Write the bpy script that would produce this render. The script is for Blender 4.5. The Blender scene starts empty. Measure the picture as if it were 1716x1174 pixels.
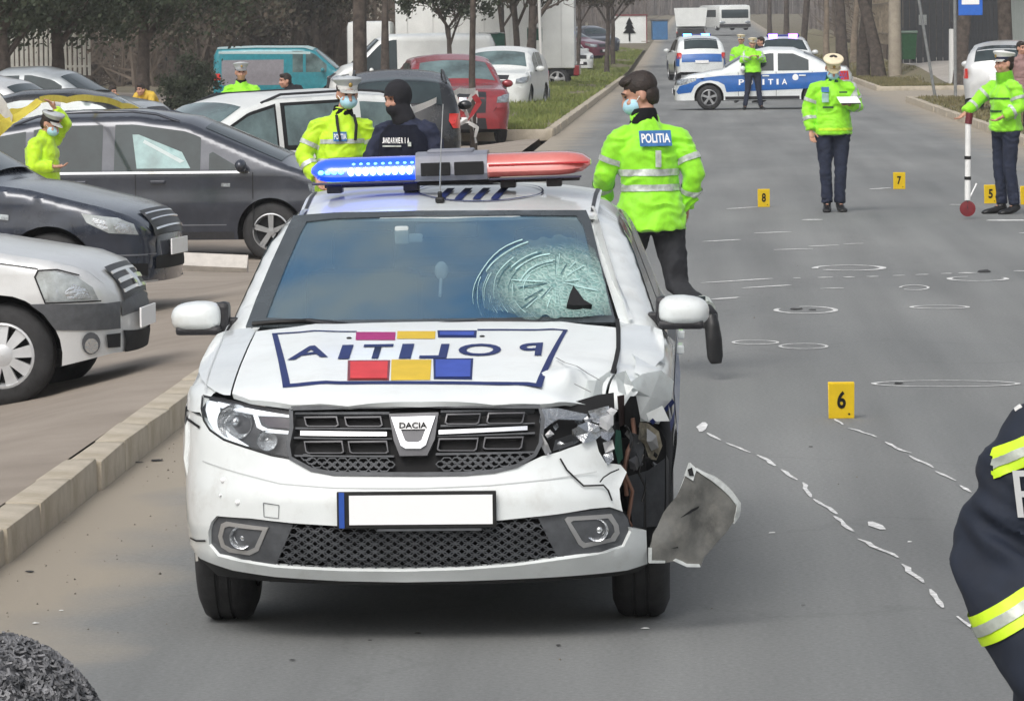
import bpy, bmesh, math, random
from mathutils import Vector, Matrix, noise
from mathutils.geometry import delaunay_2d_cdt
R = math.radians
SC = bpy.context.scene
COL = SC.collection
# ------------------------------------------------------------------ camera
CAMH = 2.13; FPX = 8000.0
cy = Vector((310, 547, -FPX)).normalized()
cx = Vector((1, .0122, 0)); cx = (cx - cy * cx.dot(cy)).normalized()
cz = cx.cross(cy)
W2C = Matrix((cx, cy, cz)).transposed()          # columns = world axes in camera space
cam = bpy.data.objects.new('camera', bpy.data.cameras.new('camera'))
COL.objects.link(cam)
cam.matrix_world = Matrix.Translation((0, 0, CAMH)) @ W2C.transposed().to_4x4()
cam.data.sensor_width = 36; cam.data.lens = 36 * FPX / 1716
cam.data.clip_start = .5; cam.data.clip_end = 3000
SC.camera = cam
# ------------------------------------------------------------------ world, sun
world = bpy.data.worlds.new('World'); SC.world = world; world.use_nodes = True
wn = world.node_tree; wn.nodes.clear()
sky = wn.nodes.new('ShaderNodeTexSky'); sky.sky_type = 'NISHITA'; sky.sun_disc = False
sky.sun_elevation = R(48); sky.sun_rotation = R(200); sky.air_density = 1.2; sky.dust_density = 4.5
hs = wn.nodes.new('ShaderNodeHueSaturation'); hs.inputs['Saturation'].default_value = .36
bg = wn.nodes.new('ShaderNodeBackground'); bg.inputs[1].default_value = .145
wo = wn.nodes.new('ShaderNodeOutputWorld')
wn.links.new(sky.outputs[0], hs.inputs['Color']); wn.links.new(hs.outputs[0], bg.inputs[0]); wn.links.new(bg.outputs[0], wo.inputs[0])
sl = bpy.data.lights.new('sun', 'SUN'); sl.energy = .8; sl.angle = R(26); sl.color = (1, .985, .96)
sun = bpy.data.objects.new('sun', sl); COL.objects.link(sun)
sd = Vector((math.sin(R(200)) * math.cos(R(48)), math.cos(R(200)) * math.cos(R(48)), math.sin(R(48))))
sun.rotation_euler = sd.to_track_quat('Z', 'Y').to_euler()
SC.view_settings.view_transform = 'Standard'; SC.view_settings.look = 'None'
SC.view_settings.exposure = .20; SC.view_settings.gamma = 1
SC.view_settings.use_curve_mapping = False

def ray(px, py):
    return (W2C.transposed() @ Vector((px - 858, 587 - py, -FPX)))
def at(px, py, Y):
    d = ray(px, py); t = Y / d.y
    return Vector((d.x * t, Y, CAMH + d.z * t))
def gnd(px, py, z=0):
    d = ray(px, py); t = (z - CAMH) / d.z
    return Vector((d.x * t, d.y * t, z))

# ------------------------------------------------------------------ materials
MATS = {}
def mat(name, col, rough=.6, metal=0, var=0, scale=8, bump=0, bscale=40, coat=0, spec=.5, emit=None, estr=0, alpha=1, col2=None, trans=0, sheen=0):
    if name in MATS: return MATS[name]
    m = bpy.data.materials.new(name); m.use_nodes = True; MATS[name] = m
    nt = m.node_tree; b = nt.nodes['Principled BSDF']
    b.inputs['Base Color'].default_value = (*col, 1); b.inputs['Roughness'].default_value = rough
    b.inputs['Metallic'].default_value = metal; b.inputs['Specular IOR Level'].default_value = spec
    b.inputs['Coat Weight'].default_value = coat; b.inputs['Coat Roughness'].default_value = .09
    b.inputs['Transmission Weight'].default_value = trans
    b.inputs['Alpha'].default_value = alpha
    if sheen: b.inputs['Sheen Weight'].default_value = sheen
    if emit: b.inputs['Emission Color'].default_value = (*emit, 1); b.inputs['Emission Strength'].default_value = estr
    tc = nt.nodes.new('ShaderNodeTexCoord')
    if var or col2:
        n = nt.nodes.new('ShaderNodeTexNoise'); n.inputs['Scale'].default_value = scale; n.inputs['Detail'].default_value = 8; n.inputs['Roughness'].default_value = .62
        nt.links.new(tc.outputs['Object'], n.inputs['Vector'])
        mr = nt.nodes.new('ShaderNodeMapRange'); mr.inputs[1].default_value = .35; mr.inputs[2].default_value = .65
        nt.links.new(n.outputs[0], mr.inputs[0])
        mx = nt.nodes.new('ShaderNodeMix'); mx.data_type = 'RGBA'
        a = col if col2 else tuple(c * (1 - var) for c in col); c2 = col2 or tuple(min(1, c * (1 + var)) for c in col)
        mx.inputs[6].default_value = (*a, 1); mx.inputs[7].default_value = (*c2, 1)
        nt.links.new(mr.outputs[0], mx.inputs[0]); nt.links.new(mx.outputs[2], b.inputs['Base Color'])
    if bump:
        n2 = nt.nodes.new('ShaderNodeTexNoise'); n2.inputs['Scale'].default_value = bscale; n2.inputs['Detail'].default_value = 5
        nt.links.new(tc.outputs['Object'], n2.inputs['Vector'])
        bp = nt.nodes.new('ShaderNodeBump'); bp.inputs['Strength'].default_value = 1; bp.inputs['Distance'].default_value = bump
        nt.links.new(n2.outputs[0], bp.inputs['Height']); nt.links.new(bp.outputs[0], b.inputs['Normal'])
    return m

M_white = mat('police_white_paint', (.77, .805, .80), .28, coat=1, var=.07, scale=2.2)
M_silver = mat('silver_paint', (.62, .63, .63), .32, .2, coat=.8, var=.05, scale=4)
M_blue_dark = mat('dark_navy_paint', (.028, .036, .055), .25, .2, coat=.8, var=.25, scale=5)
M_anth = mat('anthracite_paint', (.036, .042, .058), .28, .3, coat=.8, var=.15, scale=4)
M_black = mat('black_plastic', (.018, .018, .021), .45, var=.25, scale=30, bump=.0006, bscale=200)
M_dark = mat('dark_void', (.006, .006, .007), .8, var=.3)
M_grey_pl = mat('grey_plastic', (.085, .09, .098), .55, var=.2, scale=15, bump=.001, bscale=60)
M_inner = mat('unpainted_bumper_inside', (.12, .12, .112), .6, var=.4, scale=7, bump=.002, bscale=25)
M_chrome = mat('chrome', (.75, .76, .78), .12, 1, var=.06)
M_sil_pl = mat('satin_silver', (.5, .5, .5), .3, .6, var=.05)
M_tyre = mat('tyre_rubber', (.022, .022, .023), .75, var=.35, scale=14, bump=.0015, bscale=90)
M_rim = mat('rim_metal', (.42, .43, .44), .3, .7, var=.08)
M_hub = mat('hubcap_silver', (.55, .56, .57), .35, .35, var=.08)
M_glass = mat('car_glass', (.028, .042, .046), .06, 0, coat=.1, spec=.4, var=.3, scale=1.4)
M_glass_l = mat('car_glass_pale', (.10, .15, .15), .05, 0, coat=.6, spec=.8, var=.5, scale=1.8)
M_lamp = mat('lamp_chrome_bowl', (.7, .72, .74), .1, .9, bump=.004, bscale=50)
M_lens = mat('clear_lens', (.50, .55, .58), .05, .35, coat=1, spec=.9, col2=(.16, .18, .2), scale=22)
M_drl = mat('lamp_white_bar', (.9, .93, .95), .2, emit=(.9, .95, 1), estr=.55)
M_navy = mat('navy_decal', (.022, .035, .13), .55, var=.12, spec=.25)
M_bonnet = mat('bonnet_paint', (.77, .805, .80), .42, coat=.12, var=.05, scale=2.2)
M_dred = mat('red_decal', (.62, .055, .06), .55, var=.1, spec=.25)
M_dmag = mat('magenta_decal', (.36, .03, .16), .55, var=.1, spec=.25)
M_dyel = mat('yellow_decal', (.68, .47, .04), .55, var=.08, spec=.25)
M_dblu = mat('blue_decal', (.05, .09, .40), .55, var=.1, spec=.25)
M_pblue = mat('police_band_blue', (.012, .12, .42), .3, coat=.7, var=.1)
M_plate = mat('plate_white', (.92, .92, .92), .4)
M_blk = mat('matt_black', (.004, .004, .004), .5)
M_eu = mat('plate_blue', (.02, .08, .38), .4, var=.1)
M_red = mat('red_paint', (.28, .025, .03), .25, .2, coat=.9, var=.12)
M_teal = mat('teal_paint', (.012, .22, .27), .35, coat=.5, var=.15)
M_vwhite = mat('van_white_paint', (.72, .74, .72), .35, coat=.5, var=.06, scale=2)
M_bcar = mat('black_car_paint', (.008, .009, .011), .25, coat=.5, var=.2)
M_tail = mat('tail_lamp_red', (.5, .015, .01), .2, coat=1, emit=(1, .04, .02), estr=.12)
M_orange = mat('orange_lamp', (.8, .22, .02), .3, coat=1)
M_hiviz = mat('hi_vis_yellow_green', (.30, .80, .015), .62, var=.13, scale=9, bump=.004, bscale=18, sheen=.3)
M_hiviz2 = mat('hi_vis_yellow', (.52, .83, .012), .62, var=.12, scale=9, bump=.004, bscale=18, sheen=.3)
M_refl = mat('reflective_silver', (.50, .54, .50), .4, .1, var=.25, scale=30)
M_reflb = mat('blue_reflective', (.05, .17, .42), .4, var=.2, scale=20)
M_trou = mat('dark_trousers', (.020, .021, .025), .85, var=.3, scale=12, bump=.004, bscale=15)
M_trou2 = mat('navy_trousers', (.016, .022, .045), .85, var=.3, scale=12, bump=.004, bscale=15)
M_navycl = mat('navy_cloth', (.014, .019, .045), .85, var=.3, scale=10, bump=.004, bscale=16)
M_fire = mat('firefighter_navy_cloth', (.008, .013, .026), .8, var=.25, scale=8, bump=.004, bscale=9)
M_blackcl = mat('black_cloth', (.012, .012, .016), .88, var=.3, bump=.003, bscale=22)
M_skin = mat('skin', (.50, .27, .19), .55, var=.1, scale=14)
M_hair = mat('dark_hair', (.025, .016, .012), .6, var=.4, scale=40, bump=.006, bscale=90)
M_mask = mat('surgical_mask_blue', (.42, .68, .80), .7, var=.06, scale=20, bump=.002, bscale=60)
M_capw = mat('cap_white', (.78, .78, .76), .6, var=.06)
M_capg = mat('cap_grey', (.45, .48, .5), .6, var=.08)
M_capc = mat('cap_cream', (.78, .68, .48), .6, var=.08)
M_shoe = mat('black_leather', (.012, .012, .013), .4, var=.3)
M_evid = mat('evidence_yellow', (.82, .56, .015), .45, var=.06)
M_chalk = mat('white_chalk', (.86, .86, .84), .9, col2=(.45, .45, .44), scale=22)
M_tapey = mat('yellow_tape', (.92, .82, .16), .4, col2=(.78, .66, .10), scale=6)
M_tapew = mat('white_tape', (.82, .80, .77), .4, var=.08)
M_tapes = mat('tape_red', (.55, .05, .06), .4, var=.08)
M_bark = mat('tree_bark', (.075, .06, .05), .9, var=.45, scale=6, bump=.02, bscale=12)
M_barkl = mat('pale_tree_bark', (.20, .16, .12), .9, var=.3, scale=5, bump=.015, bscale=12)
M_twig = mat('bare_twigs', (.12, .095, .080), .9, var=.4, scale=2)
M_leafd = mat('dark_evergreen_leaves', (.022, .032, .016), .75, col2=(.062, .078, .042), scale=2.2)
M_leafb = mat('brown_dry_leaves', (.085, .062, .045), .8, col2=(.045, .05, .03), scale=2.0)
M_conc = mat('pole_concrete', (.33, .29, .23), .85, var=.15, scale=3, bump=.004, bscale=25)
M_metalg = mat('galvanised_metal', (.26, .27, .27), .5, .5, var=.15)
M_signb = mat('sign_blue', (.02, .13, .55), .35, var=.06)

def grime(m, col, amt, scale, lo=.52, hi=.75):
    nt = m.node_tree; b = nt.nodes['Principled BSDF']; src = b.inputs['Base Color'].links[0].from_socket
    tc = nt.nodes.new('ShaderNodeTexCoord'); n = nt.nodes.new('ShaderNodeTexNoise'); n.inputs['Scale'].default_value = scale; n.inputs['Detail'].default_value = 12; n.inputs['Roughness'].default_value = .75
    nt.links.new(tc.outputs['Object'], n.inputs[0]); mr = nt.nodes.new('ShaderNodeMapRange'); mr.inputs[1].default_value = lo; mr.inputs[2].default_value = hi; mr.inputs[4].default_value = amt; nt.links.new(n.outputs[0], mr.inputs[0])
    mx = nt.nodes.new('ShaderNodeMix'); mx.data_type = 'RGBA'; nt.links.new(mr.outputs[0], mx.inputs[0]); nt.links.new(src, mx.inputs[6]); mx.inputs[7].default_value = (*col, 1); nt.links.new(mx.outputs[2], b.inputs['Base Color'])
    ra = nt.nodes.new('ShaderNodeMath'); ra.operation = 'MULTIPLY_ADD'; ra.inputs[1].default_value = .6; ra.inputs[2].default_value = b.inputs['Roughness'].default_value; nt.links.new(mr.outputs[0], ra.inputs[0]); nt.links.new(ra.outputs[0], b.inputs['Roughness'])
for m_, a_ in ((M_white, .42), (M_bonnet, .22), (M_silver, .3)): grime(m_, (.42, .39, .34), a_, 5)
for m_ in (M_blue_dark, M_anth, M_bcar): grime(m_, (.10, .10, .09), .18, 4)
for m_ in (M_trou, M_navycl, M_fire): grime(m_, (.05, .05, .055), .25, 14)
grime(M_hiviz, (.10, .34, .02), .30, 12); grime(M_hiviz2, (.24, .40, .02), .28, 12); grime(M_inner, (.26, .25, .22), .5, 11, .45, .7)
# ------------------------------------------------------------------ object helpers
def link(name, me, m=None, parent=None, smooth=None, **props):
    o = bpy.data.objects.new(name, me); COL.objects.link(o)
    if m is not None and me is not None:
        for k in (m if isinstance(m, (list, tuple)) else [m]):
            me.materials.append(k)
    if me is not None and smooth is not None:
        me.shade_smooth(); me.set_sharp_from_angle(angle=R(smooth))
    if parent is not None: o.parent = parent
    for k, v in props.items(): o[k] = v
    return o
def bmo(name, bm, m=None, parent=None, smooth=None, **props):
    me = bpy.data.meshes.new(name)
    bmesh.ops.recalc_face_normals(bm, faces=bm.faces)
    bm.to_mesh(me); bm.free()
    return link(name, me, m, parent, smooth, **props)
def thing(name, label, cat, loc=(0, 0, 0), rotz=0, group=None, **pr):
    o = bpy.data.objects.new(name, None); COL.objects.link(o)
    o.empty_display_size = .2
    o.location = loc; o.rotation_euler = (0, 0, rotz); o['label'] = label; o['category'] = cat
    if group: o['group'] = group
    for k, v in pr.items(): o[k] = v
    return o
def copy_tree(o, parent=None):
    c = o.copy(); COL.objects.link(c)
    if parent is not None: c.parent = parent
    for ch in list(o.children): copy_tree(ch, c)
    return c
def box(bm, c, s, rot=None, mi=0):
    g = bmesh.ops.create_cube(bm, size=1)
    M = Matrix.Translation(c) @ (rot.to_4x4() if rot is not None else Matrix.Identity(4)) @ Matrix.Diagonal((*s, 1))
    bmesh.ops.transform(bm, matrix=M, verts=g['verts'])
    if mi:
        for f in {f for v in g['verts'] for f in v.link_faces}: f.material_index = mi
    return g['verts']
def bbox(bm, c, s, bev=.01, rot=None, seg=2):
    vs = box(bm, c, s, rot)
    es = list({e for v in vs for e in v.link_edges})
    bmesh.ops.bevel(bm, geom=es, offset=bev, segments=seg, affect='EDGES', profile=.6)
def ell(bm, c, r, rot=None, u=16, v=10):
    g = bmesh.ops.create_uvsphere(bm, u_segments=u, v_segments=v, radius=1)
    M = Matrix.Translation(c) @ (rot.to_4x4() if rot is not None else Matrix.Identity(4)) @ Matrix.Diagonal((*r, 1))
    bmesh.ops.transform(bm, matrix=M, verts=g['verts'])
    return g['verts']
def tube(bm, pts, rad, seg=10, cap=True, xfix=None):
    """loft of rings; rad: list of r or (rx, ry); xfix: fixed lateral axis"""
    pts = [Vector(p) for p in pts]; n = len(pts); rings = []
    if not isinstance(rad, (list, tuple)): rad = [rad] * n
    prev = None
    for i, p in enumerate(pts):
        t = (pts[min(i + 1, n - 1)] - pts[max(i - 1, 0)]).normalized()
        if xfix is not None: a = Vector(xfix); a = (a - t * a.dot(t)).normalized()
        elif prev is None:
            a = Vector((1, 0, 0)) if abs(t.x) < .8 else Vector((0, 0, 1)); a = (a - t * a.dot(t)).normalized()
        else: a = (prev - t * prev.dot(t)).normalized()
        prev = a; b = t.cross(a)
        r = rad[i]; rx, ry = r if isinstance(r, (list, tuple)) else (r, r)
        rings.append([bm.verts.new(p + a * rx * math.cos(k * 2 * math.pi / seg) + b * ry * math.sin(k * 2 * math.pi / seg)) for k in range(seg)])
    for i in range(n - 1):
        for k in range(seg):
            bm.faces.new((rings[i][k], rings[i][(k + 1) % seg], rings[i + 1][(k + 1) % seg], rings[i + 1][k]))
    if cap: bm.faces.new(rings[0][::-1]); bm.faces.new(rings[-1])
    return rings
def lathe(bm, prof, seg=32, axis='x', c=(0, 0, 0)):
    c = Vector(c); rings = []
    for (a, r) in prof:
        ring = []
        for k in range(seg):
            t = 2 * math.pi * k / seg; u, w = r * math.cos(t), r * math.sin(t)
            ring.append(bm.verts.new(c + (Vector((a, u, w)) if axis == 'x' else Vector((u, w, a)) if axis == 'z' else Vector((u, a, w)))))
        rings.append(ring)
    for i in range(len(rings) - 1):
        for k in range(seg):
            bm.faces.new((rings[i][k], rings[i][(k + 1) % seg], rings[i + 1][(k + 1) % seg], rings[i + 1][k]))
    return rings
def inpoly(x, y, P):
    c = False; n = len(P); j = n - 1
    for i in range(n):
        xi, yi = P[i]; xj, yj = P[j]
        if (yi > y) != (yj > y) and x < (xj - xi) * (y - yi) / (yj - yi) + xi: c = not c
        j = i
    return c
def dens(P, step):
    o = []
    for i in range(len(P)):
        a, b = P[i], P[(i + 1) % len(P)]
        k = max(1, int(math.hypot(b[0] - a[0], b[1] - a[1]) / step))
        for j in range(k): o.append((a[0] + (b[0] - a[0]) * j / k, a[1] + (b[1] - a[1]) * j / k))
    return o
def patch_mesh(bm, poly, fn, out, holes=(), step=.04, off=0., thick=0., disp=None):
    """polygon in the 2-D parameters of surface fn, offset along the normal facing `out`"""
    polys = [dens(poly, step)] + [dens(h, step) for h in holes]
    vs = []; es = []
    for P in polys:
        s = len(vs); vs += P; es += [(s + i, s + (i + 1) % len(P)) for i in range(len(P))]
    x0 = min(p[0] for p in poly); x1 = max(p[0] for p in poly); y0 = min(p[1] for p in poly); y1 = max(p[1] for p in poly)
    nx, ny = int((x1 - x0) / step), int((y1 - y0) / step)
    for i in range(1, nx + 1):
        for j in range(1, ny + 1):
            a = x0 + (i - .5 + (.25 if j % 2 else -.25)) * (x1 - x0) / (nx or 1); b = y0 + (j - .5) * (y1 - y0) / (ny or 1)
            if inpoly(a, b, poly) and not any(inpoly(a, b, h) for h in holes): vs.append((a, b))
    r = delaunay_2d_cdt([Vector(v) for v in vs], es, [], 0, 1e-6)
    P2 = [(v.x, v.y) for v in r[0]]; tris = []
    for f in r[2]:
        a = sum(P2[i][0] for i in f) / len(f); b = sum(P2[i][1] for i in f) / len(f)
        if inpoly(a, b, polys[0]) and not any(inpoly(a, b, h) for h in polys[1:]): tris.append(f)
    used = sorted({i for f in tris for i in f}); out = Vector(out); top = {}; bot = {}
    e = .004
    for i in used:
        a, b = P2[i]; p = Vector(fn(a, b))
        n = (Vector(fn(a + e, b)) - Vector(fn(a - e, b))).cross(Vector(fn(a, b + e)) - Vector(fn(a, b - e)))
        if n.length < 1e-12: n = out.copy()
        n.normalize()
        if n.dot(out) < 0: n = -n
        q = p + n * off
        if disp: q = disp(q)
        top[i] = bm.verts.new(q)
        if thick: bot[i] = (q - n * thick)
    cnt = {}
    for f in tris:
        bm.faces.new([top[i] for i in f])
        for k in range(len(f)):
            ed = (f[k], f[(k + 1) % len(f)]); key = tuple(sorted(ed)); cnt.setdefault(key, []).append(ed)
    if thick:
        bv = {}; tv = {}
        for key, l in cnt.items():
            if len(l) == 1:
                for i in key:
                    if i not in bv: bv[i] = bm.verts.new(bot[i]); tv[i] = top[i]
                a, b = l[0]
                bm.faces.new((tv[b], tv[a], bv[a], bv[b]))
def patch(name, poly, fn, m, parent, out, holes=(), step=.04, off=0., thick=0., disp=None, smooth=35, **pr):
    bm = bmesh.new(); patch_mesh(bm, poly, fn, out, holes, step, off, thick, disp)
    me = bpy.data.meshes.new(name); bm.to_mesh(me); bm.free()
    # orient
    out = Vector(out); s = sum(p.normal.dot(out) * p.area for p in me.polygons)
    if s < 0: me.flip_normals()
    return link(name, me, m, parent, smooth, **pr)
def text_mesh(txt, size=1., ext=0., bold=0.):
    cu = bpy.data.curves.new('t', 'FONT'); cu.body = txt; cu.size = size; cu.align_x = 'CENTER'; cu.align_y = 'CENTER'
    cu.extrude = ext; cu.offset = bold; cu.resolution_u = 4
    o = bpy.data.objects.new('t', cu); COL.objects.link(o)
    dg = bpy.context.evaluated_depsgraph_get(); dg.update()
    me = bpy.data.meshes.new_from_object(o.evaluated_get(dg)); me.materials.clear()
    bpy.data.objects.remove(o); bpy.data.curves.remove(cu)
    xs = [v.co.x for v in me.vertices]; ys = [v.co.y for v in me.vertices]
    cxm, cym = (max(xs) + min(xs)) / 2, (max(ys) + min(ys)) / 2
    w, h = max(xs) - min(xs), max(ys) - min(ys)
    for v in me.vertices: v.co.x = (v.co.x - cxm) / w; v.co.y = (v.co.y - cym) / h   # unit box
    return me
def text_on(name, txt, m, parent, f, bold=.0):
    """f maps unit-box coords (-.5...5, -.5...5) to 3-D"""
    me = text_mesh(txt, 1, 0, bold)
    for v in me.vertices: v.co = Vector(f(v.co.x, v.co.y))
    return link(name, me, m, parent)
def grp(o, **k):
    for a, b in k.items(): o[a] = b
    return o
def lerp(tab, x):
    if x <= tab[0][0]: return tab[0][1]
    for (a, b), (c, d) in zip(tab, tab[1:]):
        if x <= c: return b + (d - b) * (x - a) / (c - a)
    return tab[-1][1]
def sm(t): t = max(0, min(1, t)); return t * t * (3 - 2 * t)
# ================================================================== SETTING
rnd = random.Random(7)
def gz(Y): return lerp([(200, 0), (300, 1.0), (400, 1.75), (560, 3.0), (1500, 8)], Y)
CP = [(-4.1, 28, -.08), (-4, 36, 0), (-6, 36, -.05), (-4.9, 53, -.45), (-8, 53, -.45), (-6.6, 48, -.3), (-6.5, 68, -.2), (-6, 84, -.12), (-4.4, 91, -.1),
      (-12, 30, -.1), (-14, 60, -.4), (-15, 100, -.1), (-4, 14, .1), (-8, 14, .1), (-25, 170, 0), (-10, 140, -.05), (-8, 120, -.05), (-14, 160, -.45), (-7, 160, -.1)]
def pz(x, Y):
    a = b = 0
    for (u, v, z) in CP:
        w = 1 / (((x - u) ** 2 + ((Y - v) * .35) ** 2) ** 1.3 + .02); a += w * z; b += w
    base = a / b
    k = .13 if Y < 58 else .13 - .11 * sm((Y - 58) / 5)
    t = sm((-3.0 - x) / 1.3)
    return k + (base - k) * t + (gz(Y) if Y > 200 else 0)
def rz(x, Y): return .12 + .5 * sm((x - 7) / 1.5) * sm((Y - 150) / 28) + gz(Y)
def sheet(name, xs, ys, zf, m, jit=0, **pr):
    bm = bmesh.new()
    g = [[bm.verts.new((x, y, zf(x, y))) for x in xs] for y in ys]
    for i in range(len(ys) - 1):
        for j in range(len(xs) - 1): bm.faces.new((g[i][j], g[i][j + 1], g[i + 1][j + 1], g[i + 1][j]))
    return bmo(name, bm, m, None, 60, **pr)
def rng(a, b, n): return [a + (b - a) * i / n for i in range(n + 1)]

# asphalt: worn grey with fine grain, dirt along the kerb
def asphalt():
    m = bpy.data.materials.new('asphalt'); m.use_nodes = True; nt = m.node_tree; N = nt.nodes; L = nt.links
    b = N['Principled BSDF']; b.inputs['Roughness'].default_value = .82
    tc = N.new('ShaderNodeTexCoord')
    mp = N.new('ShaderNodeMapping'); mp.inputs['Scale'].default_value = (1, .22, 1); L.new(tc.outputs['Object'], mp.inputs[0])
    n1 = N.new('ShaderNodeTexNoise'); n1.inputs['Scale'].default_value = .55; n1.inputs['Detail'].default_value = 6; L.new(mp.outputs[0], n1.inputs[0])
    n2 = N.new('ShaderNodeTexNoise'); n2.inputs['Scale'].default_value = 48; n2.inputs['Detail'].default_value = 6; n2.inputs['Roughness'].default_value = .8; L.new(tc.outputs['Object'], n2.inputs[0])
    r1 = N.new('ShaderNodeValToRGB'); r1.color_ramp.elements[0].position = .3; r1.color_ramp.elements[0].color = (.168, .174, .172, 1)
    r1.color_ramp.elements[1].position = .7; r1.color_ramp.elements[1].color = (.245, .248, .240, 1); L.new(n1.outputs[0], r1.inputs[0])
    r2 = N.new('ShaderNodeMapRange'); r2.inputs[1].default_value = .3; r2.inputs[2].default_value = .7; r2.inputs[3].default_value = .72; r2.inputs[4].default_value = 1.26; L.new(n2.outputs[0], r2.inputs[0])
    mp3 = N.new('ShaderNodeMapping'); mp3.inputs['Scale'].default_value = (1.5, .045, 1); L.new(tc.outputs['Object'], mp3.inputs[0])
    n4 = N.new('ShaderNodeTexNoise'); n4.inputs['Scale'].default_value = 1.6; n4.inputs['Detail'].default_value = 5; L.new(mp3.outputs[0], n4.inputs[0])
    r4 = N.new('ShaderNodeMapRange'); r4.inputs[1].default_value = .35; r4.inputs[2].default_value = .68; r4.inputs[3].default_value = 1.06; r4.inputs[4].default_value = .84; L.new(n4.outputs[0], r4.inputs[0])
    v5 = N.new('ShaderNodeTexVoronoi'); v5.feature = 'DISTANCE_TO_EDGE'; v5.inputs['Scale'].default_value = .16; 
    wn5 = N.new('ShaderNodeTexNoise'); wn5.inputs['Scale'].default_value = 1.1; wn5.inputs['Detail'].default_value = 6; L.new(tc.outputs['Object'], wn5.inputs[0])
    vm5 = N.new('ShaderNodeVectorMath'); vm5.operation = 'MULTIPLY_ADD'; vm5.inputs[1].default_value = (1.6, 1.6, 0); L.new(wn5.outputs['Color'], vm5.inputs[0]); L.new(tc.outputs['Object'], vm5.inputs[2]); L.new(vm5.outputs[0], v5.inputs[0])
    r5 = N.new('ShaderNodeMapRange'); r5.inputs[1].default_value = .0; r5.inputs[2].default_value = .004; r5.inputs[3].default_value = .90; r5.inputs[4].default_value = 1; L.new(v5.outputs[0], r5.inputs[0])
    mm4 = N.new('ShaderNodeMath'); mm4.operation = 'MULTIPLY'; L.new(r4.outputs[0], mm4.inputs[0]); L.new(r5.outputs[0], mm4.inputs[1])
    mxa = N.new('ShaderNodeMix'); mxa.data_type = 'RGBA'; mxa.blend_type = 'MULTIPLY'; mxa.inputs[0].default_value = 1; L.new(r1.outputs[0], mxa.inputs[6]); L.new(mm4.outputs[0], mxa.inputs[7])
    mx = N.new('ShaderNodeMix'); mx.data_type = 'RGBA'; mx.blend_type = 'MULTIPLY'; mx.inputs[0].default_value = 1
    L.new(mxa.outputs[2], mx.inputs[6]); L.new(r2.outputs[0], mx.inputs[7])
    # sand drifted along the left kerb (distance from x=-2.77), ragged edge
    sx = N.new('ShaderNodeSeparateXYZ'); L.new(tc.outputs['Object'], sx.inputs[0])
    n3 = N.new('ShaderNodeTexNoise'); n3.inputs['Scale'].default_value = .9; n3.inputs['Detail'].default_value = 9; L.new(tc.outputs['Object'], n3.inputs[0])
    ad = N.new('ShaderNodeMath'); ad.operation = 'MULTIPLY_ADD'; ad.inputs[1].default_value = 1.1; L.new(n3.outputs[0], ad.inputs[0]); L.new(sx.outputs[0], ad.inputs[2])
    mr = N.new('ShaderNodeMapRange'); mr.inputs[1].default_value = -1.45; mr.inputs[2].default_value = -1.95; L.new(ad.outputs[0], mr.inputs[0])
    mp2 = N.new('ShaderNodeMapRange'); mp2.inputs[1].default_value = 5.0; mp2.inputs[2].default_value = 6.0; L.new(ad.outputs[0], mp2.inputs[0])
    mxx = N.new('ShaderNodeMath'); mxx.operation = 'MAXIMUM'; L.new(mr.outputs[0], mxx.inputs[0]); L.new(mp2.outputs[0], mxx.inputs[1])
    m3 = N.new('ShaderNodeMath'); m3.operation = 'MULTIPLY'; m3.inputs[1].default_value = .88; L.new(mxx.outputs[0], m3.inputs[0])
    mx2 = N.new('ShaderNodeMix'); mx2.data_type = 'RGBA'; L.new(m3.outputs[0], mx2.inputs[0]); L.new(mx.outputs[2], mx2.inputs[6]); mx2.inputs[7].default_value = (.36, .31, .24, 1)
    L.new(mx2.outputs[2], b.inputs['Base Color'])
    bp = N.new('ShaderNodeBump'); bp.inputs['Distance'].default_value = .004; L.new(n2.outputs[0], bp.inputs['Height']); L.new(bp.outputs[0], b.inputs['Normal'])
    return m
M_asph = asphalt()
M_plaza = mat('worn_pavement', (.25, .21, .17), .9, col2=(.34, .29, .24), scale=.9, bump=.004, bscale=30)
M_kerb = mat('kerb_stone', (.52, .46, .37), .9, col2=(.38, .33, .25), scale=5, bump=.006, bscale=30)
M_dirt = mat('verge_earth', (.13, .125, .06), .95, col2=(.20, .165, .11), scale=1.6, bump=.02, bscale=9)
M_gravel = mat('pale_pavement', (.42, .39, .35), .9, col2=(.34, .31, .27), scale=1.5, bump=.004, bscale=25)
M_ground = mat('far_ground', (.13, .115, .075), .95, col2=(.18, .15, .10), scale=.25)
M_hill = mat('hillside_brush', (.13, .11, .10), 1, col2=(.19, .165, .15), scale=.12)

xs = [-500, -200, -80, -40, -20, -10, -4.6, -2.6, 0, 3, 5.6, 8, 12, 20, 40, 80, 200, 500]
ys = [-60, -20, 0, 8, 20, 40, 60, 80, 100, 120, 150, 175, 200, 250, 300, 400, 560, 800, 1500]
def ground_z(x, Y):
    return gz(Y) - .04 - (1.1 if (x < -3.5 and Y < 170 and x > -70) else 0)
sheet('ground', xs, ys, ground_z, M_ground, kind='structure')
rx = rng(-2.80, 5.52, 16)
road = sheet('road', rx, [-30, 0] + rng(5, 200, 60) + [250, 300, 350, 400, 480, 560], lambda x, Y: gz(Y) + .0, M_asph, kind='structure')
plaza = sheet('parking_pavement', [-70, -40, -25, -18, -14, -12, -10, -8.5, -7.5, -6.9] + rng(-6.5, -2.97, 12), rng(4, 110, 72) + [125, 140, 160, 180, 200], lambda x, Y: pz(x, Y) - (.5 * sm((Y - 90) / 2) if x > -6.45 else 0), M_plaza, kind='structure')
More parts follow.
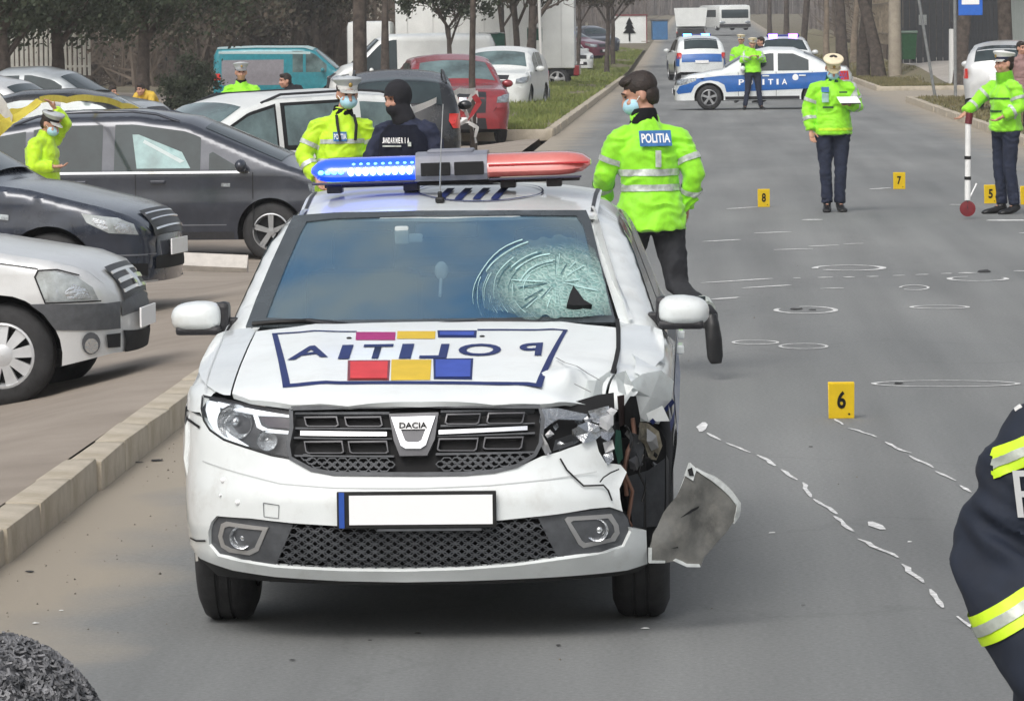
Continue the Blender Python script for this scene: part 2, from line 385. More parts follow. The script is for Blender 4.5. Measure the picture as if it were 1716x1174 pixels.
verge_l = sheet('grass_verge', rng(-6.7, -2.93, 14), rng(92, 270, 90), lambda x, Y: .13 + gz(Y) + .10 * noise.noise(Vector((x * .6, Y * .15, 3))) * sm((-2.93 - x) / .5) + .1 * sm((-2.9 - x) / 3), M_dirt, kind='structure')
side_st = sheet('side_street', [5.5, 7, 9, 12, 20, 60], [126.9, 130, 137, 147.1], lambda x, Y: .004, M_asph, kind='structure')
verge_r = sheet('roadside_earth', [5.66, 6.2, 6.8, 7.4, 8.2], rng(20, 126.8, 50), lambda x, Y: .12 + .05 * noise.noise(Vector((x, Y * .3, 1))) * sm((x - 5.66) * 3), M_dirt, kind='structure')
pave_r = sheet('pavement', [8.2, 10, 14, 22, 60], rng(20, 126.8, 12), lambda x, Y: .126, M_gravel, kind='structure')
verge_r2 = sheet('roadside_earth_far', [5.66, 6.2, 6.8, 7.4, 8.0], rng(147.3, 330, 50), lambda x, Y: rz(x, Y) + .06 * noise.noise(Vector((x, Y * .2, 5))) * sm((x - 5.66) * 3), M_dirt, kind='structure')
pave_r2 = sheet('pavement_far', [8.0, 9, 10, 14, 22, 60], rng(147.3, 200, 20), lambda x, Y: rz(x, Y) + .004, M_gravel, kind='structure')
hb = bmesh.new()
prev = None
for i in range(90):
    a = R(-60 + i * 120 / 89); Y = 620 * math.cos(a) ** .4; X = 760 * math.sin(a)
    h = 26 + 10 * noise.noise(Vector((i * .13, 0, 0))) + 3 * noise.noise(Vector((i * .9, 1, 0)))
    cur = (hb.verts.new((X, Y, -1)), hb.verts.new((X * 1.02, Y + 60, h * .7 + 4)), hb.verts.new((X * 1.05, Y + 140, h + 8)), hb.verts.new((X * 1.1, Y + 300, -2)))
    if prev:
        for k in range(3): hb.faces.new((prev[k], cur[k], cur[k + 1], prev[k + 1]))
    prev = cur
bmo('hills', hb, M_hill, None, 60, kind='structure')

# ---- kerb stones, one by one
def kerb_stone_mesh(L, sd):
    bm = bmesh.new(); r = random.Random(sd)
    bbox(bm, (0, L / 2, .0), (.155, L - .014, .30), .014, seg=2)
    for v in bm.verts: v.co += Vector((noise.noise(v.co * 9 + Vector((sd, 0, 0))) * .008, noise.noise(v.co * 5) * .004, noise.noise(v.co * 7 + Vector((0, sd, 0))) * .008))
    me = bpy.data.meshes.new('kerb_stone'); bm.to_mesh(me); bm.free(); me.materials.append(M_kerb); me.shade_smooth(); me.set_sharp_from_angle(angle=R(40))
    return me
KM = [kerb_stone_mesh(1.0, s) for s in range(5)]
def kerb(name, x, y0, y1, rot=0):
    bm = bmesh.new(); tube(bm, [(x, y0, -.12), (x, (y0 + y1) / 2, -.12), (x, y1, -.12)], .05, 4)
    root = bmo(name, bm, M_kerb, None, kind='structure'); y = y0; i = 0
    while y < y1:
        o = bpy.data.objects.new('kerb_stone', KM[rnd.randrange(5)]); COL.objects.link(o); o.parent = root
        o.location = (x + rnd.uniform(-.008, .008), y, gz(y) + rnd.uniform(-.008, .006)); o.rotation_euler = (rnd.uniform(-.004, .004), rnd.uniform(-.02, .02), rnd.uniform(-.006, .006))
        y += 1.0
    return root
kerb('kerb_left', -2.87, 12, 59); kerb('kerb_verge', -2.86, 92, 186)
kerb('kerb_right', 5.58, 44, 127); kerb('kerb_right_far', 5.58, 147.5, 197)
for (nm, x0, x1, Y) in (('kerb_corner_near', 5.5, 8.4, 126.9), ('kerb_corner_far', 5.5, 9.6, 147.3), ('kerb_verge_end', -6.6, -2.8, 92.0)):
    bm = bmesh.new(); bbox(bm, ((x0 + x1) / 2, Y, .03), (x1 - x0, .15, .22), .02); root = bmo(nm, bm, M_kerb, None, 40, kind='structure')
# pale concrete edge lying across the car park between the parked cars
bm = bmesh.new(); a = at(255, 452, 49.5); b = at(415, 441, 49.5)
a.z = pz(a.x, 49.5) + .05; b.z = pz(b.x, 49.5) + .05
tube(bm, [a, (a + b) / 2, b], [(.13, .10)] * 3, 4)
bmo('kerb_car_park', bm, mat('pale_concrete', (.52, .49, .45), .85, var=.1), None, kind='structure')

# ---- chalk marks on the road (parts of the road)
def on_road(o): o.parent = road; return o
def dash(p, q, w=.045):
    a = gnd(*p, .004); b = gnd(*q, .004); d = (b - a); n = max(2, int(d.length / .12)); bm = bmesh.new(); L = []; 
    dn = d.normalized(); nn = Vector((-dn.y, dn.x, 0)); s = rnd.random() * 50
    Yf = max(1, a.y / 26)
    for i in range(n + 1):
        t = i / n; c = a + d * t + nn * .02 * noise.noise(Vector((t * 3, s, 0))); k = w * (.75 + .5 * noise.noise(Vector((t * 5, s, 2)))) * (.4 + .6 * min(1, min(t, 1 - t) * 8))
        k *= 1 + (Yf - 1) * .8 * abs(nn.y)
        L.append((bm.verts.new(c + nn * k), bm.verts.new(c - nn * k)))
    for u, v in zip(L, L[1:]): bm.faces.new((u[0], u[1], v[1], v[0]))
    on_road(bmo('chalk_dash', bm, M_chalk))
def ring(cx_, cy_, w, h, gap=None, th=1.):
    bm = bmesh.new(); L = []; s = rnd.random() * 50; n = 56
    c = gnd(cx_, cy_, .004)
    for i in range(n + 1):
        if gap and gap[0] < i / n < gap[1]: L.append(None); continue
        t = 2 * math.pi * i / n; r = 1 + .05 * noise.noise(Vector((math.cos(t), math.sin(t), s)))
        p = gnd(cx_ + w / 2 * r * math.cos(t), cy_ - h / 2 * r * math.sin(t), .004)
        d = (p - c); k = .022 * (1 + .5 * noise.noise(Vector((math.cos(t) * 2, math.sin(t) * 2, s)))) * th * max(1, c.y / 28)
        e = Vector((d.x / (abs(d.x) + .001) * min(1, abs(d.x) * 3), d.y * 1.0 / (abs(d.y) + .3) * 1.6, 0)) * k
        L.append((bm.verts.new(p + e), bm.verts.new(p - e)))
    for u, v in zip(L, L[1:]):
        if u and v: bm.faces.new((u[0], u[1], v[1], v[0]))
    on_road(bmo('chalk_circle', bm, M_chalk))
Z = lambda x, y: (1140 + x / 2.446, 600 + y / 2.446)
for a in [(110, 305, 165, 335), (190, 345, 285, 385), (318, 395, 388, 440), (412, 455, 478, 497), (503, 508, 540, 568), (545, 575, 650, 637), (625, 645, 705, 708),
          (730, 738, 895, 815), (908, 842, 1000, 918), (1022, 945, 1080, 1020), (1137, 1055, 1215, 1115), (630, 248, 665, 272), (695, 285, 815, 322), (838, 342, 938, 387),
          (948, 398, 1045, 448), (1048, 462, 1130, 500), (1148, 520, 1192, 548)]:
    dash(Z(a[0], a[1]), Z(a[2], a[3]), .0135)
dash(Z(778, 668), Z(835, 700), .038); dash(Z(88, 262), Z(86, 300), .03)
Z = lambda x, y: (1140 + x / 2.979, 280 + y / 2.979)
for a in [(235, 208, 385, 198), (950, 110, 1050, 103), (1345, 186, 1410, 187), (110, 371, 300, 361), (370, 329, 555, 322), (470, 412, 660, 407), (640, 395, 790, 388),
          (815, 383, 915, 380), (100, 577, 460, 555), (310, 603, 550, 587), (150, 660, 295, 648), (700, 606, 810, 602), (565, 553, 600, 552), (685, 551, 762, 549),
          (812, 548, 870, 548), (930, 545, 990, 545), (1060, 541, 1120, 539), (1178, 537, 1238, 534), (1305, 531, 1355, 529), (1390, 528, 1478, 526), (1670, 518, 1730, 516), (1690, 328, 1740, 328)]:
    dash(Z(a[0], a[1]), Z(a[2], a[3]), .05)
dash(Z(610, 262), Z(708, 262), .13); dash(Z(1530, 265), Z(1760, 265), .13)
for (x, y, w, h, g) in [(842, 502, 340, 26, (.55, .62)), (1168, 600, 140, 24, (.5, .62)), (1485, 556, 290, 22, (.1, .3)), (627, 712, 298, 34, (.3, .42)), (1295, 697, 280, 16, None), (375, 873, 220, 20, None), (615, 892, 232, 26, None)]:
    c = Z(x, y); ring(c[0], c[1], w / 2.979, h / 2.979, g)
ring(1585, 642, 241, 10, None, .7)
# dark scrape marks inside some circles
M_scr = mat('dark_scrape', (.03, .03, .03), .8, var=.3)
def debris(px, py, m, s, lab=None):
    c = gnd(px, py, .004); bm = bmesh.new(); r = random.Random(int(px * 7 + py))
    k = 6; top = []; bot = []
    for i in range(k):
        t = 2 * math.pi * i / k; q = Vector((math.cos(t) * s * r.uniform(.6, 1.3), math.sin(t) * s * r.uniform(.6, 1.5), 0))
        bot.append(bm.verts.new(c + q)); top.append(bm.verts.new(c + q * .7 + Vector((0, 0, s * .18 * r.uniform(.5, 1.2)))))
    bm.faces.new(top); bm.faces.new(bot[::-1])
    for i in range(k): bm.faces.new((bot[i], bot[(i + 1) % k], top[(i + 1) % k], top[i]))
    on_road(bmo('debris_fragment', bm, m))
for (x, y, m, s) in [(1358, 748, M_scr, .014), (1346, 1013, M_scr, .008), (1292, 892, M_chalk, .016), (1524, 907, M_chalk, .012), (1335, 518, M_scr, .05), (1650, 455, M_scr, .09), (1505, 642, M_scr, .03), (1362, 519, M_scr, .03),
                     (50, 957, M_scr, .018), (262, 771, M_scr, .03), (232, 774, M_scr, .02), (60, 1043, M_chalk, .014), (108, 873, M_kerb, .016), (1082, 1052, M_chalk, .016), (490, 1105, M_scr, .012),
                     (700, 1060, M_scr, .012), (620, 1072, M_scr, .009), (935, 1080, M_scr, .011), (103, 1022, M_chalk, .008)]:
    debris(x, y, m, s)
# scattered grit on road and dirt strip
bm = bmesh.new()
for i in range(380):
    Y = 14 + 30 * rnd.random() ** 1.8; X = -2.75 + abs(rnd.gauss(0, .35)) if i < 280 else rnd.uniform(-2.7, 4)
    s = rnd.uniform(.002, .006) * (1.6 if rnd.random() < .05 else 1); a = rnd.random() * 6
    v = [bm.verts.new((X + s * math.cos(a + k * 2.1), Y + s * 1.6 * math.sin(a + k * 2.1), .001)) for k in range(3)] + [bm.verts.new((X, Y, .001 + s))]
    for k in range(3): bm.faces.new((v[k], v[(k + 1) % 3], v[3]))
bmo('grit', bm, mat('grit', (.26, .22, .17), .9, col2=(.06, .055, .05), scale=18), None, kind='stuff')
# grass blades on the verges
def grass(name, x0, x1, y0, y1, n, h, zf, cols, seed):
    bm = bmesh.new(); r = random.Random(seed)
    for i in range(n):
        x = r.uniform(x0, x1); y = y0 + (y1 - y0) * r.random() ** 1.6
        if noise.noise(Vector((x * .7, y * .12, 7))) + .25 < r.uniform(-.25, .5): continue
        z = zf(x, y); a = r.uniform(0, 6.28); w = r.uniform(.01, .025) * (y / 90); hh = h * r.uniform(.4, 1.3)
        dx, dy = math.cos(a) * w, math.sin(a) * w; lx, ly = r.uniform(-.05, .05), r.uniform(-.05, .05)
        bm.faces.new((bm.verts.new((x - dx, y - dy, z - .02)), bm.verts.new((x + dx, y + dy, z - .02)), bm.verts.new((x + lx, y + ly, z + hh))))
    bmo(name, bm, cols, None, kind='stuff')
M_grass = mat('grass_blades', (.12, .165, .032), .8, col2=(.22, .24, .07), scale=1.2)
M_grass2 = mat('dry_grass_blades', (.12, .12, .045), .8, col2=(.22, .18, .09), scale=1.2)
grass('grass', -6.7, -2.97, 92.2, 260, 60000, .10, lambda x, Y: .13 + gz(Y) + .1 * noise.noise(Vector((x * .6, Y * .15, 3))) * sm((-2.93 - x) / .5) + .1 * sm((-2.9 - x) / 3), M_grass, 3)
grass('dry_grass', 5.72, 8.1, 46, 126, 24000, .07, lambda x, Y: .13, M_grass2, 4)
grass('dry_grass', 5.72, 7.9, 147.6, 240, 14000, .08, lambda x, Y: rz(x, Y), M_grass2, 5)
# ================================================================== CARS (generic)
class Car: pass
def wheel(parent, x, y, r, side, rimm=None, spokes=5, style='alloy', width=.20, seg=36):
    """side=+1: outer face towards +x"""
    bm = bmesh.new(); h = width / 2
    prof = [(-h, r * .62), (-h, r * .80), (-h + .02, r * .95), (-h + .045, r), (-.03, r), (-.028, r - .008), (-.018, r - .008), (-.016, r), (.016, r), (.018, r - .008), (.028, r - .008), (.03, r), (h - .045, r), (h - .02, r * .95), (h, r * .80), (h, r * .66), (h - .02, r * .63)]
    prof = [(a * side, b) for a, b in prof]
    lathe(bm, prof, seg); 
    for f in bm.faces: f.smooth = True
    w = bmo('wheel', bm, M_tyre, parent, 40); w.location = (x, y, r)
    bm = bmesh.new(); m = rimm or M_rim
    lathe(bm, [((h - .012) * side, r * .66), ((h - .006) * side, r * .60), ((h - .05) * side, r * .56), ((h - .12) * side, r * .5)], seg)
    if style == 'alloy':
        for i in range(spokes):
            a = 2 * math.pi * i / spokes + .3
            for da in (-.13, .13):
                box(bm, ((h - .035) * side, math.cos(a + da) * r * .33, math.sin(a + da) * r * .33), (.03, r * .56, r * .09), Matrix.Rotation(a + da * .3, 3, 'X'))
        lathe(bm, [((h - .01) * side, .001), ((h - .012) * side, r * .13), ((h - .05) * side, r * .16)], 16)
    else:
        for i in range(spokes):
            a = 2 * math.pi * i / spokes + .2
            vs = [bm.verts.new(((h - .012 - q * .012) * side, rr * r * math.cos(a + t), rr * r * math.sin(a + t))) for (rr, t, q) in ((.22, -.36, 0), (.60, -.21, 1), (.60, .21, 1), (.22, .36, 0))]
            vb = [bm.verts.new((v.co.x - .03 * side, v.co.y, v.co.z)) for v in vs]
            bm.faces.new(vs); 
            for k in range(4): bm.faces.new((vs[k], vs[(k + 1) % 4], vb[(k + 1) % 4], vb[k]))
        lathe(bm, [((h - .004) * side, .001), ((h - .006) * side, r * .18), ((h - .02) * side, r * .26)], 20)
    rm = bmo('rim', bm, m, w, 30)
    bm = bmesh.new(); lathe(bm, [((h - .075) * side, .001), ((h - .075) * side, r * .6)], 24); bmo('brake_disc', bm, M_dark, rm)
    return w
def shell(C, parent, step=.07, zmin=.22, name='body', skip=None, side_poly=None, ry0=None):
    """C.out: upper outline (y,z) from front bottom to rear bottom; C.W half width"""
    out = C.out
    def ztop(y):
        best = 0
        for (a, b), (c, d) in zip(out, out[1:]):
            if min(a, c) <= y <= max(a, c) and abs(c - a) > 1e-6:
                best = max(best, b + (d - b) * (y - a) / (c - a))
        return best or max(out[0][1], .5)
    def w(y, z):
        tf = max(0, min(1, y / C.fr)); tr = max(0, min(1, (C.L - y) / C.rr))
        k = (C.fw + (1 - C.fw) * math.sqrt(max(0, 1 - (1 - tf) ** 2.4))) * (C.rw + (1 - C.rw) * math.sqrt(max(0, 1 - (1 - tr) ** 2.4)))
        v = C.W * k
        if z > C.belt: v -= (z - C.belt) * C.tum + min(z - C.belt, getattr(C, 'kink', 0)) * .8
        else: v -= ((C.belt - z) / C.belt) ** 2 * .05 - .018 * math.exp(-((z - .62) / .12) ** 2)
        d = max(0, ztop(y) - z)
        if d < C.rd: v -= C.rd * (1 - math.sqrt(max(0, 1 - (1 - d / C.rd) ** 2)))
        return v
    C.w = w; C.ztop = ztop
    C.sideR = lambda y, z: (w(y, z), y, z); C.sideL = lambda y, z: (-w(y, z), y, z)
    # side polygon
    bot = []
    Ra = C.R + .055
    for yw in (C.ya, C.yb)[::-1]:
        h = max(-.9, (zmin - C.R) / Ra); a0 = math.asin(h)
        bot += [(yw + Ra * math.cos(t), C.R + Ra * math.sin(t)) for t in rng(a0, math.pi - a0, 16)]
    poly = list(out) + bot
    bm = bmesh.new()
    patch_mesh(bm, poly, C.sideR, (1, 0, 0), (), step); patch_mesh(bm, poly, C.sideL, (-1, 0, 0), (), step)
    # ribbon
    pts = [out[0]]
    T = [0.]
    for (a, b) in zip(out, out[1:]):
        l = math.dist(a, b); k = max(1, int(l / .09))
        for i in range(1, k + 1): pts.append((a[0] + (b[0] - a[0]) * i / k, a[1] + (b[1] - a[1]) * i / k)); T.append(T[-1] + l / k)
    C.T = T; C.pts = pts
    def rib(x, t):
        i = 0
        lo, hi = 0, len(T) - 1
        while hi - lo > 1:
            m_ = (lo + hi) // 2
            if T[m_] <= t: lo = m_
            else: hi = m_
        f = (t - T[lo]) / (T[hi] - T[lo]); a, b = pts[lo], pts[hi]
        y = a[0] + (b[0] - a[0]) * f; z = a[1] + (b[1] - a[1]) * f
        # smoothed tangent
        i0, i1 = max(0, lo - 2), min(len(pts) - 1, hi + 2)
        ty, tz = pts[i1][0] - pts[i0][0], pts[i1][1] - pts[i0][1]; l = math.hypot(ty, tz) or 1
        ny, nz = -tz / l, ty / l
        ww = w(y, z); v = min(1, abs(x) / ww)
        up = abs(nz); am = .03 + .04 * (1 - up) + (.04 if z > C.belt + .1 else 0)
        k = am * (1 - v ** 2.4)
        return (x, y + ny * k, z + nz * k)
    C.rib = rib
    C.Ty = lambda y, up=True: next((T[i] for i in range(len(pts)) if pts[i][0] >= y and pts[i][1] > .6), T[-1])
    nv = 14; rows = []
    tt = T
    for i, t in enumerate(tt):
        y, z = pts[i]
        if skip and skip(t, y, z): rows.append(None); continue
        ww = w(y, z)
        rows.append([bm.verts.new(rib(ww * v, t)) for v in [math.sin(math.pi / 2 * (j / nv * 2 - 1)) for j in range(nv + 1)]])
    for a, b in zip(rows, rows[1:]):
        if a and b:
            for j in range(nv): bm.faces.new((a[j], a[j + 1], b[j + 1], b[j]))
    bmesh.ops.remove_doubles(bm, verts=bm.verts, dist=.0015)
    bmesh.ops.recalc_face_normals(bm, faces=bm.faces)
    body = bmo(name, bm, C.paint, parent, 50)
    # wells and floor
    for yw in (C.ya, C.yb):
        for s in (-1, 1):
            bm = bmesh.new()
            lathe(bm, [(s * (C.W - .07), Ra + .004), (s * (C.W - .36), Ra + .004), (s * (C.W - .36), .01)], 24, 'x', (0, yw, C.R + .005))
            bmesh.ops.delete(bm, geom=[v for v in bm.verts if v.co.z < zmin + .03], context='VERTS')
            bmo('wheel_well', bm, M_dark, parent)
    bm = bmesh.new(); box(bm, (0, C.L / 2, zmin + .04), (C.W * 1.5, C.L - .5, .10)); box(bm, (0, C.L * .5, .42), (C.W * .75, C.L - .7, .4)); bmo('underbody', bm, M_dark, parent)
    return body
def win_poly(C, y0, y1, inset=.055, zb=None, cut=None):
    zb = zb or C.belt + .02; P = [(y0, zb)]; P2 = []
    n = 10
    for i in range(n + 1):
        y = y0 + (y1 - y0) * i / n; z = C.ztop(y) - inset - C.rd * .45
        if z > zb + .02: P2.append((y, z))
    return P + P2 + [(y1, zb)]
def both(C, name, poly, m, parent, off=.004, thick=.0, step=.07, sides=(-1, 1), **pr):
    for s in sides:
        patch(name, poly, C.sideR if s > 0 else C.sideL, m, parent, (s, 0, 0), step=step, off=off, thick=thick, **pr)
def arch_ring(C, yw, w, m, parent):
    Ra = C.R + .055
    P = [(yw + (Ra + w) * math.cos(t), C.R + (Ra + w) * math.sin(t)) for t in rng(-.1, math.pi + .1, 20)] + [(yw + Ra * math.cos(t), C.R + Ra * math.sin(t)) for t in rng(math.pi + .1, -.1, 20)]
    both(C, 'arch_trim', P, m, parent, .008, step=.08)
def strip(a, b, w):
    d = Vector((b[0] - a[0], b[1] - a[1])).normalized(); n = Vector((-d.y, d.x)) * w / 2
    return [(a[0] + n.x, a[1] + n.y), (b[0] + n.x, b[1] + n.y), (b[0] - n.x, b[1] - n.y), (a[0] - n.x, a[1] - n.y)]
def wheels(C, parent, style, spokes, m=None, steer=0):
    for yw in (C.ya, C.yb):
        for s in (-1, 1):
            wheel(parent, s * (C.W - .115), yw, C.R, s, m, spokes, style)
def mirror(C, parent, y, z, m, sides=(-1, 1)):
    for s in sides:
        bm = bmesh.new(); x = C.w(y, z)
        ell(bm, (s * (x + .13), y, z + .05), (.11, .065, .075)); o = bmo('mirror', bm, m, parent, 60)
        bm = bmesh.new(); box(bm, (s * (x + .03), y, z), (.12, .04, .03)); bmo('mirror_stalk', bm, M_black, o)
def lamp(C, poly, m, parent, name='headlight', side=None, off=.006, step=.05):
    for s in ((-1, 1) if side is None else (side,)):
        patch(name, poly, C.sideR if s > 0 else C.sideL, m, parent, (s, 0, 0), step=step, off=off)
def rib_patch(C, name, poly, m, parent, off=.005, out=(0, -.5, 1), step=.06, thick=0, **pr):
    return patch(name, poly, C.rib, m, parent, out, step=step, off=off, thick=thick, **pr)
def tz(C, z, front=True):
    """arc length where outline first reaches height z (front) / last (rear)"""
    r = range(len(C.pts)) if front else range(len(C.pts) - 1, -1, -1)
    for i in r:
        if C.pts[i][1] >= z: return C.T[i]
    return 0
def ty(C, y):
    for i, p in enumerate(C.pts):
        if p[0] >= y and p[1] > .55: return C.T[i]
def quad_t(C, x0, x1, t0, t1): return [(x0, t0), (x1, t0), (x1, t1), (x0, t1)]
# ================================================================== MAIN POLICE CAR
HX, HY = -.965, 16.3
hero = thing('police_car', 'white police saloon with crushed front corner, smashed windscreen and roof light bar, nearest the viewer', 'car', (HX, HY, 0))
def Fb(z): return lerp([(.22, .10), (.30, .03), (.40, .0), (.52, .0), (.60, .025), (.70, .045), (.80, .075), (.86, .13), (.95, .4)], z)
def F(x, z):
    W = .866 - (.03 * ((.45 - z) / .25) ** 2 if z < .45 else 0); k = min(.9999, abs(x) / W)
    return Fb(z) + .62 * (1 - (1 - k ** 2.7) ** (1 / 2.7))
fas = lambda x, z: (x, F(x, z), z)
ZC = [(0, .80), (.05, .832), (.15, .868), (.3, .905), (.6, .958), (.9, 1.002), (1.2, 1.04), (1.4, 1.06)]
def zedge(y): return lerp(ZC, y) - .032
def hw(y):   # half width at the hood edge height
    t = max(.02, min(1, (y - .06) / .62)); return .862 * (1 - (1 - t) ** 2.7) ** (1 / 2.7)
def Hd(x, y):
    w_ = hw(y) - .10; v = abs(x) / max(w_, .2)
    z = lerp(ZC, y) - .032 * min(v, 1) ** 3
    if v > 1: d = min(abs(x) - w_, .1299); z -= .13 * (1 - math.sqrt(max(0, 1 - (d / .13) ** 2)))
    z += .005 * math.exp(-((abs(x) - .45 + .1 * (1.2 - y)) / .05) ** 2)      # crease
    return z
hood = lambda x, y: (x, y, Hd(x, y))
def YW(x, z): return 1.24 + (z - 1.03) * 1.72 + .13 * (abs(x) / .66) ** 2.2
wsc = lambda x, z: (x, YW(x, z), z)
def dmg(q):
    x, y, z = q; c = Vector((.74, .30, .84)); d = (q - c); r = math.sqrt((d.x / .42) ** 2 + (d.y / .62) ** 2 + (d.z / .26) ** 2)
    if r >= 1 or x < .2: return q
    k = (1 - r) ** 1.2
    n = Vector((noise.noise(q * 6), noise.noise(q * 6 + Vector((9, 0, 0))), noise.noise(q * 6 + Vector((0, 9, 0)))))
    f = abs(noise.noise(q * 3.2 + Vector((4, 4, 4))))
    return q + (Vector((-.05, .10, -.035)) + n * .10 + Vector((0, 0, .11 * f))) * k
def inv(fn, px, py, it=12):
    """photo position -> point of the car standing there, on the surface y = fn(x, z)"""
    y = .2; 
    for _ in range(it):
        p = at(px, py, HY + y); x, z = p.x - HX, p.z; y = y * .3 + fn(x, z) * .7
    return (x, z)
fp = lambda px, py: inv(F, px, py, 30)
wp = lambda px, py: inv(YW, px, py, 30)
def hp(px, py):
    lo, hi = .02, 1.5
    for _ in range(26):
        y = (lo + hi) / 2; p = at(px, py, HY + y)
        if p.z - Hd(p.x - HX, y) > 0: lo, hi = lo, y   # ray still above the bonnet -> hmm resolved below
        else: lo = y
    # march instead (robust)
    y = .02
    while y < 1.5:
        p = at(px, py, HY + y)
        if p.z <= Hd(p.x - HX, y): break
        y += .01
    return (p.x - HX, y)
def hp(px, py):
    best = None; y = .0
    while y < 1.5:
        p = at(px, py, HY + y); e = abs(p.z - Hd(p.x - HX, y))
        if best is None or e < best[0]: best = (e, p.x - HX, y)
        y += .008
    return best[1:]
FO = (0, -1, 0); UP = (0, -.3, 1)
# ---- bonnet and front wings
hz = .668
front_edge = [(-.668, .265), (-.60, .20), (-.45, .135), (-.25, .09), (0, .075), (.25, .09), (.45, .125), (.60, .175), (.668, .235)]
patch('bonnet', [(-hz, 1.20)] + front_edge + [(hz, 1.20), (.45, 1.235), (0, 1.25), (-.45, 1.235)], hood, M_bonnet, hero, (0, 0, 1), step=.03, off=.002, thick=.02, disp=dmg, smooth=50)
for s in (-1, 1):
    P = [(s * .675, .262), (s * .70, .278), (s * .735, .325), (s * .77, .40), (s * .80, .50), (s * .825, .64), (s * .835, .80), (s * .835, 1.1), (s * .825, 1.32), (s * .70, 1.32), (s * .675, 1.22)]
    patch('front_wing', P, hood, M_white, hero, (0, 0, 1), step=.03, disp=dmg if s > 0 else None, smooth=50)
# cowl under the windscreen
patch('cowl_panel', [(-.70, 1.195), (.70, 1.195), (.74, 1.45), (-.74, 1.45)], lambda x, y: (x, y, Hd(x, 1.2) - .02 - (y - 1.2) * .05), M_black, hero, (0, 0, 1), step=.06)
# ---- shell: sides, roof, rear
H = Car(); H.L = 4.35; H.W = .866; H.R = .312; H.ya = .86; H.yb = 3.49; H.belt = .94; H.tum = .37; H.kink = .045; H.rd = .13
H.fr = .62; H.fw = 0.1; H.rr = .5; H.rw = .72; H.paint = M_white
H.out = [(.42, .26), (.42, .86), (.6, .926), (.9, .97), (1.2, 1.008), (1.42, 1.03), (2.04, 1.385), (2.2, 1.415), (2.5, 1.442), (2.9, 1.452), (3.3, 1.435), (3.62, 1.38), (4.0, 1.10), (4.32, 1.05), (4.35, .85), (4.34, .26)]
def hskip(t, y, z): return y < 2.60
body = shell(H, hero, .055, .25, 'body', hskip)
_b = bmesh.new(); _b.from_mesh(body.data)
bmesh.ops.delete(_b, geom=[f for f in _b.faces if f.calc_center_median().x > 0 and f.calc_center_median().y < .80 and f.calc_center_median().z < .725 - .25 * max(0, f.calc_center_median().y - .62)] , context='FACES')
bmesh.ops.delete(_b, geom=[f for f in _b.faces if f.calc_center_median().y < .52 and f.calc_center_median().z > .76], context='FACES')
_b.to_mesh(body.data); _b.free()
H.ztop2 = H.ztop
# ---- bumper skin
Lh = [(-.002, .598), (-.28, .600), (-.37, .618)]
L_ = lambda P: [fp(*p) for p in P]
bl = L_([(560, 797), (520, 789), (486, 770), (440, 756), (400, 743), (370, 732), (352, 717), (340, 700)])
br = L_([(780, 797), (830, 792), (868, 782), (908, 764), (940, 757), (970, 748), (996, 738), (1003, 760), (1012, 778), (1030, 784), (1040, 800), (1036, 822), (1042, 850), (1046, 866), (1056, 884), (1083, 888), (1084, 915), (1085, 944)])
poly = bl[::-1] + [(0, fp(693, 798)[1])] + br + L_([(1051, 955), (935, 966), (780, 973), (680, 975), (571, 973), (461, 966), (390, 955)]) + [(-.80, .275), (-.852, .31), (-.8605, .40), (-.8625, .78), (-.835, .79)]
intake = L_([(354, 874), (363, 864), (420, 868), (490, 876), (571, 881), (700, 880), (780, 877), (860, 869), (935, 861), (990, 852), (1022, 849), (1043, 856), (1052, 868), (1058, 890), (1046, 915), (1010, 927), (935, 938), (860, 948), (780, 954), (680, 957), (571, 956), (461, 950), (400, 940), (365, 931), (350, 912), (349, 890)])
def dmb(q):
    if q.x < .42 or q.z < .46: return q
    k = sm((q.x - .42) / .3) * sm((q.z - .46) / .12)
    n = Vector((noise.noise(q * 8), noise.noise(q * 8 + Vector((9, 0, 0))), noise.noise(q * 8 + Vector((0, 9, 0)))))
    return q + (Vector((0, .02, 0)) + n * .035) * k
patch('front_wing', [(-.715, .874), (-.742, .858), fp(338, 684), fp(341, 703), fp(351, 719), (-.79, .792), (-.8625, .788), (-.8625, .835), (-.845, .868), (-.80, .884), (-.75, .886)], fas, M_white, hero, FO, step=.02, smooth=50)
patch('bumper', poly, fas, M_white, hero, FO, holes=[intake], step=.028, thick=.02, disp=dmb, smooth=40)
# painted shade of the bumper crease, cracks, towing eye cover, sensor spots
def line_on(name, P, w, m, fn, out, off=.003, inv_=fp, step=.02, closed=False):
    Q = [inv_(*p) for p in P]; bm = bmesh.new(); L = []
    if closed: Q.append(Q[0])
    for i, q in enumerate(Q):
        a = Q[max(0, i - 1)]; b = Q[min(len(Q) - 1, i + 1)]; d = Vector((b[0] - a[0], b[1] - a[1])); d.normalize(); n = (-d.y * w / 2, d.x * w / 2)
        L.append((q, n))
    P1 = [(q[0] + n[0], q[1] + n[1]) for q, n in L]; P2 = [(q[0] - n[0], q[1] - n[1]) for q, n in L]
    return patch(name, P1 + P2[::-1], fn, m, hero, out, step=step, off=off)
line_on('crack', [(938, 768), (949, 787), (962, 800), (977, 814), (1010, 813), (1018, 822), (1024, 838)], .006, M_dark, fas, FO, .006)
line_on('crack', [(1036, 786), (1022, 792), (1010, 800), (1004, 808)], .005, M_dark, fas, FO, .006)
line_on('tow_cover_seam', [(442, 842), (443, 865), (467, 868), (468, 846)], .003, M_grey_pl, fas, FO, .003, closed=True)
line_on('panel_seam', [(312, 692), (322, 706), (336, 716)], .010, M_dark, fas, FO, .004)
line_on('panel_seam', [(320, 900), (330, 905), (346, 905)], .007, M_dark, fas, FO, .004)
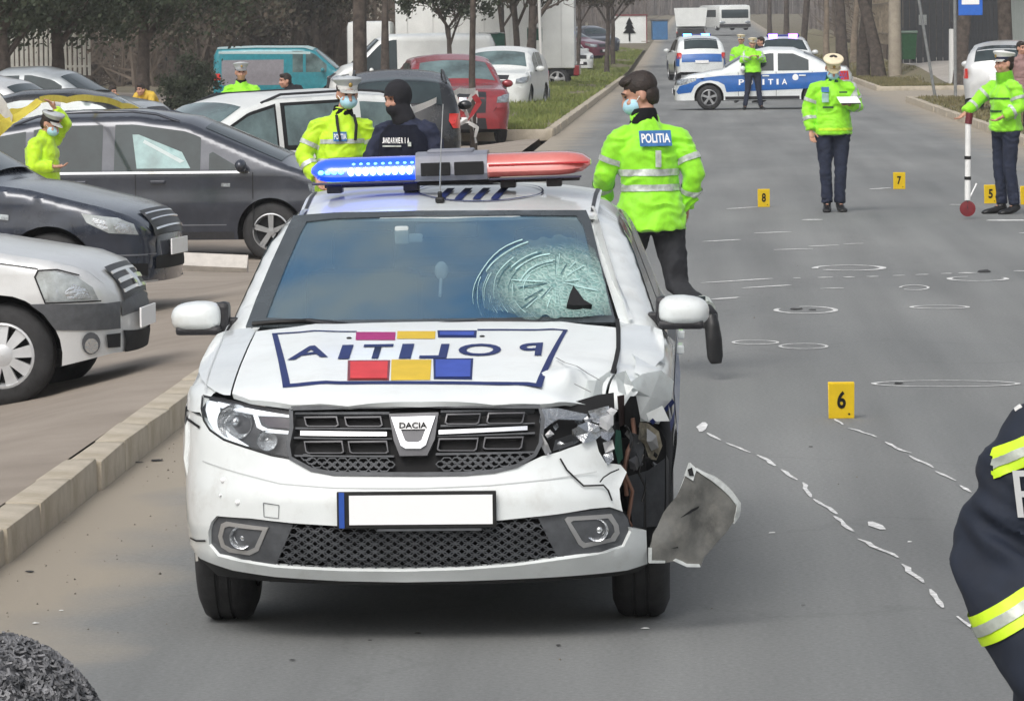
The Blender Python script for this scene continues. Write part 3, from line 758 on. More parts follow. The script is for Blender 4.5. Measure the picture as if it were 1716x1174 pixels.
line_on('bumper_crease_shade', [(340, 772), (400, 792), (470, 810), (560, 817), (700, 818), (820, 813), (920, 803), (1000, 790)], .004, mat('paint_shade_line', (.5, .52, .52), .4), fas, FO, .002)  # grey strip painted in for the shade along the bumper crease
for (px, py, r) in ((374, 804, .010), (398, 841, .009), (369, 829, .005)):
    x, z = fp(px, py); bm = bmesh.new(); ell(bm, (x, F(x, z) - .003, z), (r, .006, r), None, 12, 6); bmo('bumper_stud', bm, M_plate, hero, 60)
# ---- lower intake: backing, surround, honeycomb mesh, fog lamps
bk = lambda x, z: (x, F(x, z) + .06, z)
patch('intake_backing', intake, bk, M_dark, hero, FO, step=.06)
sl_ = lambda P: [fp(*p) for p in P]
patch('intake_surround', sl_([(352, 874), (363, 866), (420, 870), (491, 879), (461, 949), (400, 939), (365, 930), (351, 910)]), lambda x, z: (x, F(x, z) + .018, z), M_grey_pl, hero, FO, step=.04, thick=.02,
      holes=[])
patch('intake_surround', sl_([(900, 865), (935, 862), (1022, 851), (1043, 858), (1052, 870), (1057, 890), (1045, 914), (1010, 925), (935, 936)]), lambda x, z: (x, F(x, z) + .018, z), M_grey_pl, hero, FO, step=.04, thick=.02)
hexm = bmesh.new()
inner = sl_([(491, 880), (571, 885), (700, 884), (780, 881), (902, 868), (935, 936), (860, 945), (780, 951), (680, 954), (571, 953), (466, 946)])
inner_in = inner
def hexbar(bm, c, rx_, rz_, t, fn, off):
    pts = [(-.5, 1), (.5, 1), (1, 0), (.5, -1), (-.5, -1), (-1, 0)]
    o = [(c[0] + a * rx_, c[1] + b * rz_) for a, b in pts]; i_ = [(c[0] + a * (rx_ - t * 1.2), c[1] + b * (rz_ - t)) for a, b in pts]
    vo = [bm.verts.new(Vector(fn(*p)) + Vector((0, off, 0))) for p in o]; vi = [bm.verts.new(Vector(fn(*p)) + Vector((0, off, 0))) for p in i_]
    vd = [bm.verts.new(Vector(fn(*p)) + Vector((0, off + .03, 0))) for p in i_]
    for k in range(6):
        bm.faces.new((vo[k], vo[(k + 1) % 6], vi[(k + 1) % 6], vi[k])); bm.faces.new((vi[k], vi[(k + 1) % 6], vd[(k + 1) % 6], vd[k]))
cwx, chz = .0285, .0135
for row in range(-2, 12):
    for cidx in range(-22, 22):
        c = (cidx * cwx * 1.62 + (cwx * .81 if row % 2 else 0), .30 + row * chz * 1.06)
        if inpoly(c[0], c[1], inner_in): hexbar(hexm, c, cwx * .98, chz * 1.02, .0035, fas, .018)
bmo('intake_mesh', hexm, M_grey_pl, hero, None, kind='stuff')
for P, cpx in (([(366, 878), (375, 874), (447, 884), (444, 892), (430, 925), (415, 932), (380, 927), (366, 918), (361, 900)], (403, 901)), ([(948, 870), (953, 866), (1028, 861), (1040, 880), (1042, 895), (1034, 908), (980, 920), (972, 914)], (1000, 888))):
    Q = sl_(P)
    cxq = sum(q[0] for q in Q) / len(Q); czq = sum(q[1] for q in Q) / len(Q)
    ins = [(cxq + (a - cxq) * .80, czq + (b - czq) * .74) for a, b in Q]
    fg = patch('fog_lamp', Q, fas, M_sil_pl, hero, FO, holes=[ins], step=.03, off=-.012, thick=.02)
    patch('lamp_housing', ins, lambda x, z: (x, F(x, z) + .045, z), mat('lamp_housing', (.15, .145, .12), .4, .3, var=.3), fg, FO, step=.04)
    x, z = fp(*cpx); bm = bmesh.new(); y = F(x, z)
    lathe(bm, [(y + .012, .040), (y + .016, .034), (y + .034, .026), (y + .04, .001)], 24, 'y', (x, 0, z)); ell(bm, (x + .008, y + .022, z), (.012, .01, .012)); bmo('reflector_bowl', bm, M_lamp, fg, 40)
# under-bumper lip + dark undertray
patch('bumper_lip', L_([(330, 934), (461, 967), (571, 974), (700, 976), (935, 967), (1086, 946)]) + [(.74, .215), (.3, .205), (-.3, .205), (-.74, .215)], lambda x, z: (x, F(x, z) + .03, z), M_blk, hero, FO, step=.05)
bm = bmesh.new(); bbox(bm, (0, .62, .21), (1.1, .7, .02), .005); box(bm, (.42, .55, .235), (.28, .3, .07)); bmo('undertray', bm, M_grey_pl, hero)
bm = bmesh.new(); box(bm, (0, .55, .55), (1.05, .5, .42)); bmo('engine_bay', bm, M_dark, hero)
bm = bmesh.new(); box(bm, (.60, .50, .64), (.16, .3, .20)); box(bm, (.67, .80, .50), (.28, .30, .40)); box(bm, (.66, .5, .50), (.22, .12, .36)); bmo('inner_wing', bm, M_dark, hero)
# ---- upper grille
gp = L_([(487, 684), (560, 681), (700, 679), (860, 679), (905, 681), (910, 700), (908, 740), (898, 762), (868, 780), (830, 790), (780, 795), (700, 796), (560, 795), (520, 787), (486, 768), (482, 745), (490, 715)])
patch('grille', gp, lambda x, z: (x, F(x, z) + .035, z), M_dark, hero, FO, step=.06)
gr = line_on('grille_surround', [(488, 684), (600, 681), (700, 680), (800, 680), (903, 681), (910, 700), (906, 742), (896, 762), (866, 780), (828, 789), (780, 793), (700, 794), (560, 793), (522, 786), (487, 767), (483, 745), (489, 715)], .014, M_grey_pl, lambda x, z: (x, F(x, z) - .004, z), FO, .002, closed=True)
M_gun = mat('gunmetal_plastic', (.11, .11, .118), .35, .3, var=.15)
def frame_px(name, P, t, m, off, par, fill=None, fr=.0):
    Q = L_(P); c = (sum(q[0] for q in Q) / len(Q), sum(q[1] for q in Q) / len(Q))
    xs_ = [q[0] for q in Q]; zs_ = [q[1] for q in Q]; w_, h_ = max(xs_) - min(xs_), max(zs_) - min(zs_)
    I = [(c[0] + (a - c[0]) * (1 - 2 * t / w_), c[1] + (b - c[1]) * (1 - 2 * t / h_)) for a, b in Q]
    o = patch(name, Q, fas, m, par, FO, holes=[I], step=.04, off=off, thick=.025)
    return o
for (x0, x1, y0, y1) in ((508, 564, 697, 714), (576, 638, 697, 714), (508, 573, 738, 759), (582, 648, 738, 759), (748, 806, 691, 710), (818, 880, 689, 709), (735, 802, 733, 755), (812, 878, 731, 752)):
    dx = 3 if x0 < 690 else -3
    P = [(x0, y0), (x1, y0 - 1), (x1 + dx, y1 - 3), (x1 + dx - 4, y1), (x0 + dx + 4, y1), (x0 + dx, y1 - 3)]
    frame_px('grille_cell', P, .0045, M_gun, -.006, hero)
for P in ([(503, 721), (648, 723), (648, 730), (503, 729)], [(735, 720), (884, 713), (884, 720), (735, 727)]):
    patch('chrome_bar', L_(P), fas, M_chrome, hero, FO, off=-.002, thick=.02, step=.04)
for P in ([(494, 690), (652, 690), (652, 694), (494, 694)], [(494, 716), (656, 717), (656, 719), (494, 719)], [(492, 732), (656, 734), (656, 736), (492, 735)], [(492, 762), (660, 763), (660, 766), (494, 765)],
          [(738, 687), (896, 684), (896, 687), (738, 691)], [(738, 712), (896, 708), (896, 710), (738, 715)], [(733, 730), (896, 724), (896, 727), (733, 732)], [(730, 759), (896, 756), (894, 759), (730, 763)]):
    patch('grille_slat', L_(P), lambda x, z: (x, F(x, z) + .012, z), M_grey_pl, hero, FO, thick=.02, step=.05)
hexm = bmesh.new(); low = L_([(504, 766), (655, 768), (655, 789), (560, 789), (520, 781)]); low2 = L_([(732, 766), (892, 761), (866, 776), (828, 784), (780, 789), (732, 790)])
for row in range(6):
    for ci in range(-20, 20):
        c = (ci * .036 + (.018 if row % 2 else 0), .605 + row * .0125)
        if inpoly(c[0], c[1], low) or inpoly(c[0], c[1], low2): hexbar(hexm, c, .0215, .0115, .0035, fas, .012)
bmo('grille_mesh', hexm, M_grey_pl, hero, None, kind='stuff')
# badge
bp = L_([(652, 694), (735, 692), (729, 735), (716, 763), (670, 764), (660, 738)])
patch('badge_mount', bp, fas, M_gun, hero, FO, off=.006, thick=.04, step=.04)
sh = L_([(656, 700), (730, 698), (714, 746), (705, 752), (680, 752), (672, 747)])
c = (sum(q[0] for q in sh) / 6, sum(q[1] for q in sh) / 6)
si = [(c[0] + (a - c[0]) * .66, c[1] + (b - c[1]) * .58 + .004) for a, b in sh]
bd = patch('badge', sh, fas, M_chrome, hero, FO, holes=[si], off=.016, thick=.012, step=.03)
patch('badge_centre', si, fas, M_gun, bd, FO, off=.010, step=.03)
bx, bz = fp(693, 711)
patch('badge_bar', L_([(664, 703), (724, 702), (721, 720), (667, 721)]), fas, M_sil_pl, bd, FO, off=.018, thick=.004, step=.03)
text_on('badge_lettering', 'DACIA', M_dark, bd, lambda u, v: (bx + u * .095, F(bx, bz) - .0245, bz + v * .020), .02)
# plate
P4 = [(568, 828), (831, 821), (831, 877), (568, 884)]
x0, z0 = fp(566, 884); x1, z1 = fp(832, 820)
pl = thing_parent = None
bm = bmesh.new(); yp = F(0, .5) - .012
bbox(bm, ((x0 + x1) / 2, yp, (z0 + z1) / 2), (x1 - x0, .012, z1 - z0), .003); pl = bmo('number_plate', bm, M_blk, hero)
xa, _ = fp(586, 850); xb, _ = fp(826, 850)
bm = bmesh.new(); box(bm, ((xa + xb) / 2, yp - .008, (z0 + z1) / 2), (xb - xa, .004, z1 - z0 - .026)); bmo('plate_face', bm, M_plate, pl)
xa2, _ = fp(569, 850); xb2, _ = fp(578, 850)
bm = bmesh.new(); box(bm, ((xa2 + xb2) / 2, yp - .008, (z0 + z1) / 2), (xb2 - xa2, .004, z1 - z0 - .004)); bmo('plate_country_band', bm, M_eu, pl)
bm = bmesh.new(); bbox(bm, (0.03, yp + .004, z0 - .006), (.36, .01, .010), .002); bmo('plate_holder', bm, M_grey_pl, pl)
# ---- left headlight (image left)
hl = L_([(340, 663), (352, 664), (400, 675), (452, 685), (488, 690), (492, 700), (489, 722), (483, 768), (455, 762), (410, 748), (375, 736), (352, 720), (342, 704), (338, 684)])
hlo = patch('headlight', hl, lambda x, z: (x, F(x, z) + .055, z), mat('lamp_cavity', (.07, .072, .078), .35, .3, var=.3), hero, FO, step=.04)
line_on('headlight_rim', [(340, 663), (400, 675), (452, 685), (488, 690), (492, 700), (489, 722), (483, 768), (455, 762), (410, 748), (375, 736), (352, 720), (342, 704), (338, 684)], .008, M_dark, fas, FO, .001, closed=True).parent = hlo
def hpatch(name, P, m, off, thick=.01): return patch(name, L_(P), fas, m, hlo, FO, off=off, thick=thick, step=.03)
hpatch('running_light', [(342, 667), (361, 671), (362, 690), (366, 708), (378, 725), (400, 738), (412, 746), (408, 747), (375, 735), (354, 719), (344, 703), (340, 684)], M_drl, -.012)
hpatch('running_light', [(362, 670), (400, 678), (486, 693), (486, 698), (430, 691), (362, 678)], M_drl, -.010)
hpatch('light_guide', [(422, 694), (428, 694), (434, 711), (446, 717), (486, 721), (486, 726), (443, 723), (428, 715)], M_drl, -.010)
hpatch('dark_insert', [(432, 692), (482, 701), (486, 716), (448, 713), (438, 707)], mat('smoky_insert', (.06, .05, .065), .25, var=.2), -.02)
def bowl(px, py, r, par, d=.05, m=M_lamp, dy=.0):
    x, z = fp(px, py); y = F(x, z) + .01 + dy; bm = bmesh.new()
    lathe(bm, [(y, r), (y + .006, r * .96), (y + d * .5, r * .72), (y + d * .85, r * .4), (y + d, .001)], 28, 'y', (x, 0, z)); ell(bm, (x, y + d * .55, z), (r * .25, r * .25, r * .25))
    o = bmo('reflector_bowl', bm, m, par, 40)
    return o
bowl(393, 707, .062, hlo); bowl(447, 738, .036, hlo, .035)
M_lensT = bpy.data.materials.new('lens_clear'); M_lensT.use_nodes = True
nt = M_lensT.node_tree; nt.nodes.clear(); o_ = nt.nodes.new('ShaderNodeOutputMaterial'); tr_ = nt.nodes.new('ShaderNodeBsdfTransparent'); gl_ = nt.nodes.new('ShaderNodeBsdfGlossy'); gl_.inputs['Roughness'].default_value = .04
fr_ = nt.nodes.new('ShaderNodeFresnel'); fr_.inputs[0].default_value = 1.7; ms_ = nt.nodes.new('ShaderNodeMixShader')
nt.links.new(fr_.outputs[0], ms_.inputs[0]); nt.links.new(tr_.outputs[0], ms_.inputs[1]); nt.links.new(gl_.outputs[0], ms_.inputs[2]); nt.links.new(ms_.outputs[0], o_.inputs[0])
patch('lens', hl, fas, M_lensT, hlo, FO, step=.03, off=.002)
# ---- broken headlight (image right): cavity, torn housing, shards
brk = L_([(906, 682), (960, 676), (1000, 664), (1028, 660), (1030, 700), (1030, 742), (1028, 778), (1006, 768), (998, 738), (970, 748), (908, 764), (902, 738), (903, 706)])
bho = patch('broken_headlight', brk, lambda x, z: (x, F(x, z) + .07, z), M_dark, hero, FO, step=.04, label='shattered headlight with loose chrome pieces')
rs = random.Random(11)
def shard(name, pts, m, par, dy0=.0, th=.006, rough=.02, inv_=fp, fold=1.):
    bm = bmesh.new(); vs = []
    for (px, py) in pts:
        x, z = inv_(px, py); vs.append(bm.verts.new((x, F(x, z) + dy0 + rs.uniform(-rough, rough), z)))
    c = Vector((0, 0, 0)); 
    for v in vs: c += v.co
    c = bm.verts.new(c / len(vs) + Vector((0, rs.uniform(-.02, .02) * fold, 0)))
    for i in range(len(vs)): bm.faces.new((vs[i], vs[(i + 1) % len(vs)], c))
    g = bmesh.ops.solidify(bm, geom=bm.faces[:], thickness=th)
    return bmo(name, bm, m, par)
shard('lamp_shell', [(908, 684), (935, 684), (985, 695), (975, 704), (935, 703), (920, 712), (908, 722), (903, 706)], M_lamp, bho, .01)
shard('lamp_shell', [(985, 690), (1020, 680), (1026, 706), (1010, 712), (992, 708)], M_lamp, bho, .03)
shard('lamp_shell', [(1006, 698), (1028, 692), (1028, 712), (1018, 722), (1004, 714)], M_plate, bho, .0)
shard('lamp_bowl_fragment', [(968, 712), (985, 706), (1004, 712), (1008, 728), (996, 738), (978, 742), (966, 730)], M_lamp, bho, .0)
shard('lamp_bowl_fragment', [(1006, 720), (1024, 712), (1030, 724), (1020, 740), (1008, 734)], M_chrome, bho, .01)
shard('lamp_bowl_fragment', [(958, 720), (968, 716), (970, 742), (960, 746)], M_chrome, bho, .02)
shard('lamp_bracket', [(908, 726), (918, 742), (924, 757), (914, 760), (905, 744)], M_sil_pl, bho, .0)
shard('lamp_bracket', [(930, 738), (956, 728), (972, 738), (962, 746), (940, 752), (926, 756)], M_grey_pl, bho, .02)
for i in range(14):
    px, py = rs.uniform(912, 1026), rs.uniform(688, 760); s = rs.uniform(4, 11)
    if py > 764 - (px - 908) * .2: continue
    shard('glass_shard', [(px + s * rs.uniform(.5, 1) * math.cos(a + rs.uniform(-.5, .5)), py + s * rs.uniform(.5, 1) * math.sin(a)) for a in (0, 1.6, 3.1, 4.6)], rs.choice([M_lamp, M_lens, M_chrome, M_grey_pl, M_plate]), bho, rs.uniform(0, .05), .003, .012)
for (a, m) in (((1010, 742, 1026, 738, 1030, 752, 1014, 760), M_plate), ((1010, 764, 1026, 756, 1028, 770, 1018, 780), M_lamp), ((1032, 720, 1040, 722, 1044, 768, 1036, 778, 1030, 752), mat('green_board', (.01, .08, .05), .4))):
    shard('torn_bracket', [(a[i], a[i + 1]) for i in range(0, len(a), 2)], m, bho, .02, .004, .02)
# ---- torn wing area: black cavity, crumpled sheet metal, liner
def F2(x, z): return .30 + max(0, x - .70) * 1.2
def fq(px, py): return inv(F2, px, py, 30)
def shardq(name, pts, m, dy=0, th=.006, rough=.02, fold=1., par=None):
    bm = bmesh.new(); vs = []
    for (px, py) in pts:
        x, z = fq(px, py); vs.append(bm.verts.new((x, F2(x, z) + dy + rs.uniform(-rough, rough), z)))
    c = Vector((0, 0, 0))
    for v in vs: c += v.co
    c = bm.verts.new(c / len(vs) + Vector((0, rs.uniform(-.03, .03) * fold, 0)))
    for i in range(len(vs)): bm.faces.new((vs[i], vs[(i + 1) % len(vs)], c))
    bmesh.ops.solidify(bm, geom=bm.faces[:], thickness=th)
    return bmo(name, bm, m, par or hero)
shardq('wing_cavity', [(1000, 672), (1030, 658), (1060, 664), (1070, 706), (1100, 712), (1116, 744), (1116, 882), (1060, 888), (1042, 860), (1036, 800), (1030, 780)], M_dark, .12, .01, .0)
shardq('wheel_arch_liner', [(1052, 800), (1086, 790), (1114, 770), (1114, 830), (1112, 884), (1060, 888), (1056, 850)], M_grey_pl, .06, .01, .01)
shardq('wheel_arch_liner', [(1056, 664), (1066, 664), (1073, 700), (1072, 722), (1060, 728), (1048, 720), (1046, 680)], M_dark, .02, .01, .01)
shardq('wheel_arch_liner', [(1034, 664), (1046, 662), (1046, 712), (1038, 716)], mat('reddish_black_plastic', (.03, .014, .014), .6, var=.4), .03, .01, .01)
shardq('crumpled_metal', [(1072, 706), (1086, 708), (1104, 722), (1110, 746), (1100, 770), (1088, 768), (1080, 744), (1070, 734)], mat('foam_cream', (.42, .38, .28), .6, col2=(.12, .11, .09), scale=22), -.02, .01, .02)
shardq('crumpled_metal', [(1084, 716), (1100, 728), (1104, 748), (1092, 754), (1084, 738)], M_sil_pl, -.04, .006, .025)
shardq('crumpled_metal', [(1056, 722), (1070, 728), (1080, 750), (1074, 778), (1062, 790), (1054, 760)], M_grey_pl, -.01, .008, .03)
shardq('headlight_motor', [(1054, 768), (1066, 762), (1074, 772), (1068, 786), (1056, 784)], M_gun, -.03, .02, .02)
bm = bmesh.new(); q = [fq(*p) for p in ((1042, 780), (1050, 800), (1060, 822), (1056, 850), (1052, 870), (1058, 880))]
tube(bm, [(x, F2(x, z) - .01, z) for x, z in q], .007, 6); q = [fq(*p) for p in ((1060, 700), (1064, 730), (1052, 756), (1046, 790), (1050, 830))]
tube(bm, [(x, F2(x, z) + .0, z) for x, z in q], .008, 6); bmo('loose_cable', bm, mat('brown_cable', (.12, .06, .04), .6, var=.3), hero, 60)
shardq('crumpled_wing', [(1050, 646), (1064, 664), (1071, 700), (1084, 708), (1104, 712), (1124, 676), (1129, 640), (1108, 622), (1076, 628)], M_white, .05, .006, .012, .8)
shardq('crumpled_wing', [(1030, 628), (1048, 622), (1062, 648), (1050, 664), (1036, 656)], M_white, .02, .006, .02)
shardq('blue_line', [(1127, 668), (1130, 676), (1112, 696), (1094, 712), (1088, 706), (1108, 690)], M_navy, .02, .003, .004, .1)
for i in range(12):
    px, py = rs.uniform(1040, 1108), rs.uniform(712, 790); s_ = rs.uniform(3, 8)
    shardq('torn_plastic', [(px + s_ * rs.uniform(.5, 1.1) * math.cos(a_), py + s_ * rs.uniform(.5, 1.4) * math.sin(a_)) for a_ in (0, 1.4, 3.0, 4.4)], rs.choice([M_grey_pl, M_gun, M_sil_pl, M_dark, M_inner]), rs.uniform(-.02, .04), .004, .015)
for P_ in (((1048, 712), (1062, 730), (1058, 750)), ((1078, 760), (1070, 790), (1082, 816), (1076, 840)), ((1036, 840), (1044, 862), (1054, 878))):
    bm = bmesh.new(); tube(bm, [Vector((x, F2(x, z) - .02, z)) for x, z in [fq(*p) for p in P_]], .004, 6); bmo('loose_cable', bm, M_blk, hero, 60)
# bumper corner folded outward, its dark inside facing the viewer
def tornbumper():
    P = [(1162, 778), (1172, 786), (1196, 800), (1222, 822), (1234, 838), (1233, 860), (1224, 872), (1216, 890), (1196, 916), (1182, 930), (1176, 947), (1152, 952), (1136, 944), (1118, 946), (1094, 942), (1088, 916), (1090, 892), (1110, 862), (1134, 832), (1150, 804)]
    Ft = lambda x, z: .28 + (x - .80) * .55 + .30 * (x - .93) ** 2 + .25 * (z - .42) ** 2
    Q = [inv(Ft, *p, 30) for p in P]
    def dd(q):
        return q + Vector((noise.noise(q * 7), noise.noise(q * 9 + Vector((3, 0, 0))), noise.noise(q * 7 + Vector((0, 3, 0))))) * .022
    o = patch('torn_bumper_corner', Q, lambda x, z: (x, Ft(x, z), z), M_inner, hero, FO, step=.02, thick=.0, disp=dd, smooth=60, label='bumper corner torn loose and folded outward, dark inside showing')
    patch('outer_skin', Q, lambda x, z: (x, Ft(x, z) + .012, z), M_white, o, FO, step=.02, disp=dd)
    for P2 in ([(1172, 786), (1196, 800), (1222, 822), (1236, 838), (1234, 862), (1226, 876), (1225, 862), (1228, 842), (1216, 828), (1192, 806), (1170, 790)], [(1088, 916), (1094, 942), (1118, 946), (1118, 942), (1097, 938), (1092, 915)], [(1130, 943), (1152, 953), (1176, 948), (1174, 943), (1152, 947), (1134, 939)],
               [(1152, 800), (1162, 778), (1172, 788), (1164, 808)]):
        Q2 = [inv(Ft, *p, 30) for p in P2]
        patch('broken_edge', Q2, lambda x, z: (x, Ft(x, z) - .006, z), mat('scuffed_white_edge', (.42, .44, .43), .5, col2=(.68, .71, .70), scale=14), o, FO, step=.02, thick=.012, disp=dd)
    Q2 = [inv(Ft, *p, 30) for p in ((1156, 790), (1164, 786), (1166, 800), (1158, 800))]
    patch('fixing_hole', Q2, lambda x, z: (x, Ft(x, z) - .010, z), M_dark, o, FO, disp=dd)
    for P2 in ([(1136, 866), (1158, 852), (1174, 846), (1172, 850), (1156, 858)], [(1122, 918), (1132, 914), (1134, 917)]):
        Q2 = [inv(Ft, *p, 30) for p in P2]
        patch('scratch', Q2, lambda x, z: (x, Ft(x, z) - .004, z), M_dark, o, FO, disp=dd)
tornbumper()
# crumple folds on the bonnet corner
def crum(P, m=M_white, th=.004, lift=.03):
    bm = bmesh.new(); vs = []
    for i, (px, py) in enumerate(P):
        x, y = hp(px, py); q = Vector((x, y, Hd(x, y))); q = dmg(q); vs.append(bm.verts.new(q + Vector((0, -.01, lift * (.2 + .8 * (i % 2))))))
    for i in range(len(vs) - 2): bm.faces.new((vs[i], vs[i + 1], vs[i + 2]))
    bmesh.ops.solidify(bm, geom=bm.faces[:], thickness=th); bmo('crumpled_fold', bm, m, hero)
crum([(1004, 652), (1010, 636), (1014, 656), (1020, 634), (1024, 648), (1030, 622)], lift=.018)
line_on('crease_shadow', [(931, 604), (946, 613), (966, 618), (985, 631), (1004, 642)], .006, mat('crease_shade_grey', (.20, .20, .20), .5, var=.3), hood, (0, 0, 1), .012, hp)  # grey line painted on the bonnet as the shadow of a crease
line_on('crease_shadow', [(962, 648), (975, 655), (990, 662)], .006, mat('crease_shade_grey', (.2, .2, .2)), hood, (0, 0, 1), .012, hp)  # second painted crease shadow, nearer the bonnet edge
# gap between bonnet and wing on the damaged side, blue line on wing
line_on('bonnet_gap', [(1034, 536), (1036, 560), (1036, 585), (1032, 606), (1026, 628)], .016, M_dark, hood, (0, 0, 1), .006, hp)
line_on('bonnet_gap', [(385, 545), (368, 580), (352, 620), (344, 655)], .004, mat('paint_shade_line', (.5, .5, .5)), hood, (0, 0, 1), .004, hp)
Q = [(.45, .72), (.62, .75), (.80, .80), (.80, .825), (.62, .775), (.45, .745)]
patch('blue_line', [(.44, .70), (.52, .735), (.64, .80), (.64, .825), (.52, .765), (.44, .735)], H.sideR, M_navy, hero, (1, 0, 0), off=.006, step=.04)
# ---- bonnet lettering
def qh(name, P, m, off=.004): return patch(name, [hp(*p) for p in P], hood, m, hero, (0, 0, 1), step=.05, off=off)
def hl_(a, b, wpx_a, m=M_navy):   # thick stroke between photo points
    pass
qh('bonnet_frame', [(456, 561), (465, 561), (487, 648), (474, 650)], M_navy)
qh('bonnet_frame', [(944, 555), (951, 555), (908, 650), (896, 650)], M_navy)
qh('bonnet_frame', [(474, 645), (908, 645), (908, 651), (474, 651)], M_navy, .0045)
qh('bonnet_frame', [(456, 560), (598, 556), (598, 558), (456, 562)], M_navy, .0045)
qh('bonnet_frame', [(800, 553), (951, 554), (951, 556), (800, 555)], M_navy, .0045)
for (x0, x1, y0, y1, m, em) in ((583, 654, 605, 639, M_dred, mat('dark_red_edge', (.2, .03, .03), .4)), (656, 723, 604, 638, M_dyel, None), (726, 793, 602, 637, M_dblu, M_navy), (597, 663, 558, 571, M_dmag, None), (666, 730, 556, 569, M_dyel, None), (733, 799, 555, 567, M_dblu, M_navy)):
    qh('colour_square', [(x0, y0), (x1, y0), (x1 - (1 if y0 < 600 else 2), y1), (x0 + (-1 if x0 < 700 else 1), y1)], em or m, .004)
    if em: qh('colour_square', [(x0 + 4, y0 + 3), (x1 - 4, y0 + 3), (x1 - 5, y1 - 3), (x0 + 4, y1 - 3)], m, .0065)
a0, a1 = hp(486, 607), hp(906, 580)
yA, yB = hp(700, 604)[1], hp(700, 580)[1]
def fh(u, v):
    x = (a0[0] + a1[0]) / 2 + (-u) * (a1[0] - a0[0]); y = (yA + yB) / 2 + v * (yB - yA)
    return (x, y, Hd(x, y) + .0055)
# mirror writing, letter by letter: each letter a part of the marking
lt = thing_parent = None
fw = [('P', 868, 907, 0), ('O', 766, 838, 0), ('L', 702, 748, 0), ('I', 668, 688, 0), ('T', 603, 653, 0), ('I', 566, 585, 0), ('A', 481, 548, 0)]
bm = bmesh.new(); root_l = None
for (ch, xa, xb, _) in fw:
    me = text_mesh(ch, 1, 0, .02)
    if ch == 'I':
        pass
    y0t = lerp([(480, 607), (550, 604), (700, 602), (906, 604)], (xa + xb) / 2) - (5 if xb > 760 else 0); y1t = lerp([(480, 584), (600, 579), (906, 577)], (xa + xb) / 2)
    if ch in 'TI' : y1t += 0
    xm0, ya_ = hp(xa, y0t); xm1, _q = hp(xb, y0t); yb_ = hp((xa + xb) / 2, y1t)[1]
    for v in me.vertices:
        u = -v.co.x; w_ = v.co.y
        x = (xm0 + xm1) / 2 + u * (xm1 - xm0); y = (ya_ + yb_) / 2 + w_ * (yb_ - ya_)
        v.co = Vector((x, y, Hd(x, y) + .0055))
    link('bonnet_letter', me, M_navy, hero)
for p in ((585, 568), (808, 565)):
    x, y = hp(*p); bm = bmesh.new(); ell(bm, (x, y, Hd(x, y) + .004), (.010, .014, .004), None, 12, 6); bmo('washer_jet', bm, M_blk, hero)
# ---- windscreen
zc_ = lambda px, py: wp(px, py)
ws = [wp(*p) for p in ((412, 548), (430, 500), (455, 440), (480, 386), (492, 362), (560, 357), (700, 354), (860, 353), (982, 353), (990, 372), (1004, 430), (1020, 495), (1032, 541))] + [wp(900, 541), wp(720, 545), wp(560, 549)]
def gband():
    I = [wp(*p) for p in ((446, 533), (460, 495), (482, 440), (503, 392), (514, 372), (560, 367), (700, 362), (860, 361), (966, 362), (978, 380), (990, 430), (1004, 495), (1014, 530))] + [wp(900, 532), wp(720, 535), wp(560, 537)]
    return I
wi = gband()
glm = bpy.data.materials.new('windscreen_glass'); glm.use_nodes = True; nt = glm.node_tree; N = nt.nodes; Lk = nt.links
pb = N['Principled BSDF']; pb.inputs['Roughness'].default_value = .04; pb.inputs['Specular IOR Level'].default_value = .8; pb.inputs['Coat Weight'].default_value = 1
pb.inputs['Base Color'].default_value = (.055, .16, .29, 1)
tr2 = N.new('ShaderNodeBsdfTransparent'); tr2.inputs[0].default_value = (.75, .86, .88, 1); mm = N.new('ShaderNodeMixShader'); mm.inputs[0].default_value = .56
_tc = N.new('ShaderNodeTexCoord'); _n = N.new('ShaderNodeTexNoise'); _n.inputs['Scale'].default_value = 2.2; _n.inputs['Detail'].default_value = 3; _r = N.new('ShaderNodeValToRGB')
_r.color_ramp.elements[0].position = .36; _r.color_ramp.elements[0].color = (.06, .18, .33, 1); _r.color_ramp.elements[1].position = .62; _r.color_ramp.elements[1].color = (.20, .28, .32, 1)  # sky reflection put into the base colour as mottled blue and grey
Lk.new(_tc.outputs['Object'], _n.inputs[0]); Lk.new(_n.outputs[0], _r.inputs[0]); Lk.new(_r.outputs[0], pb.inputs['Base Color'])
Lk.new(tr2.outputs[0], mm.inputs[1]); Lk.new(pb.outputs[0], mm.inputs[2]); Lk.new(mm.outputs[0], N['Material Output'].inputs[0])
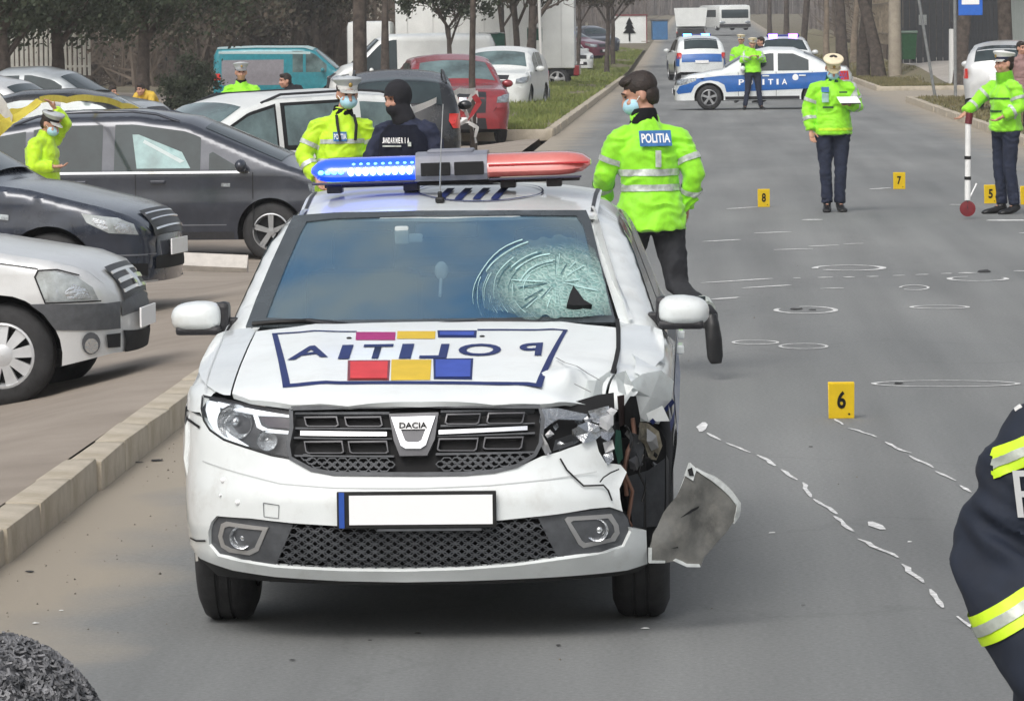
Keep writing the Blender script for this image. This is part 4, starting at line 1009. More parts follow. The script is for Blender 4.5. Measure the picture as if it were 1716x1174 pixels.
# impact zone: dented, crazed glass
def crazed():
    m = bpy.data.materials.new('crazed_glass'); m.use_nodes = True; nt = m.node_tree; N = nt.nodes; L = nt.links; b = N['Principled BSDF']
    tc = N.new('ShaderNodeTexCoord'); v = N.new('ShaderNodeTexVoronoi'); v.feature = 'DISTANCE_TO_EDGE'; v.inputs['Scale'].default_value = 42; L.new(tc.outputs['Object'], v.inputs[0])
    r = N.new('ShaderNodeValToRGB'); r.color_ramp.elements[0].position = .02; r.color_ramp.elements[0].color = (.46, .62, .58, 1); r.color_ramp.elements[1].position = .16; r.color_ramp.elements[1].color = (.20, .37, .35, 1); L.new(v.outputs[0], r.inputs[0])
    n = N.new('ShaderNodeTexNoise'); n.inputs['Scale'].default_value = 7; n.inputs['Detail'].default_value = 8; L.new(tc.outputs['Object'], n.inputs[0])
    r2 = N.new('ShaderNodeValToRGB'); r2.color_ramp.elements[0].position = .38; r2.color_ramp.elements[0].color = (.19, .31, .30, 1); r2.color_ramp.elements[1].position = .62; r2.color_ramp.elements[1].color = (.34, .50, .45, 1); L.new(n.outputs[0], r2.inputs[0])
    mx = N.new('ShaderNodeMix'); mx.data_type = 'RGBA'; mx.inputs[0].default_value = .5; L.new(r2.outputs[0], mx.inputs[6]); L.new(r.outputs[0], mx.inputs[7]); L.new(mx.outputs[2], b.inputs['Base Color'])
    b.inputs['Roughness'].default_value = .3
    sp_ = N.new('ShaderNodeVectorMath'); sp_.operation = 'DISTANCE'; sp_.inputs[1].default_value = (ci[0] + .02, YW(*ci), ci[1] - .01); L.new(tc.outputs['Object'], sp_.inputs[0])
    na = N.new('ShaderNodeMath'); na.operation = 'MULTIPLY_ADD'; na.inputs[1].default_value = .14; L.new(n.outputs[0], na.inputs[0]); L.new(sp_.outputs['Value'], na.inputs[2])
    mrr = N.new('ShaderNodeMapRange'); mrr.inputs[1].default_value = .20; mrr.inputs[2].default_value = .37; mrr.inputs[3].default_value = 1; mrr.inputs[4].default_value = .12; L.new(na.outputs[0], mrr.inputs[0]); L.new(mrr.outputs[0], b.inputs['Alpha'])
    bp = N.new('ShaderNodeBump'); bp.inputs['Distance'].default_value = .012; L.new(v.outputs[0], bp.inputs['Height']); L.new(bp.outputs[0], b.inputs['Normal'])
    return m
ci = wp(930, 480); ci = (ci[0], ci[1])
Mcz = crazed()
czp = [wp(*p) for p in ((812, 486), (818, 468), (832, 450), (852, 432), (880, 416), (912, 407), (946, 404), (972, 408), (994, 424), (1002, 446), (1011, 480), (1017, 508), (1023, 534), (960, 536), (900, 532), (850, 526), (824, 516), (812, 502))]
scr = patch('windscreen', ws, wsc, glm, hero, FO, step=.05, off=-.004)
patch('glass_border', ws, wsc, mat('black_glass_frit', (.05, .06, .065), .15, coat=1, var=.2), scr, FO, holes=[wi], step=.05, off=.003, thick=.01)
_c = []
for i_, q_ in enumerate(dens(czp, .012)):
    d_ = Vector((q_[0] - ci[0], q_[1] - ci[1])); k_ = (.030 * noise.noise(Vector((q_[0] * 30, q_[1] * 30, 0))) + .012) * (1 if d_.x < .02 else .2)
    d_ = d_ * (1 + k_ / max(.05, d_.length)); _c.append((ci[0] + d_.x, ci[1] + d_.y))
czp = _c
def crd(q):
    dx, dz = q.x - ci[0], (q.z - ci[1]) * 1.5; r = math.hypot(dx, dz) / .24; a = math.atan2(dz, dx)
    n = noise.noise(Vector((q.x * 9, q.z * 9, 0)))
    return q + Vector((0, .004 * max(0, 1 - r) + .006 * math.sin(r * 26 + 4.0 * n) * sm(1.5 - r) + .006 * n, .006 * n))
patch('shattered_glass', czp, wsc, Mcz, scr, FO, step=.011, off=.016, disp=crd, smooth=None, label='pale green crazed impact area of the windscreen')
M_crk = mat('crack_line_pale', (.42, .62, .60), .4, var=.2); M_crk2 = mat('crack_line_dark', (.05, .12, .14), .3, var=.3)
for i in range(30):
    dark = i % 3 == 2; rr = .11 + .19 * (i / 30) ** 1; a0_ = rs.uniform(.7, 3.9); a1_ = a0_ + rs.uniform(.4, 1.5)
    Q = []
    for k in range(13):
        a = a0_ + (a1_ - a0_) * k / 12; r_ = rr * (1 + .03 * noise.noise(Vector((a * 2, i, 0)))) 
        Q.append((ci[0] + r_ * 1.08 * math.cos(a), ci[1] - .02 + r_ * .72 * math.sin(a)))
    Q = [q for q in Q if inpoly(q[0], q[1], wi)]
    if len(Q) < 4: continue
    w_ = rs.uniform(.0009, .0022)
    P1 = [(q[0], q[1] + w_) for q in Q]; P2 = [(q[0] + w_, q[1] - w_) for q in Q]
    try: patch('crack_line', P1 + P2[::-1], wsc, M_crk2 if dark else M_crk, scr, FO, step=.03, off=.020 if rr < .24 else .004)
    except Exception as e: pass
for i in range(34):   # radial cracks
    a = rs.uniform(0, 6.28); r0 = rs.uniform(.02, .1); r1 = r0 + rs.uniform(.04, .12); Q = []
    for k in range(5):
        r_ = r0 + (r1 - r0) * k / 4; Q.append((ci[0] + r_ * math.cos(a + .1 * noise.noise(Vector((k, i, 0)))), ci[1] + r_ * .7 * math.sin(a)))
    if not all(inpoly(q[0], q[1], czp) for q in Q): continue
    P1 = [(q[0], q[1] + .0018) for q in Q]; P2 = [(q[0] + .0018, q[1] - .0018) for q in Q]
    patch('crack_line', P1 + P2[::-1], wsc, rs.choice([M_crk, M_crk2]), scr, FO, step=.04, off=.020)
patch('hole_in_glass', [wp(*p) for p in ((948, 523), (953, 505), (959, 491), (966, 500), (976, 514), (990, 523), (968, 524))], wsc, M_dark, scr, FO, step=.02, off=.034, thick=.02)
# ---- A-pillars
for s in (-1, 1):
    # white pillar skin between windscreen edge and side window
    zs = [1.035, 1.10, 1.18, 1.26, 1.34, 1.40, 1.43]
    xin = [.705, .685, .657, .630, .603, .583, .572]; bm = bmesh.new(); rows = []
    for z, xi in zip(zs, xin):
        yo = lerp([(1.03, 1.42), (1.395, 2.04), (1.43, 2.2)], z) ; zz = z
        xo = H.w(yo, z - .004)
        p0 = Vector((s * (xi - .005), YW(xi, z) + .0, z)); p2 = Vector((s * (xo + .003), yo + .05, z + .0)); p1 = (p0 + p2) / 2 + Vector((s * .016, -.022, .004))
        rows.append([bm.verts.new(p0), bm.verts.new(p1), bm.verts.new(p2)])
    for a, b in zip(rows, rows[1:]):
        for k in range(2): bm.faces.new((a[k], a[k + 1], b[k + 1], b[k]))
    bmo('windscreen_pillar', bm, M_white, hero, 60)
# roof front panel joins windscreen top to shell
def roofz(x, y): 
    return lerp([(1.88, 1.398), (1.95, 1.420), (2.04, 1.437), (2.2, 1.466), (2.5, 1.500), (2.9, 1.515)], y) - .035 * (abs(x) / .56) ** 3
patch('roof', [(-.575, 2.03), (-.50, 1.965), (-.25, 1.905), (0, 1.885), (.25, 1.905), (.50, 1.965), (.575, 2.03), (.58, 2.4), (.58, 2.75), (-.58, 2.75), (-.58, 2.4)], lambda x, y: (x, y, roofz(x, y)), M_white, hero, (0, 0, 1), step=.06, off=.003, thick=.015)
for s in (-1, 1):
    patch('roof_channel', [(s * .548, 2.07), (s * .562, 2.09), (s * .572, 2.75), (s * .556, 2.75)], lambda x, y: (x, y, roofz(x, y)), M_black, hero, (0, 0, 1), off=.006, step=.08)
def qr(name, P, m, off=.006):
    def rp(px, py):
        y = 2.2
        for _ in range(40):
            p = at(px, py, HY + y); e = p.z - roofz(p.x - HX, y); y += e * 3.5; y = max(1.9, min(2.9, y))
        return (p.x - HX, y)
    return patch(name, [rp(*p) for p in P], lambda x, y: (x, y, roofz(x, y)), m, hero, (0, 0, 1), off=off, step=.05)
try:
    rgo = [(803 + 108 * math.cos(t), 312 + 8 * math.sin(t)) for t in rng(0, 6.28, 28)[:-1]]; rgi = [(803 + 102 * math.cos(t), 312 + 6 * math.sin(t)) for t in rng(0, 6.28, 28)[:-1]]
    cenx = at(803, 312, HY + 2.3).x - HX
    E = lambda a, b: [(cenx + a * math.cos(t), 2.38 + b * math.sin(t)) for t in rng(0, 6.28, 30)[:-1]]
    patch('roof_marking', E(.25, .27), lambda x, y: (x, y, roofz(x, y)), M_navy, hero, (0, 0, 1), holes=[E(.243, .255)], off=.008, step=.05)
    for i in range(4):
        xx = cenx - .16 + i * .07
        patch('roof_marking', [(xx, 2.15), (xx + .03, 2.15), (xx + .06, 2.42), (xx + .03, 2.42)], lambda x, y: (x, y, roofz(x, y)), M_navy, hero, (0, 0, 1), off=.008, step=.05)
except Exception as e: print('roof mark', e)
# ---- side glass, doors, handles
both(H, 'side_window', [(1.62, .965), (1.66, 1.02), (2.16, 1.335), (2.30, 1.365), (2.56, 1.385), (2.56, .965)], M_glass, hero, .004)
both(H, 'side_window', [(2.66, .965), (2.66, 1.388), (3.0, 1.39), (3.30, 1.36), (3.42, 1.28), (3.42, .965)], M_glass, hero, .004)
both(H, 'window_trim', [(1.55, .94), (1.55, .962), (3.5, .962), (3.5, .94)], M_black, hero, .007)
both(H, 'quarter_trim', [(1.47, .96), (1.60, .96), (1.64, 1.02), (1.60, 1.03)], M_black, hero, .006)
for yy in (1.42, 2.61, 3.5): both(H, 'door_seam', [(yy, .32), (yy + .008, .32), (yy + .008, .94), (yy, .94)], M_dark, hero, .002)
both(H, 'blue_side_band', [(1.0, .62), (1.0, .80), (3.95, .84), (3.95, .66)], M_pblue, hero, .003)
for yy in (2.42, 3.32):
    for s in (-1, 1):
        bm = bmesh.new(); bbox(bm, (s * (H.w(yy, .86) + .022), yy, .86), (.03, .17, .035), .008); bmo('door_handle', bm, M_white, hero)
patch('rear_window', quad_t(H, -.5, .5, tz(H, 1.36, False) - .02 if False else ty(H, 3.66), ty(H, 3.98)), H.rib, M_glass, hero, (0, 1, 1), off=.004)
for s in (-1, 1): patch('tail_lamp', [(4.10, .82), (4.345, .82), (4.34, 1.0), (4.12, 1.0)], H.sideR if s > 0 else H.sideL, M_tail, hero, (s, 0, 0), off=.005)
# ---- mirrors
for s, z0_ in ((-1, 1.045), (1, 1.05)):
    bm = bmesh.new(); vs = ell(bm, (0, 0, 0), (1, 1, 1), None, 24, 14)
    for v in vs:
        x, y, z = v.co; f = lambda t, p: math.copysign(abs(t) ** p, t)
        x2, z2 = f(x, .62), f(z, .62)
        X = x2 * .096; Z = z2 * .058 - (.012 if z2 > 0 else 0) * (x2 * s > 0) * abs(x2); Y = y * .085 if y < 0 else y * .03
        v.co = Vector((s * (.905 if s > 0 else .925) + X, 1.56 + Y, z0_ + Z + .012))
    o = bmo('wing_mirror', bm, M_white, hero, 60)
    bm = bmesh.new(); bbox(bm, (s * (.895 if s > 0 else .915), 1.56, z0_ - .040), (.172, .12, .034), .014); bbox(bm, (s * .80, 1.585, z0_ - .03), (.06, .05, .07), .012); bbox(bm, (s * .825, 1.575, z0_ + .01), (.05, .08, .11), .02); bmo('mirror_base', bm, M_black, o)
    bm = bmesh.new(); bbox(bm, (s * .905, 1.597, z0_ + .012), (.165, .01, .10), .004); bmo('mirror_glass', bm, M_glass, o)
# ---- wipers
def wiper(P, blade):
    bm = bmesh.new(); tube(bm, [Vector(wsc(*wp(*p))) + Vector((0, -.03, .0)) for p in P], .008, 6); o = bmo('wiper', bm, M_black, hero, 60)
    bm = bmesh.new(); tube(bm, [Vector(wsc(*wp(*p))) + Vector((0, -.018, .0)) for p in blade], .009, 6); bmo('wiper_blade', bm, M_blk, o, 60)
wiper([(600, 549), (560, 543), (515, 536)], [(424, 542), (470, 539), (520, 537), (575, 543), (606, 548)])
wiper([(940, 541), (860, 537), (800, 536)], [(700, 546), (760, 541), (830, 538), (880, 539)])
# ---- interior
bm = bmesh.new(); bbox(bm, (0, 1.75, .90), (1.30, .55, .16), .05); bmo('dashboard', bm, M_black, hero)
M_seat = mat('seat_fabric', (.05, .055, .065), .8, var=.2)
for x in (-.36, .36):
    bm = bmesh.new(); bbox(bm, (x, 2.52, .88), (.46, .16, .60), .06); bbox(bm, (x, 2.30, .56), (.46, .5, .14), .05); o = bmo('seat', bm, M_seat, hero, 50)
    bm = bmesh.new(); bbox(bm, (x, 2.54, 1.25), (.25, .09, .17), .04); bmo('headrest', bm, M_seat, o, 50)
bm = bmesh.new(); bbox(bm, (0, 3.2, .85), (1.2, .18, .55), .06); bmo('rear_seat', bm, M_seat, hero, 50)
bm = bmesh.new(); tube(bm, [(.36 + .18 * math.cos(t), 2.02 + .07 * math.sin(t), 1.0 + .16 * math.sin(t)) for t in rng(0, 2 * math.pi, 24)], .014, 8, False); bmo('steering_wheel', bm, M_black, hero, 60)
x, z = wp(672, 395); 
bm = bmesh.new(); bbox(bm, (x - .0, YW(x, z) + .05, z), (.055, .02, .07), .01); bbox(bm, (x + .03, YW(x, z) + .06, z - .012), (.10, .02, .035), .01); bmo('windscreen_camera', bm, mat('pale_plastic', (.5, .55, .56), .5), hero, 50)
x, z = wp(737, 388); bm = bmesh.new(); bbox(bm, (.0, YW(0, z) + .12, z - .0), (.24, .03, .06), .014); bmo('interior_mirror', bm, M_grey_pl, hero, 50)
x, z = wp(738, 455); bm = bmesh.new(); ell(bm, (x, YW(x, z) + .07, z), (.026, .012, .035)); tube(bm, [(x, YW(x, z) + .03, z - .03), (x + .003, YW(x, z - .08) + .03, z - .085)], .006, 6); bmo('phone_holder', bm, mat('pale_plastic', (.5, .55, .56), .5), hero, 50)
# ---- wheels
for s in (-1, 1):
    w_ = wheel(hero, s * .745, .86, .312, s, M_hub, 8, 'cap', .205); wheel(hero, s * .745, 3.49, .312, s, M_hub, 8, 'cap', .205)
bm = bmesh.new()
for k in range(2):
    pass
bm.free()
# ---- light bar

ybar = 2.38; BZ = -.018
lb = bmesh.new()
def barsec(x, h0, h1, d): return (x, h0, h1, d)
def barmesh(x0, x1, taper0, taper1, zlo=1.560, zhi=1.655, dep=.15, n=14, bow=.0):
    bm = bmesh.new(); rows = []
    for i in range(n + 1):
        t = i / n; x = x0 + (x1 - x0) * t; k = 1
        if taper0: k = min(k, math.sqrt(max(0.0, 1 - (1 - min(1, t / taper0)) ** 2)) * .75 + .25)
        if taper1: k = min(k, math.sqrt(max(0.0, 1 - (1 - min(1, (1 - t) / taper1)) ** 2)) * .75 + .25)
        zc = (zlo + zhi) / 2 + .006; hh = (zhi - zlo) / 2 * k; dd = dep * (.45 + .55 * k)
        sec = [(-dd, -hh * .55), (-dd * .96, .1 * hh), (-dd * .80, hh * .75), (-dd * .5, hh), (dd * .5, hh), (dd * .9, hh * .6), (dd, 0), (dd * .9, -hh * .9), (-dd * .85, -hh)]
        rows.append([bm.verts.new((x, ybar + a, zc + b)) for a, b in sec])
    for a, b in zip(rows, rows[1:]):
        for k in range(len(a)): bm.faces.new((a[k], a[(k + 1) % len(a)], b[(k + 1) % len(a)], b[k]))
    bm.faces.new(rows[0]); bm.faces.new(rows[-1][::-1])
    return bm
M_bluel = bpy.data.materials.new('blue_lens_lit'); M_bluel.use_nodes = True; b_ = M_bluel.node_tree.nodes['Principled BSDF']
b_.inputs['Base Color'].default_value = (.01, .06, .75, 1); b_.inputs['Roughness'].default_value = .12; b_.inputs['Coat Weight'].default_value = 1; b_.inputs['Emission Color'].default_value = (.01, .09, 1, 1); b_.inputs['Emission Strength'].default_value = .9
M_redl = mat('red_lens_faded', (.66, .20, .17), .22, coat=1, col2=(.58, .13, .11), scale=6, spec=.8)
M_barg = mat('bar_grey', (.20, .21, .25), .4, var=.15)
bar = bmo('light_bar', barmesh(-.135, .145, 0, 0, 1.554, 1.664, .155), M_barg, hero, 35)
bl_o = bmo('blue_lens', barmesh(-.545, -.135, .22, 0, 1.562, 1.652), M_bluel, bar, 40)
rl_o = bmo('red_lens', barmesh(.145, .545, 0, .35, 1.562, 1.652), M_redl, bar, 40)
bm = bmesh.new(); bbox(bm, (.0, ybar, 1.672), (.18, .18, .016), .008); bmo('top_cover', bm, M_barg, bar, 40)
bm = bmesh.new(); bbox(bm, (-.055, ybar - .157, 1.606), (.115, .01, .052), .004); bbox(bm, (.075, ybar - .157, 1.606), (.115, .01, .052), .004); bmo('speaker_grille', bm, M_dark, bar)
bm = bmesh.new(); bbox(bm, (.345, ybar - .135, 1.615), (.39, .03, .008), .003); bmo('lens_rib', bm, mat('dark_red_rib', (.45, .015, .02), .4), bar)
bm = bmesh.new(); bbox(bm, (-.34, ybar - .125, 1.562), (.40, .04, .008), .003); bmo('base_rail', bm, mat('bar_base', (.03, .03, .06), .4), bar)
bm = bmesh.new(); bbox(bm, (.33, ybar - .125, 1.560), (.36, .04, .008), .003); bmo('base_rail', bm, mat('bar_base', (.03, .03, .06), .4), bar)
M_led = mat('led_lit', (.5, .8, 1), .4, emit=(.30, .64, 1), estr=6); M_led2 = mat('led_lit_dim', (.3, .6, 1), .4, emit=(.08, .42, 1), estr=3.5)
def led(x, z, rx_, rz_, m, y=-.150):
    bm = bmesh.new(); ell(bm, (x, ybar + y, z), (rx_, .006, rz_), None, 10, 6); bmo('led', bm, m, bl_o, 60)
for i in range(9): led(-.385 + i * .0285, 1.606, .0135, .0165, M_led)
for i in range(4): led(-.502 + i * .026, 1.606, .0125, .009, M_led2)
for i in range(9): led(-.375 + i * .0285, 1.634, .0075, .0055, M_led2, -.128)
for x in (-.46, -.16, .22, .40):
    bm = bmesh.new(); bbox(bm, (x, ybar, 1.538), (.06, .10, .034), .006); bmo('bar_foot', bm, M_black, bar)
bm = bmesh.new(); bbox(bm, (0, ybar + .02, 1.548), (1.0, .09, .014), .004); bmo('cross_member', bm, M_black, bar)
p = at(737, 322, HY + 2.12); bm = bmesh.new(); bz_ = roofz(0, 2.12)
xx = p.x - HX; bbox(bm, (xx, 2.12, bz_ + .012), (.034, .05, .022), .007); bbox(bm, (xx, 2.12, bz_ + .03), (.016, .03, .03), .005); an = bmo('aerial_base', bm, M_blk, hero)
bar.rotation_euler = (0, R(-1.2), 0); bar.location = (1.6 * math.sin(R(1.2)), 0, -.026)
bm = bmesh.new(); tube(bm, [(xx, 2.12, bz_ + .03), (xx + .005, 2.14, bz_ + .2), (xx + .014, 2.18, bz_ + .38)], [.003, .0025, .002], 6); bmo('aerial', bm, M_metalg, an)
# ================================================================== OTHER VEHICLES
def outline(*a): return list(a)
SEDAN = dict(L=4.3, W=.86, R=.31, ya=.82, yb=3.45, belt=.93, tum=.34, rd=.07, fr=.55, fw=.62, rr=.5, rw=.75,
  out=[(.02, .24), (0, .5), (.05, .70), (.30, .84), (.9, .95), (1.15, .98), (1.85, 1.38), (2.3, 1.475), (2.9, 1.46), (3.4, 1.25), (3.75, 1.05), (4.2, 1.02), (4.3, .85), (4.27, .26)])
HATCH = dict(L=4.1, W=.86, R=.31, ya=.82, yb=3.4, belt=.93, tum=.34, rd=.07, fr=.5, fw=.62, rr=.5, rw=.75,
  out=[(.02, .24), (0, .5), (.05, .72), (.30, .86), (.9, .98), (1.1, 1.0), (1.8, 1.38), (2.3, 1.48), (3.1, 1.46), (3.8, 1.30), (4.05, .98), (4.1, .7), (4.07, .28)])
SUV = dict(L=4.45, W=.92, R=.36, ya=.88, yb=3.55, belt=1.05, tum=.30, rd=.08, fr=.5, fw=.68, rr=.5, rw=.8,
  out=[(.02, .30), (0, .6), (.05, .86), (.30, 1.02), (.9, 1.10), (1.15, 1.13), (1.8, 1.52), (2.3, 1.64), (3.3, 1.63), (4.0, 1.48), (4.35, 1.08), (4.45, .8), (4.42, .34)])
VAN = dict(L=4.9, W=.95, R=.33, ya=.9, yb=3.9, belt=1.10, tum=.12, rd=.09, fr=.5, fw=.7, rr=.3, rw=.92,
  out=[(.02, .28), (0, .6), (.06, .95), (.45, 1.12), (.75, 1.2), (1.45, 1.82), (1.8, 1.93), (3.5, 1.95), (4.75, 1.92), (4.86, 1.7), (4.9, .8), (4.88, .3)])
DOKK = dict(L=4.36, W=.88, R=.32, ya=.85, yb=3.6, belt=.98, tum=.16, rd=.07, fr=.5, fw=.66, rr=.3, rw=.9,
  out=[(.02, .25), (0, .55), (.05, .82), (.45, 1.0), (.95, 1.10), (1.65, 1.47), (2.1, 1.58), (3.4, 1.62), (4.15, 1.57), (4.3, 1.2), (4.36, .8), (4.34, .3)])
ZAF = dict(L=4.5, W=.88, R=.325, ya=.95, yb=3.65, belt=.99, tum=.28, rd=.08, fr=.5, fw=.66, rr=.5, rw=.8,
  out=[(.02, .24), (0, .5), (.06, .74), (.30, .90), (.75, 1.06), (1.9, 1.545), (2.5, 1.63), (3.4, 1.62), (4.1, 1.50), (4.4, 1.05), (4.5, .7), (4.47, .28)])
def mk(spec, name, label, cat, loc, rotz, paint, group=None, style='alloy', spokes=5, glass=None, detail=1, split=(1.0,), wins=None, rimm=None, step=.09, lights=True, pl=True):
    C = Car()
    for k, v in spec.items(): setattr(C, k, v)
    C.paint = paint; glass = glass or M_glass
    t = thing(name, label, cat, loc, rotz, group); C.t = t
    shell(C, t, step, .24)
    # windscreen and rear glass
    zs0 = C.belt + .07
    ywb = next(p[0] for p in C.pts if p[1] > C.belt + .09 and p[0] > .7); tops = max(p[1] for p in C.pts)
    ywt = next(p[0] for p in C.pts if p[1] > tops - .16)
    C.ywb, C.ywt = ywb, ywt
    wt = C.w(ywt, C.ztop(ywt)); wb = C.w(ywb, C.ztop(ywb))
    t0, t1 = ty(C, ywb), ty(C, ywt)
    rib_patch(C, 'windscreen', [(-wb * .94, t0), (wb * .94, t0), (wt * .90, t1), (-wt * .90, t1)], glass, t, .005)
    rr = [p for p in C.pts if p[0] > 2.5 and p[1] > C.belt + .06 and p[1] < tops - .10]
    if rr:
        ta, tb = C.T[C.pts.index(rr[0])], C.T[C.pts.index(rr[-1])]
        if tb - ta > .1: rib_patch(C, 'rear_window', [(-wt * .85, ta), (wt * .85, ta), (wb * .80, tb), (-wb * .80, tb)], glass, t, .005, (0, 1, .6))
    for (a, b) in (wins or [(ywb + .42, 2.42), (2.52, 3.30)]):
        both(C, 'side_window', win_poly(C, a, b, .06), glass, t, .004)
    zb_ = C.belt
    for yy in ([ywb + .30, 2.47, 3.36] if detail else []):
        both(C, 'door_seam', [(yy, .34), (yy + .01, .34), (yy + .01, zb_), (yy, zb_)], M_dark, t, .002)
    both(C, 'sill_trim', [(C.ya + C.R + .09, .25), (C.yb - C.R - .09, .25), (C.yb - C.R - .09, .33), (C.ya + C.R + .09, .33)], M_black, t, .006)
    if lights:
        zf = lerp([(p[0], p[1]) for p in C.out[2:6]], .2)
        lamp(C, [(.02, zf - .17), (.03, zf - .06), (.16, zf - .02), (.52, zf + .03), (.50, zf - .06), (.25, zf - .15)], M_lens, t)
        lamp(C, [(C.L - .28, C.belt - .22), (C.L - .03, C.belt - .22), (C.L - .05, C.belt - .0), (C.L - .25, C.belt - .0)], M_tail, t, 'tail_lamp')
        rib_patch(C, 'grille', [(-.42, tz(C, .55)), (.42, tz(C, .55)), (.46, tz(C, zf - .04)), (-.46, tz(C, zf - .04))], M_black, t, .006, (0, -1, 0))
        rib_patch(C, 'lower_grille', [(-.45, tz(C, .30)), (.45, tz(C, .30)), (.42, tz(C, .42)), (-.42, tz(C, .42))], M_black, t, .006, (0, -1, 0))
        if pl:
            for (yy, zz) in ((-.082, .47), (C.L + .082, .72)):
                bm = bmesh.new(); bbox(bm, (0, yy, zz), (.5, .012, .11), .003); bmo('number_plate', bm, M_plate, t)
    wheels(C, t, style, spokes, rimm)
    mirror(C, t, ywb + .42, C.belt + .03, paint)
    if detail:
        for yy in (2.22, 3.12):
            for s in (-1, 1):
                bm = bmesh.new(); bbox(bm, (s * (C.w(yy, C.belt - .1) + .018), yy, C.belt - .10), (.03, .17, .035), .008); bmo('door_handle', bm, paint, t)
    return C
def rails(C, y0, y1, m=M_black):
    for s in (-1, 1):
        bm = bmesh.new(); P = [(s * (C.w(y, C.ztop(y) - .02) - .05), y, C.ztop(y) + (.05 if 0 < i < 7 else .0)) for i, y in enumerate(rng(y0, y1, 7))]
        tube(bm, P, .018, 6); bmo('roof_rail', bm, m, C.t, 60)
# ---- silver saloon, nearest on the left
SIL = [(.03, .30), (.0, .42), (.0, .60), (.06, .70), (.16, .80), (.32, .855)] + SEDAN['out'][4:]
C = mk(dict(SEDAN, ya=.65, R=.305, out=SIL, fr=.48, fw=.50), 'parked_car', 'silver saloon with dark bumper strip, nearest of the cars parked on the left', 'car', (-3.43, 28.8, -.08), R(87), M_silver, 'cars parked nose towards the road', 'cap', 9, rimm=M_hub, step=.05, wins=[(1.5, 2.4), (2.5, 3.3)], lights=False)
t = C.t
M_hl = mat('headlight_glass', (.50, .54, .55), .1, .3, coat=1, col2=(.26, .28, .28), scale=9)
lamp(C, [(.09, .625), (.12, .70), (.20, .765), (.32, .80), (.41, .80), (.43, .77), (.39, .66), (.375, .622)], M_hl, t, step=.03)
for s in (-1, 1):
    f = C.sideR if s > 0 else C.sideL
    patch('lamp_reflector', [(.13, .64), (.15, .69), (.22, .725), (.27, .68), (.25, .635)], f, M_lamp, t, (s, 0, 0), off=.009, step=.04)
    patch('indicator', [(.36, .64), (.375, .76), (.405, .78), (.41, .75), (.38, .64)], f, M_orange if False else M_hl, t, (s, 0, 0), off=.009, step=.04)
    patch('headlight_gap', [(.08, .615), (.38, .612), (.442, .77), (.42, .812), (.31, .812), (.19, .775), (.19, .768), (.31, .803), (.412, .803), (.432, .77), (.374, .62), (.08, .622)], f, M_dark, t, (s, 0, 0), off=.010, step=.05)
both(C, 'bumper_strip', [(.005, .44), (.005, .60), (.40, .612), (.47, .61), (.39, .55), (.325, .455)], M_grey_pl, t, .008, step=.05)
rib_patch(C, 'bumper_strip', [(-.46, tz(C, .44)), (.46, tz(C, .44)), (.46, tz(C, .58)), (-.46, tz(C, .58))], M_grey_pl, t, .008, (0, -1, 0))
both(C, 'fog_lamp', [(.14 + .034 * math.cos(a), .355 + .045 * math.sin(a)) for a in rng(0, 6.28, 16)[:-1]], M_lamp, t, .016, step=.03)
both(C, 'fog_lamp_recess', [(.14 + .046 * math.cos(a), .37 + .066 * math.sin(a)) for a in rng(0, 6.28, 16)[:-1]], M_grey_pl, t, .013, step=.03)
rib_patch(C, 'grille', quad_t(C, -.40, .40, tz(C, .585), tz(C, .585) + .22), M_black, t, .012, (0, -1, .3))
for k in range(3): rib_patch(C, 'grille_bar', quad_t(C, -.37, .37, tz(C, .585) + .035 + k * .06, tz(C, .585) + .055 + k * .06), M_silver, t, .020, (0, -1, .3), thick=.01)
rib_patch(C, 'grille_badge', quad_t(C, -.06, .06, tz(C, .585) + .03, tz(C, .585) + .15), M_chrome, t, .028, (0, -1, .3), thick=.01)
rib_patch(C, 'lower_grille', quad_t(C, -.42, .42, tz(C, .27), tz(C, .40)), M_dark, t, .010, (0, -1, 0))
both(C, 'lower_grille_end', [(.01, .33), (.008, .415), (.065, .415), (.06, .335)], M_dark, t, .014, step=.03)
bm = bmesh.new(); bbox(bm, (0, -.085, .49), (.52, .012, .12), .003); bmo('number_plate', bm, M_plate, t)
both(C, 'bonnet_seam', [(.42, .815), (1.1, .915), (1.1, .921), (.42, .821)], M_dark, t, .004, step=.05)
bm = bmesh.new(); bbox(bm, (-.35, .62, .905), (.03, .05, .012), .004); bmo('washer_jet', bm, M_blk, t)
# ---- navy saloon behind it
NAV = [(.03, .24), (.0, .42), (.0, .58), (.05, .67), (.14, .745), (.32, .81)] + SEDAN['out'][4:]
C = mk(dict(SEDAN, ya=.72, out=NAV, fr=.48, fw=.5), 'parked_car', 'dark navy saloon parked between the silver saloon and the grey people carrier', 'car', (-4.06, 36.4, .0), R(83), M_blue_dark, 'cars parked nose towards the road', 'alloy', 5, step=.05, wins=[(1.5, 2.4), (2.5, 3.3)], lights=False)
t = C.t
lamp(C, [(.07, .60), (.10, .68), (.20, .73), (.46, .77), (.42, .70), (.26, .62)], M_hl, t, step=.03)
for s in (-1, 1):
    f = C.sideR if s > 0 else C.sideL
    patch('lamp_reflector', [(.10, .61), (.12, .67), (.19, .70), (.23, .67), (.20, .62)], f, M_lamp, t, (s, 0, 0), off=.010, step=.04)
    patch('lamp_reflector', [(.26, .64), (.28, .715), (.37, .735), (.38, .71), (.31, .65)], f, M_lamp, t, (s, 0, 0), off=.010, step=.04)
rib_patch(C, 'grille', quad_t(C, -.46, .46, tz(C, .56), tz(C, .56) + .22), M_black, t, .010, (0, -1, .3))
for k in range(3): rib_patch(C, 'grille_bar', quad_t(C, -.42, .42, tz(C, .56) + .04 + k * .065, tz(C, .56) + .055 + k * .065), M_chrome, t, .018, (0, -1, .3), thick=.01)
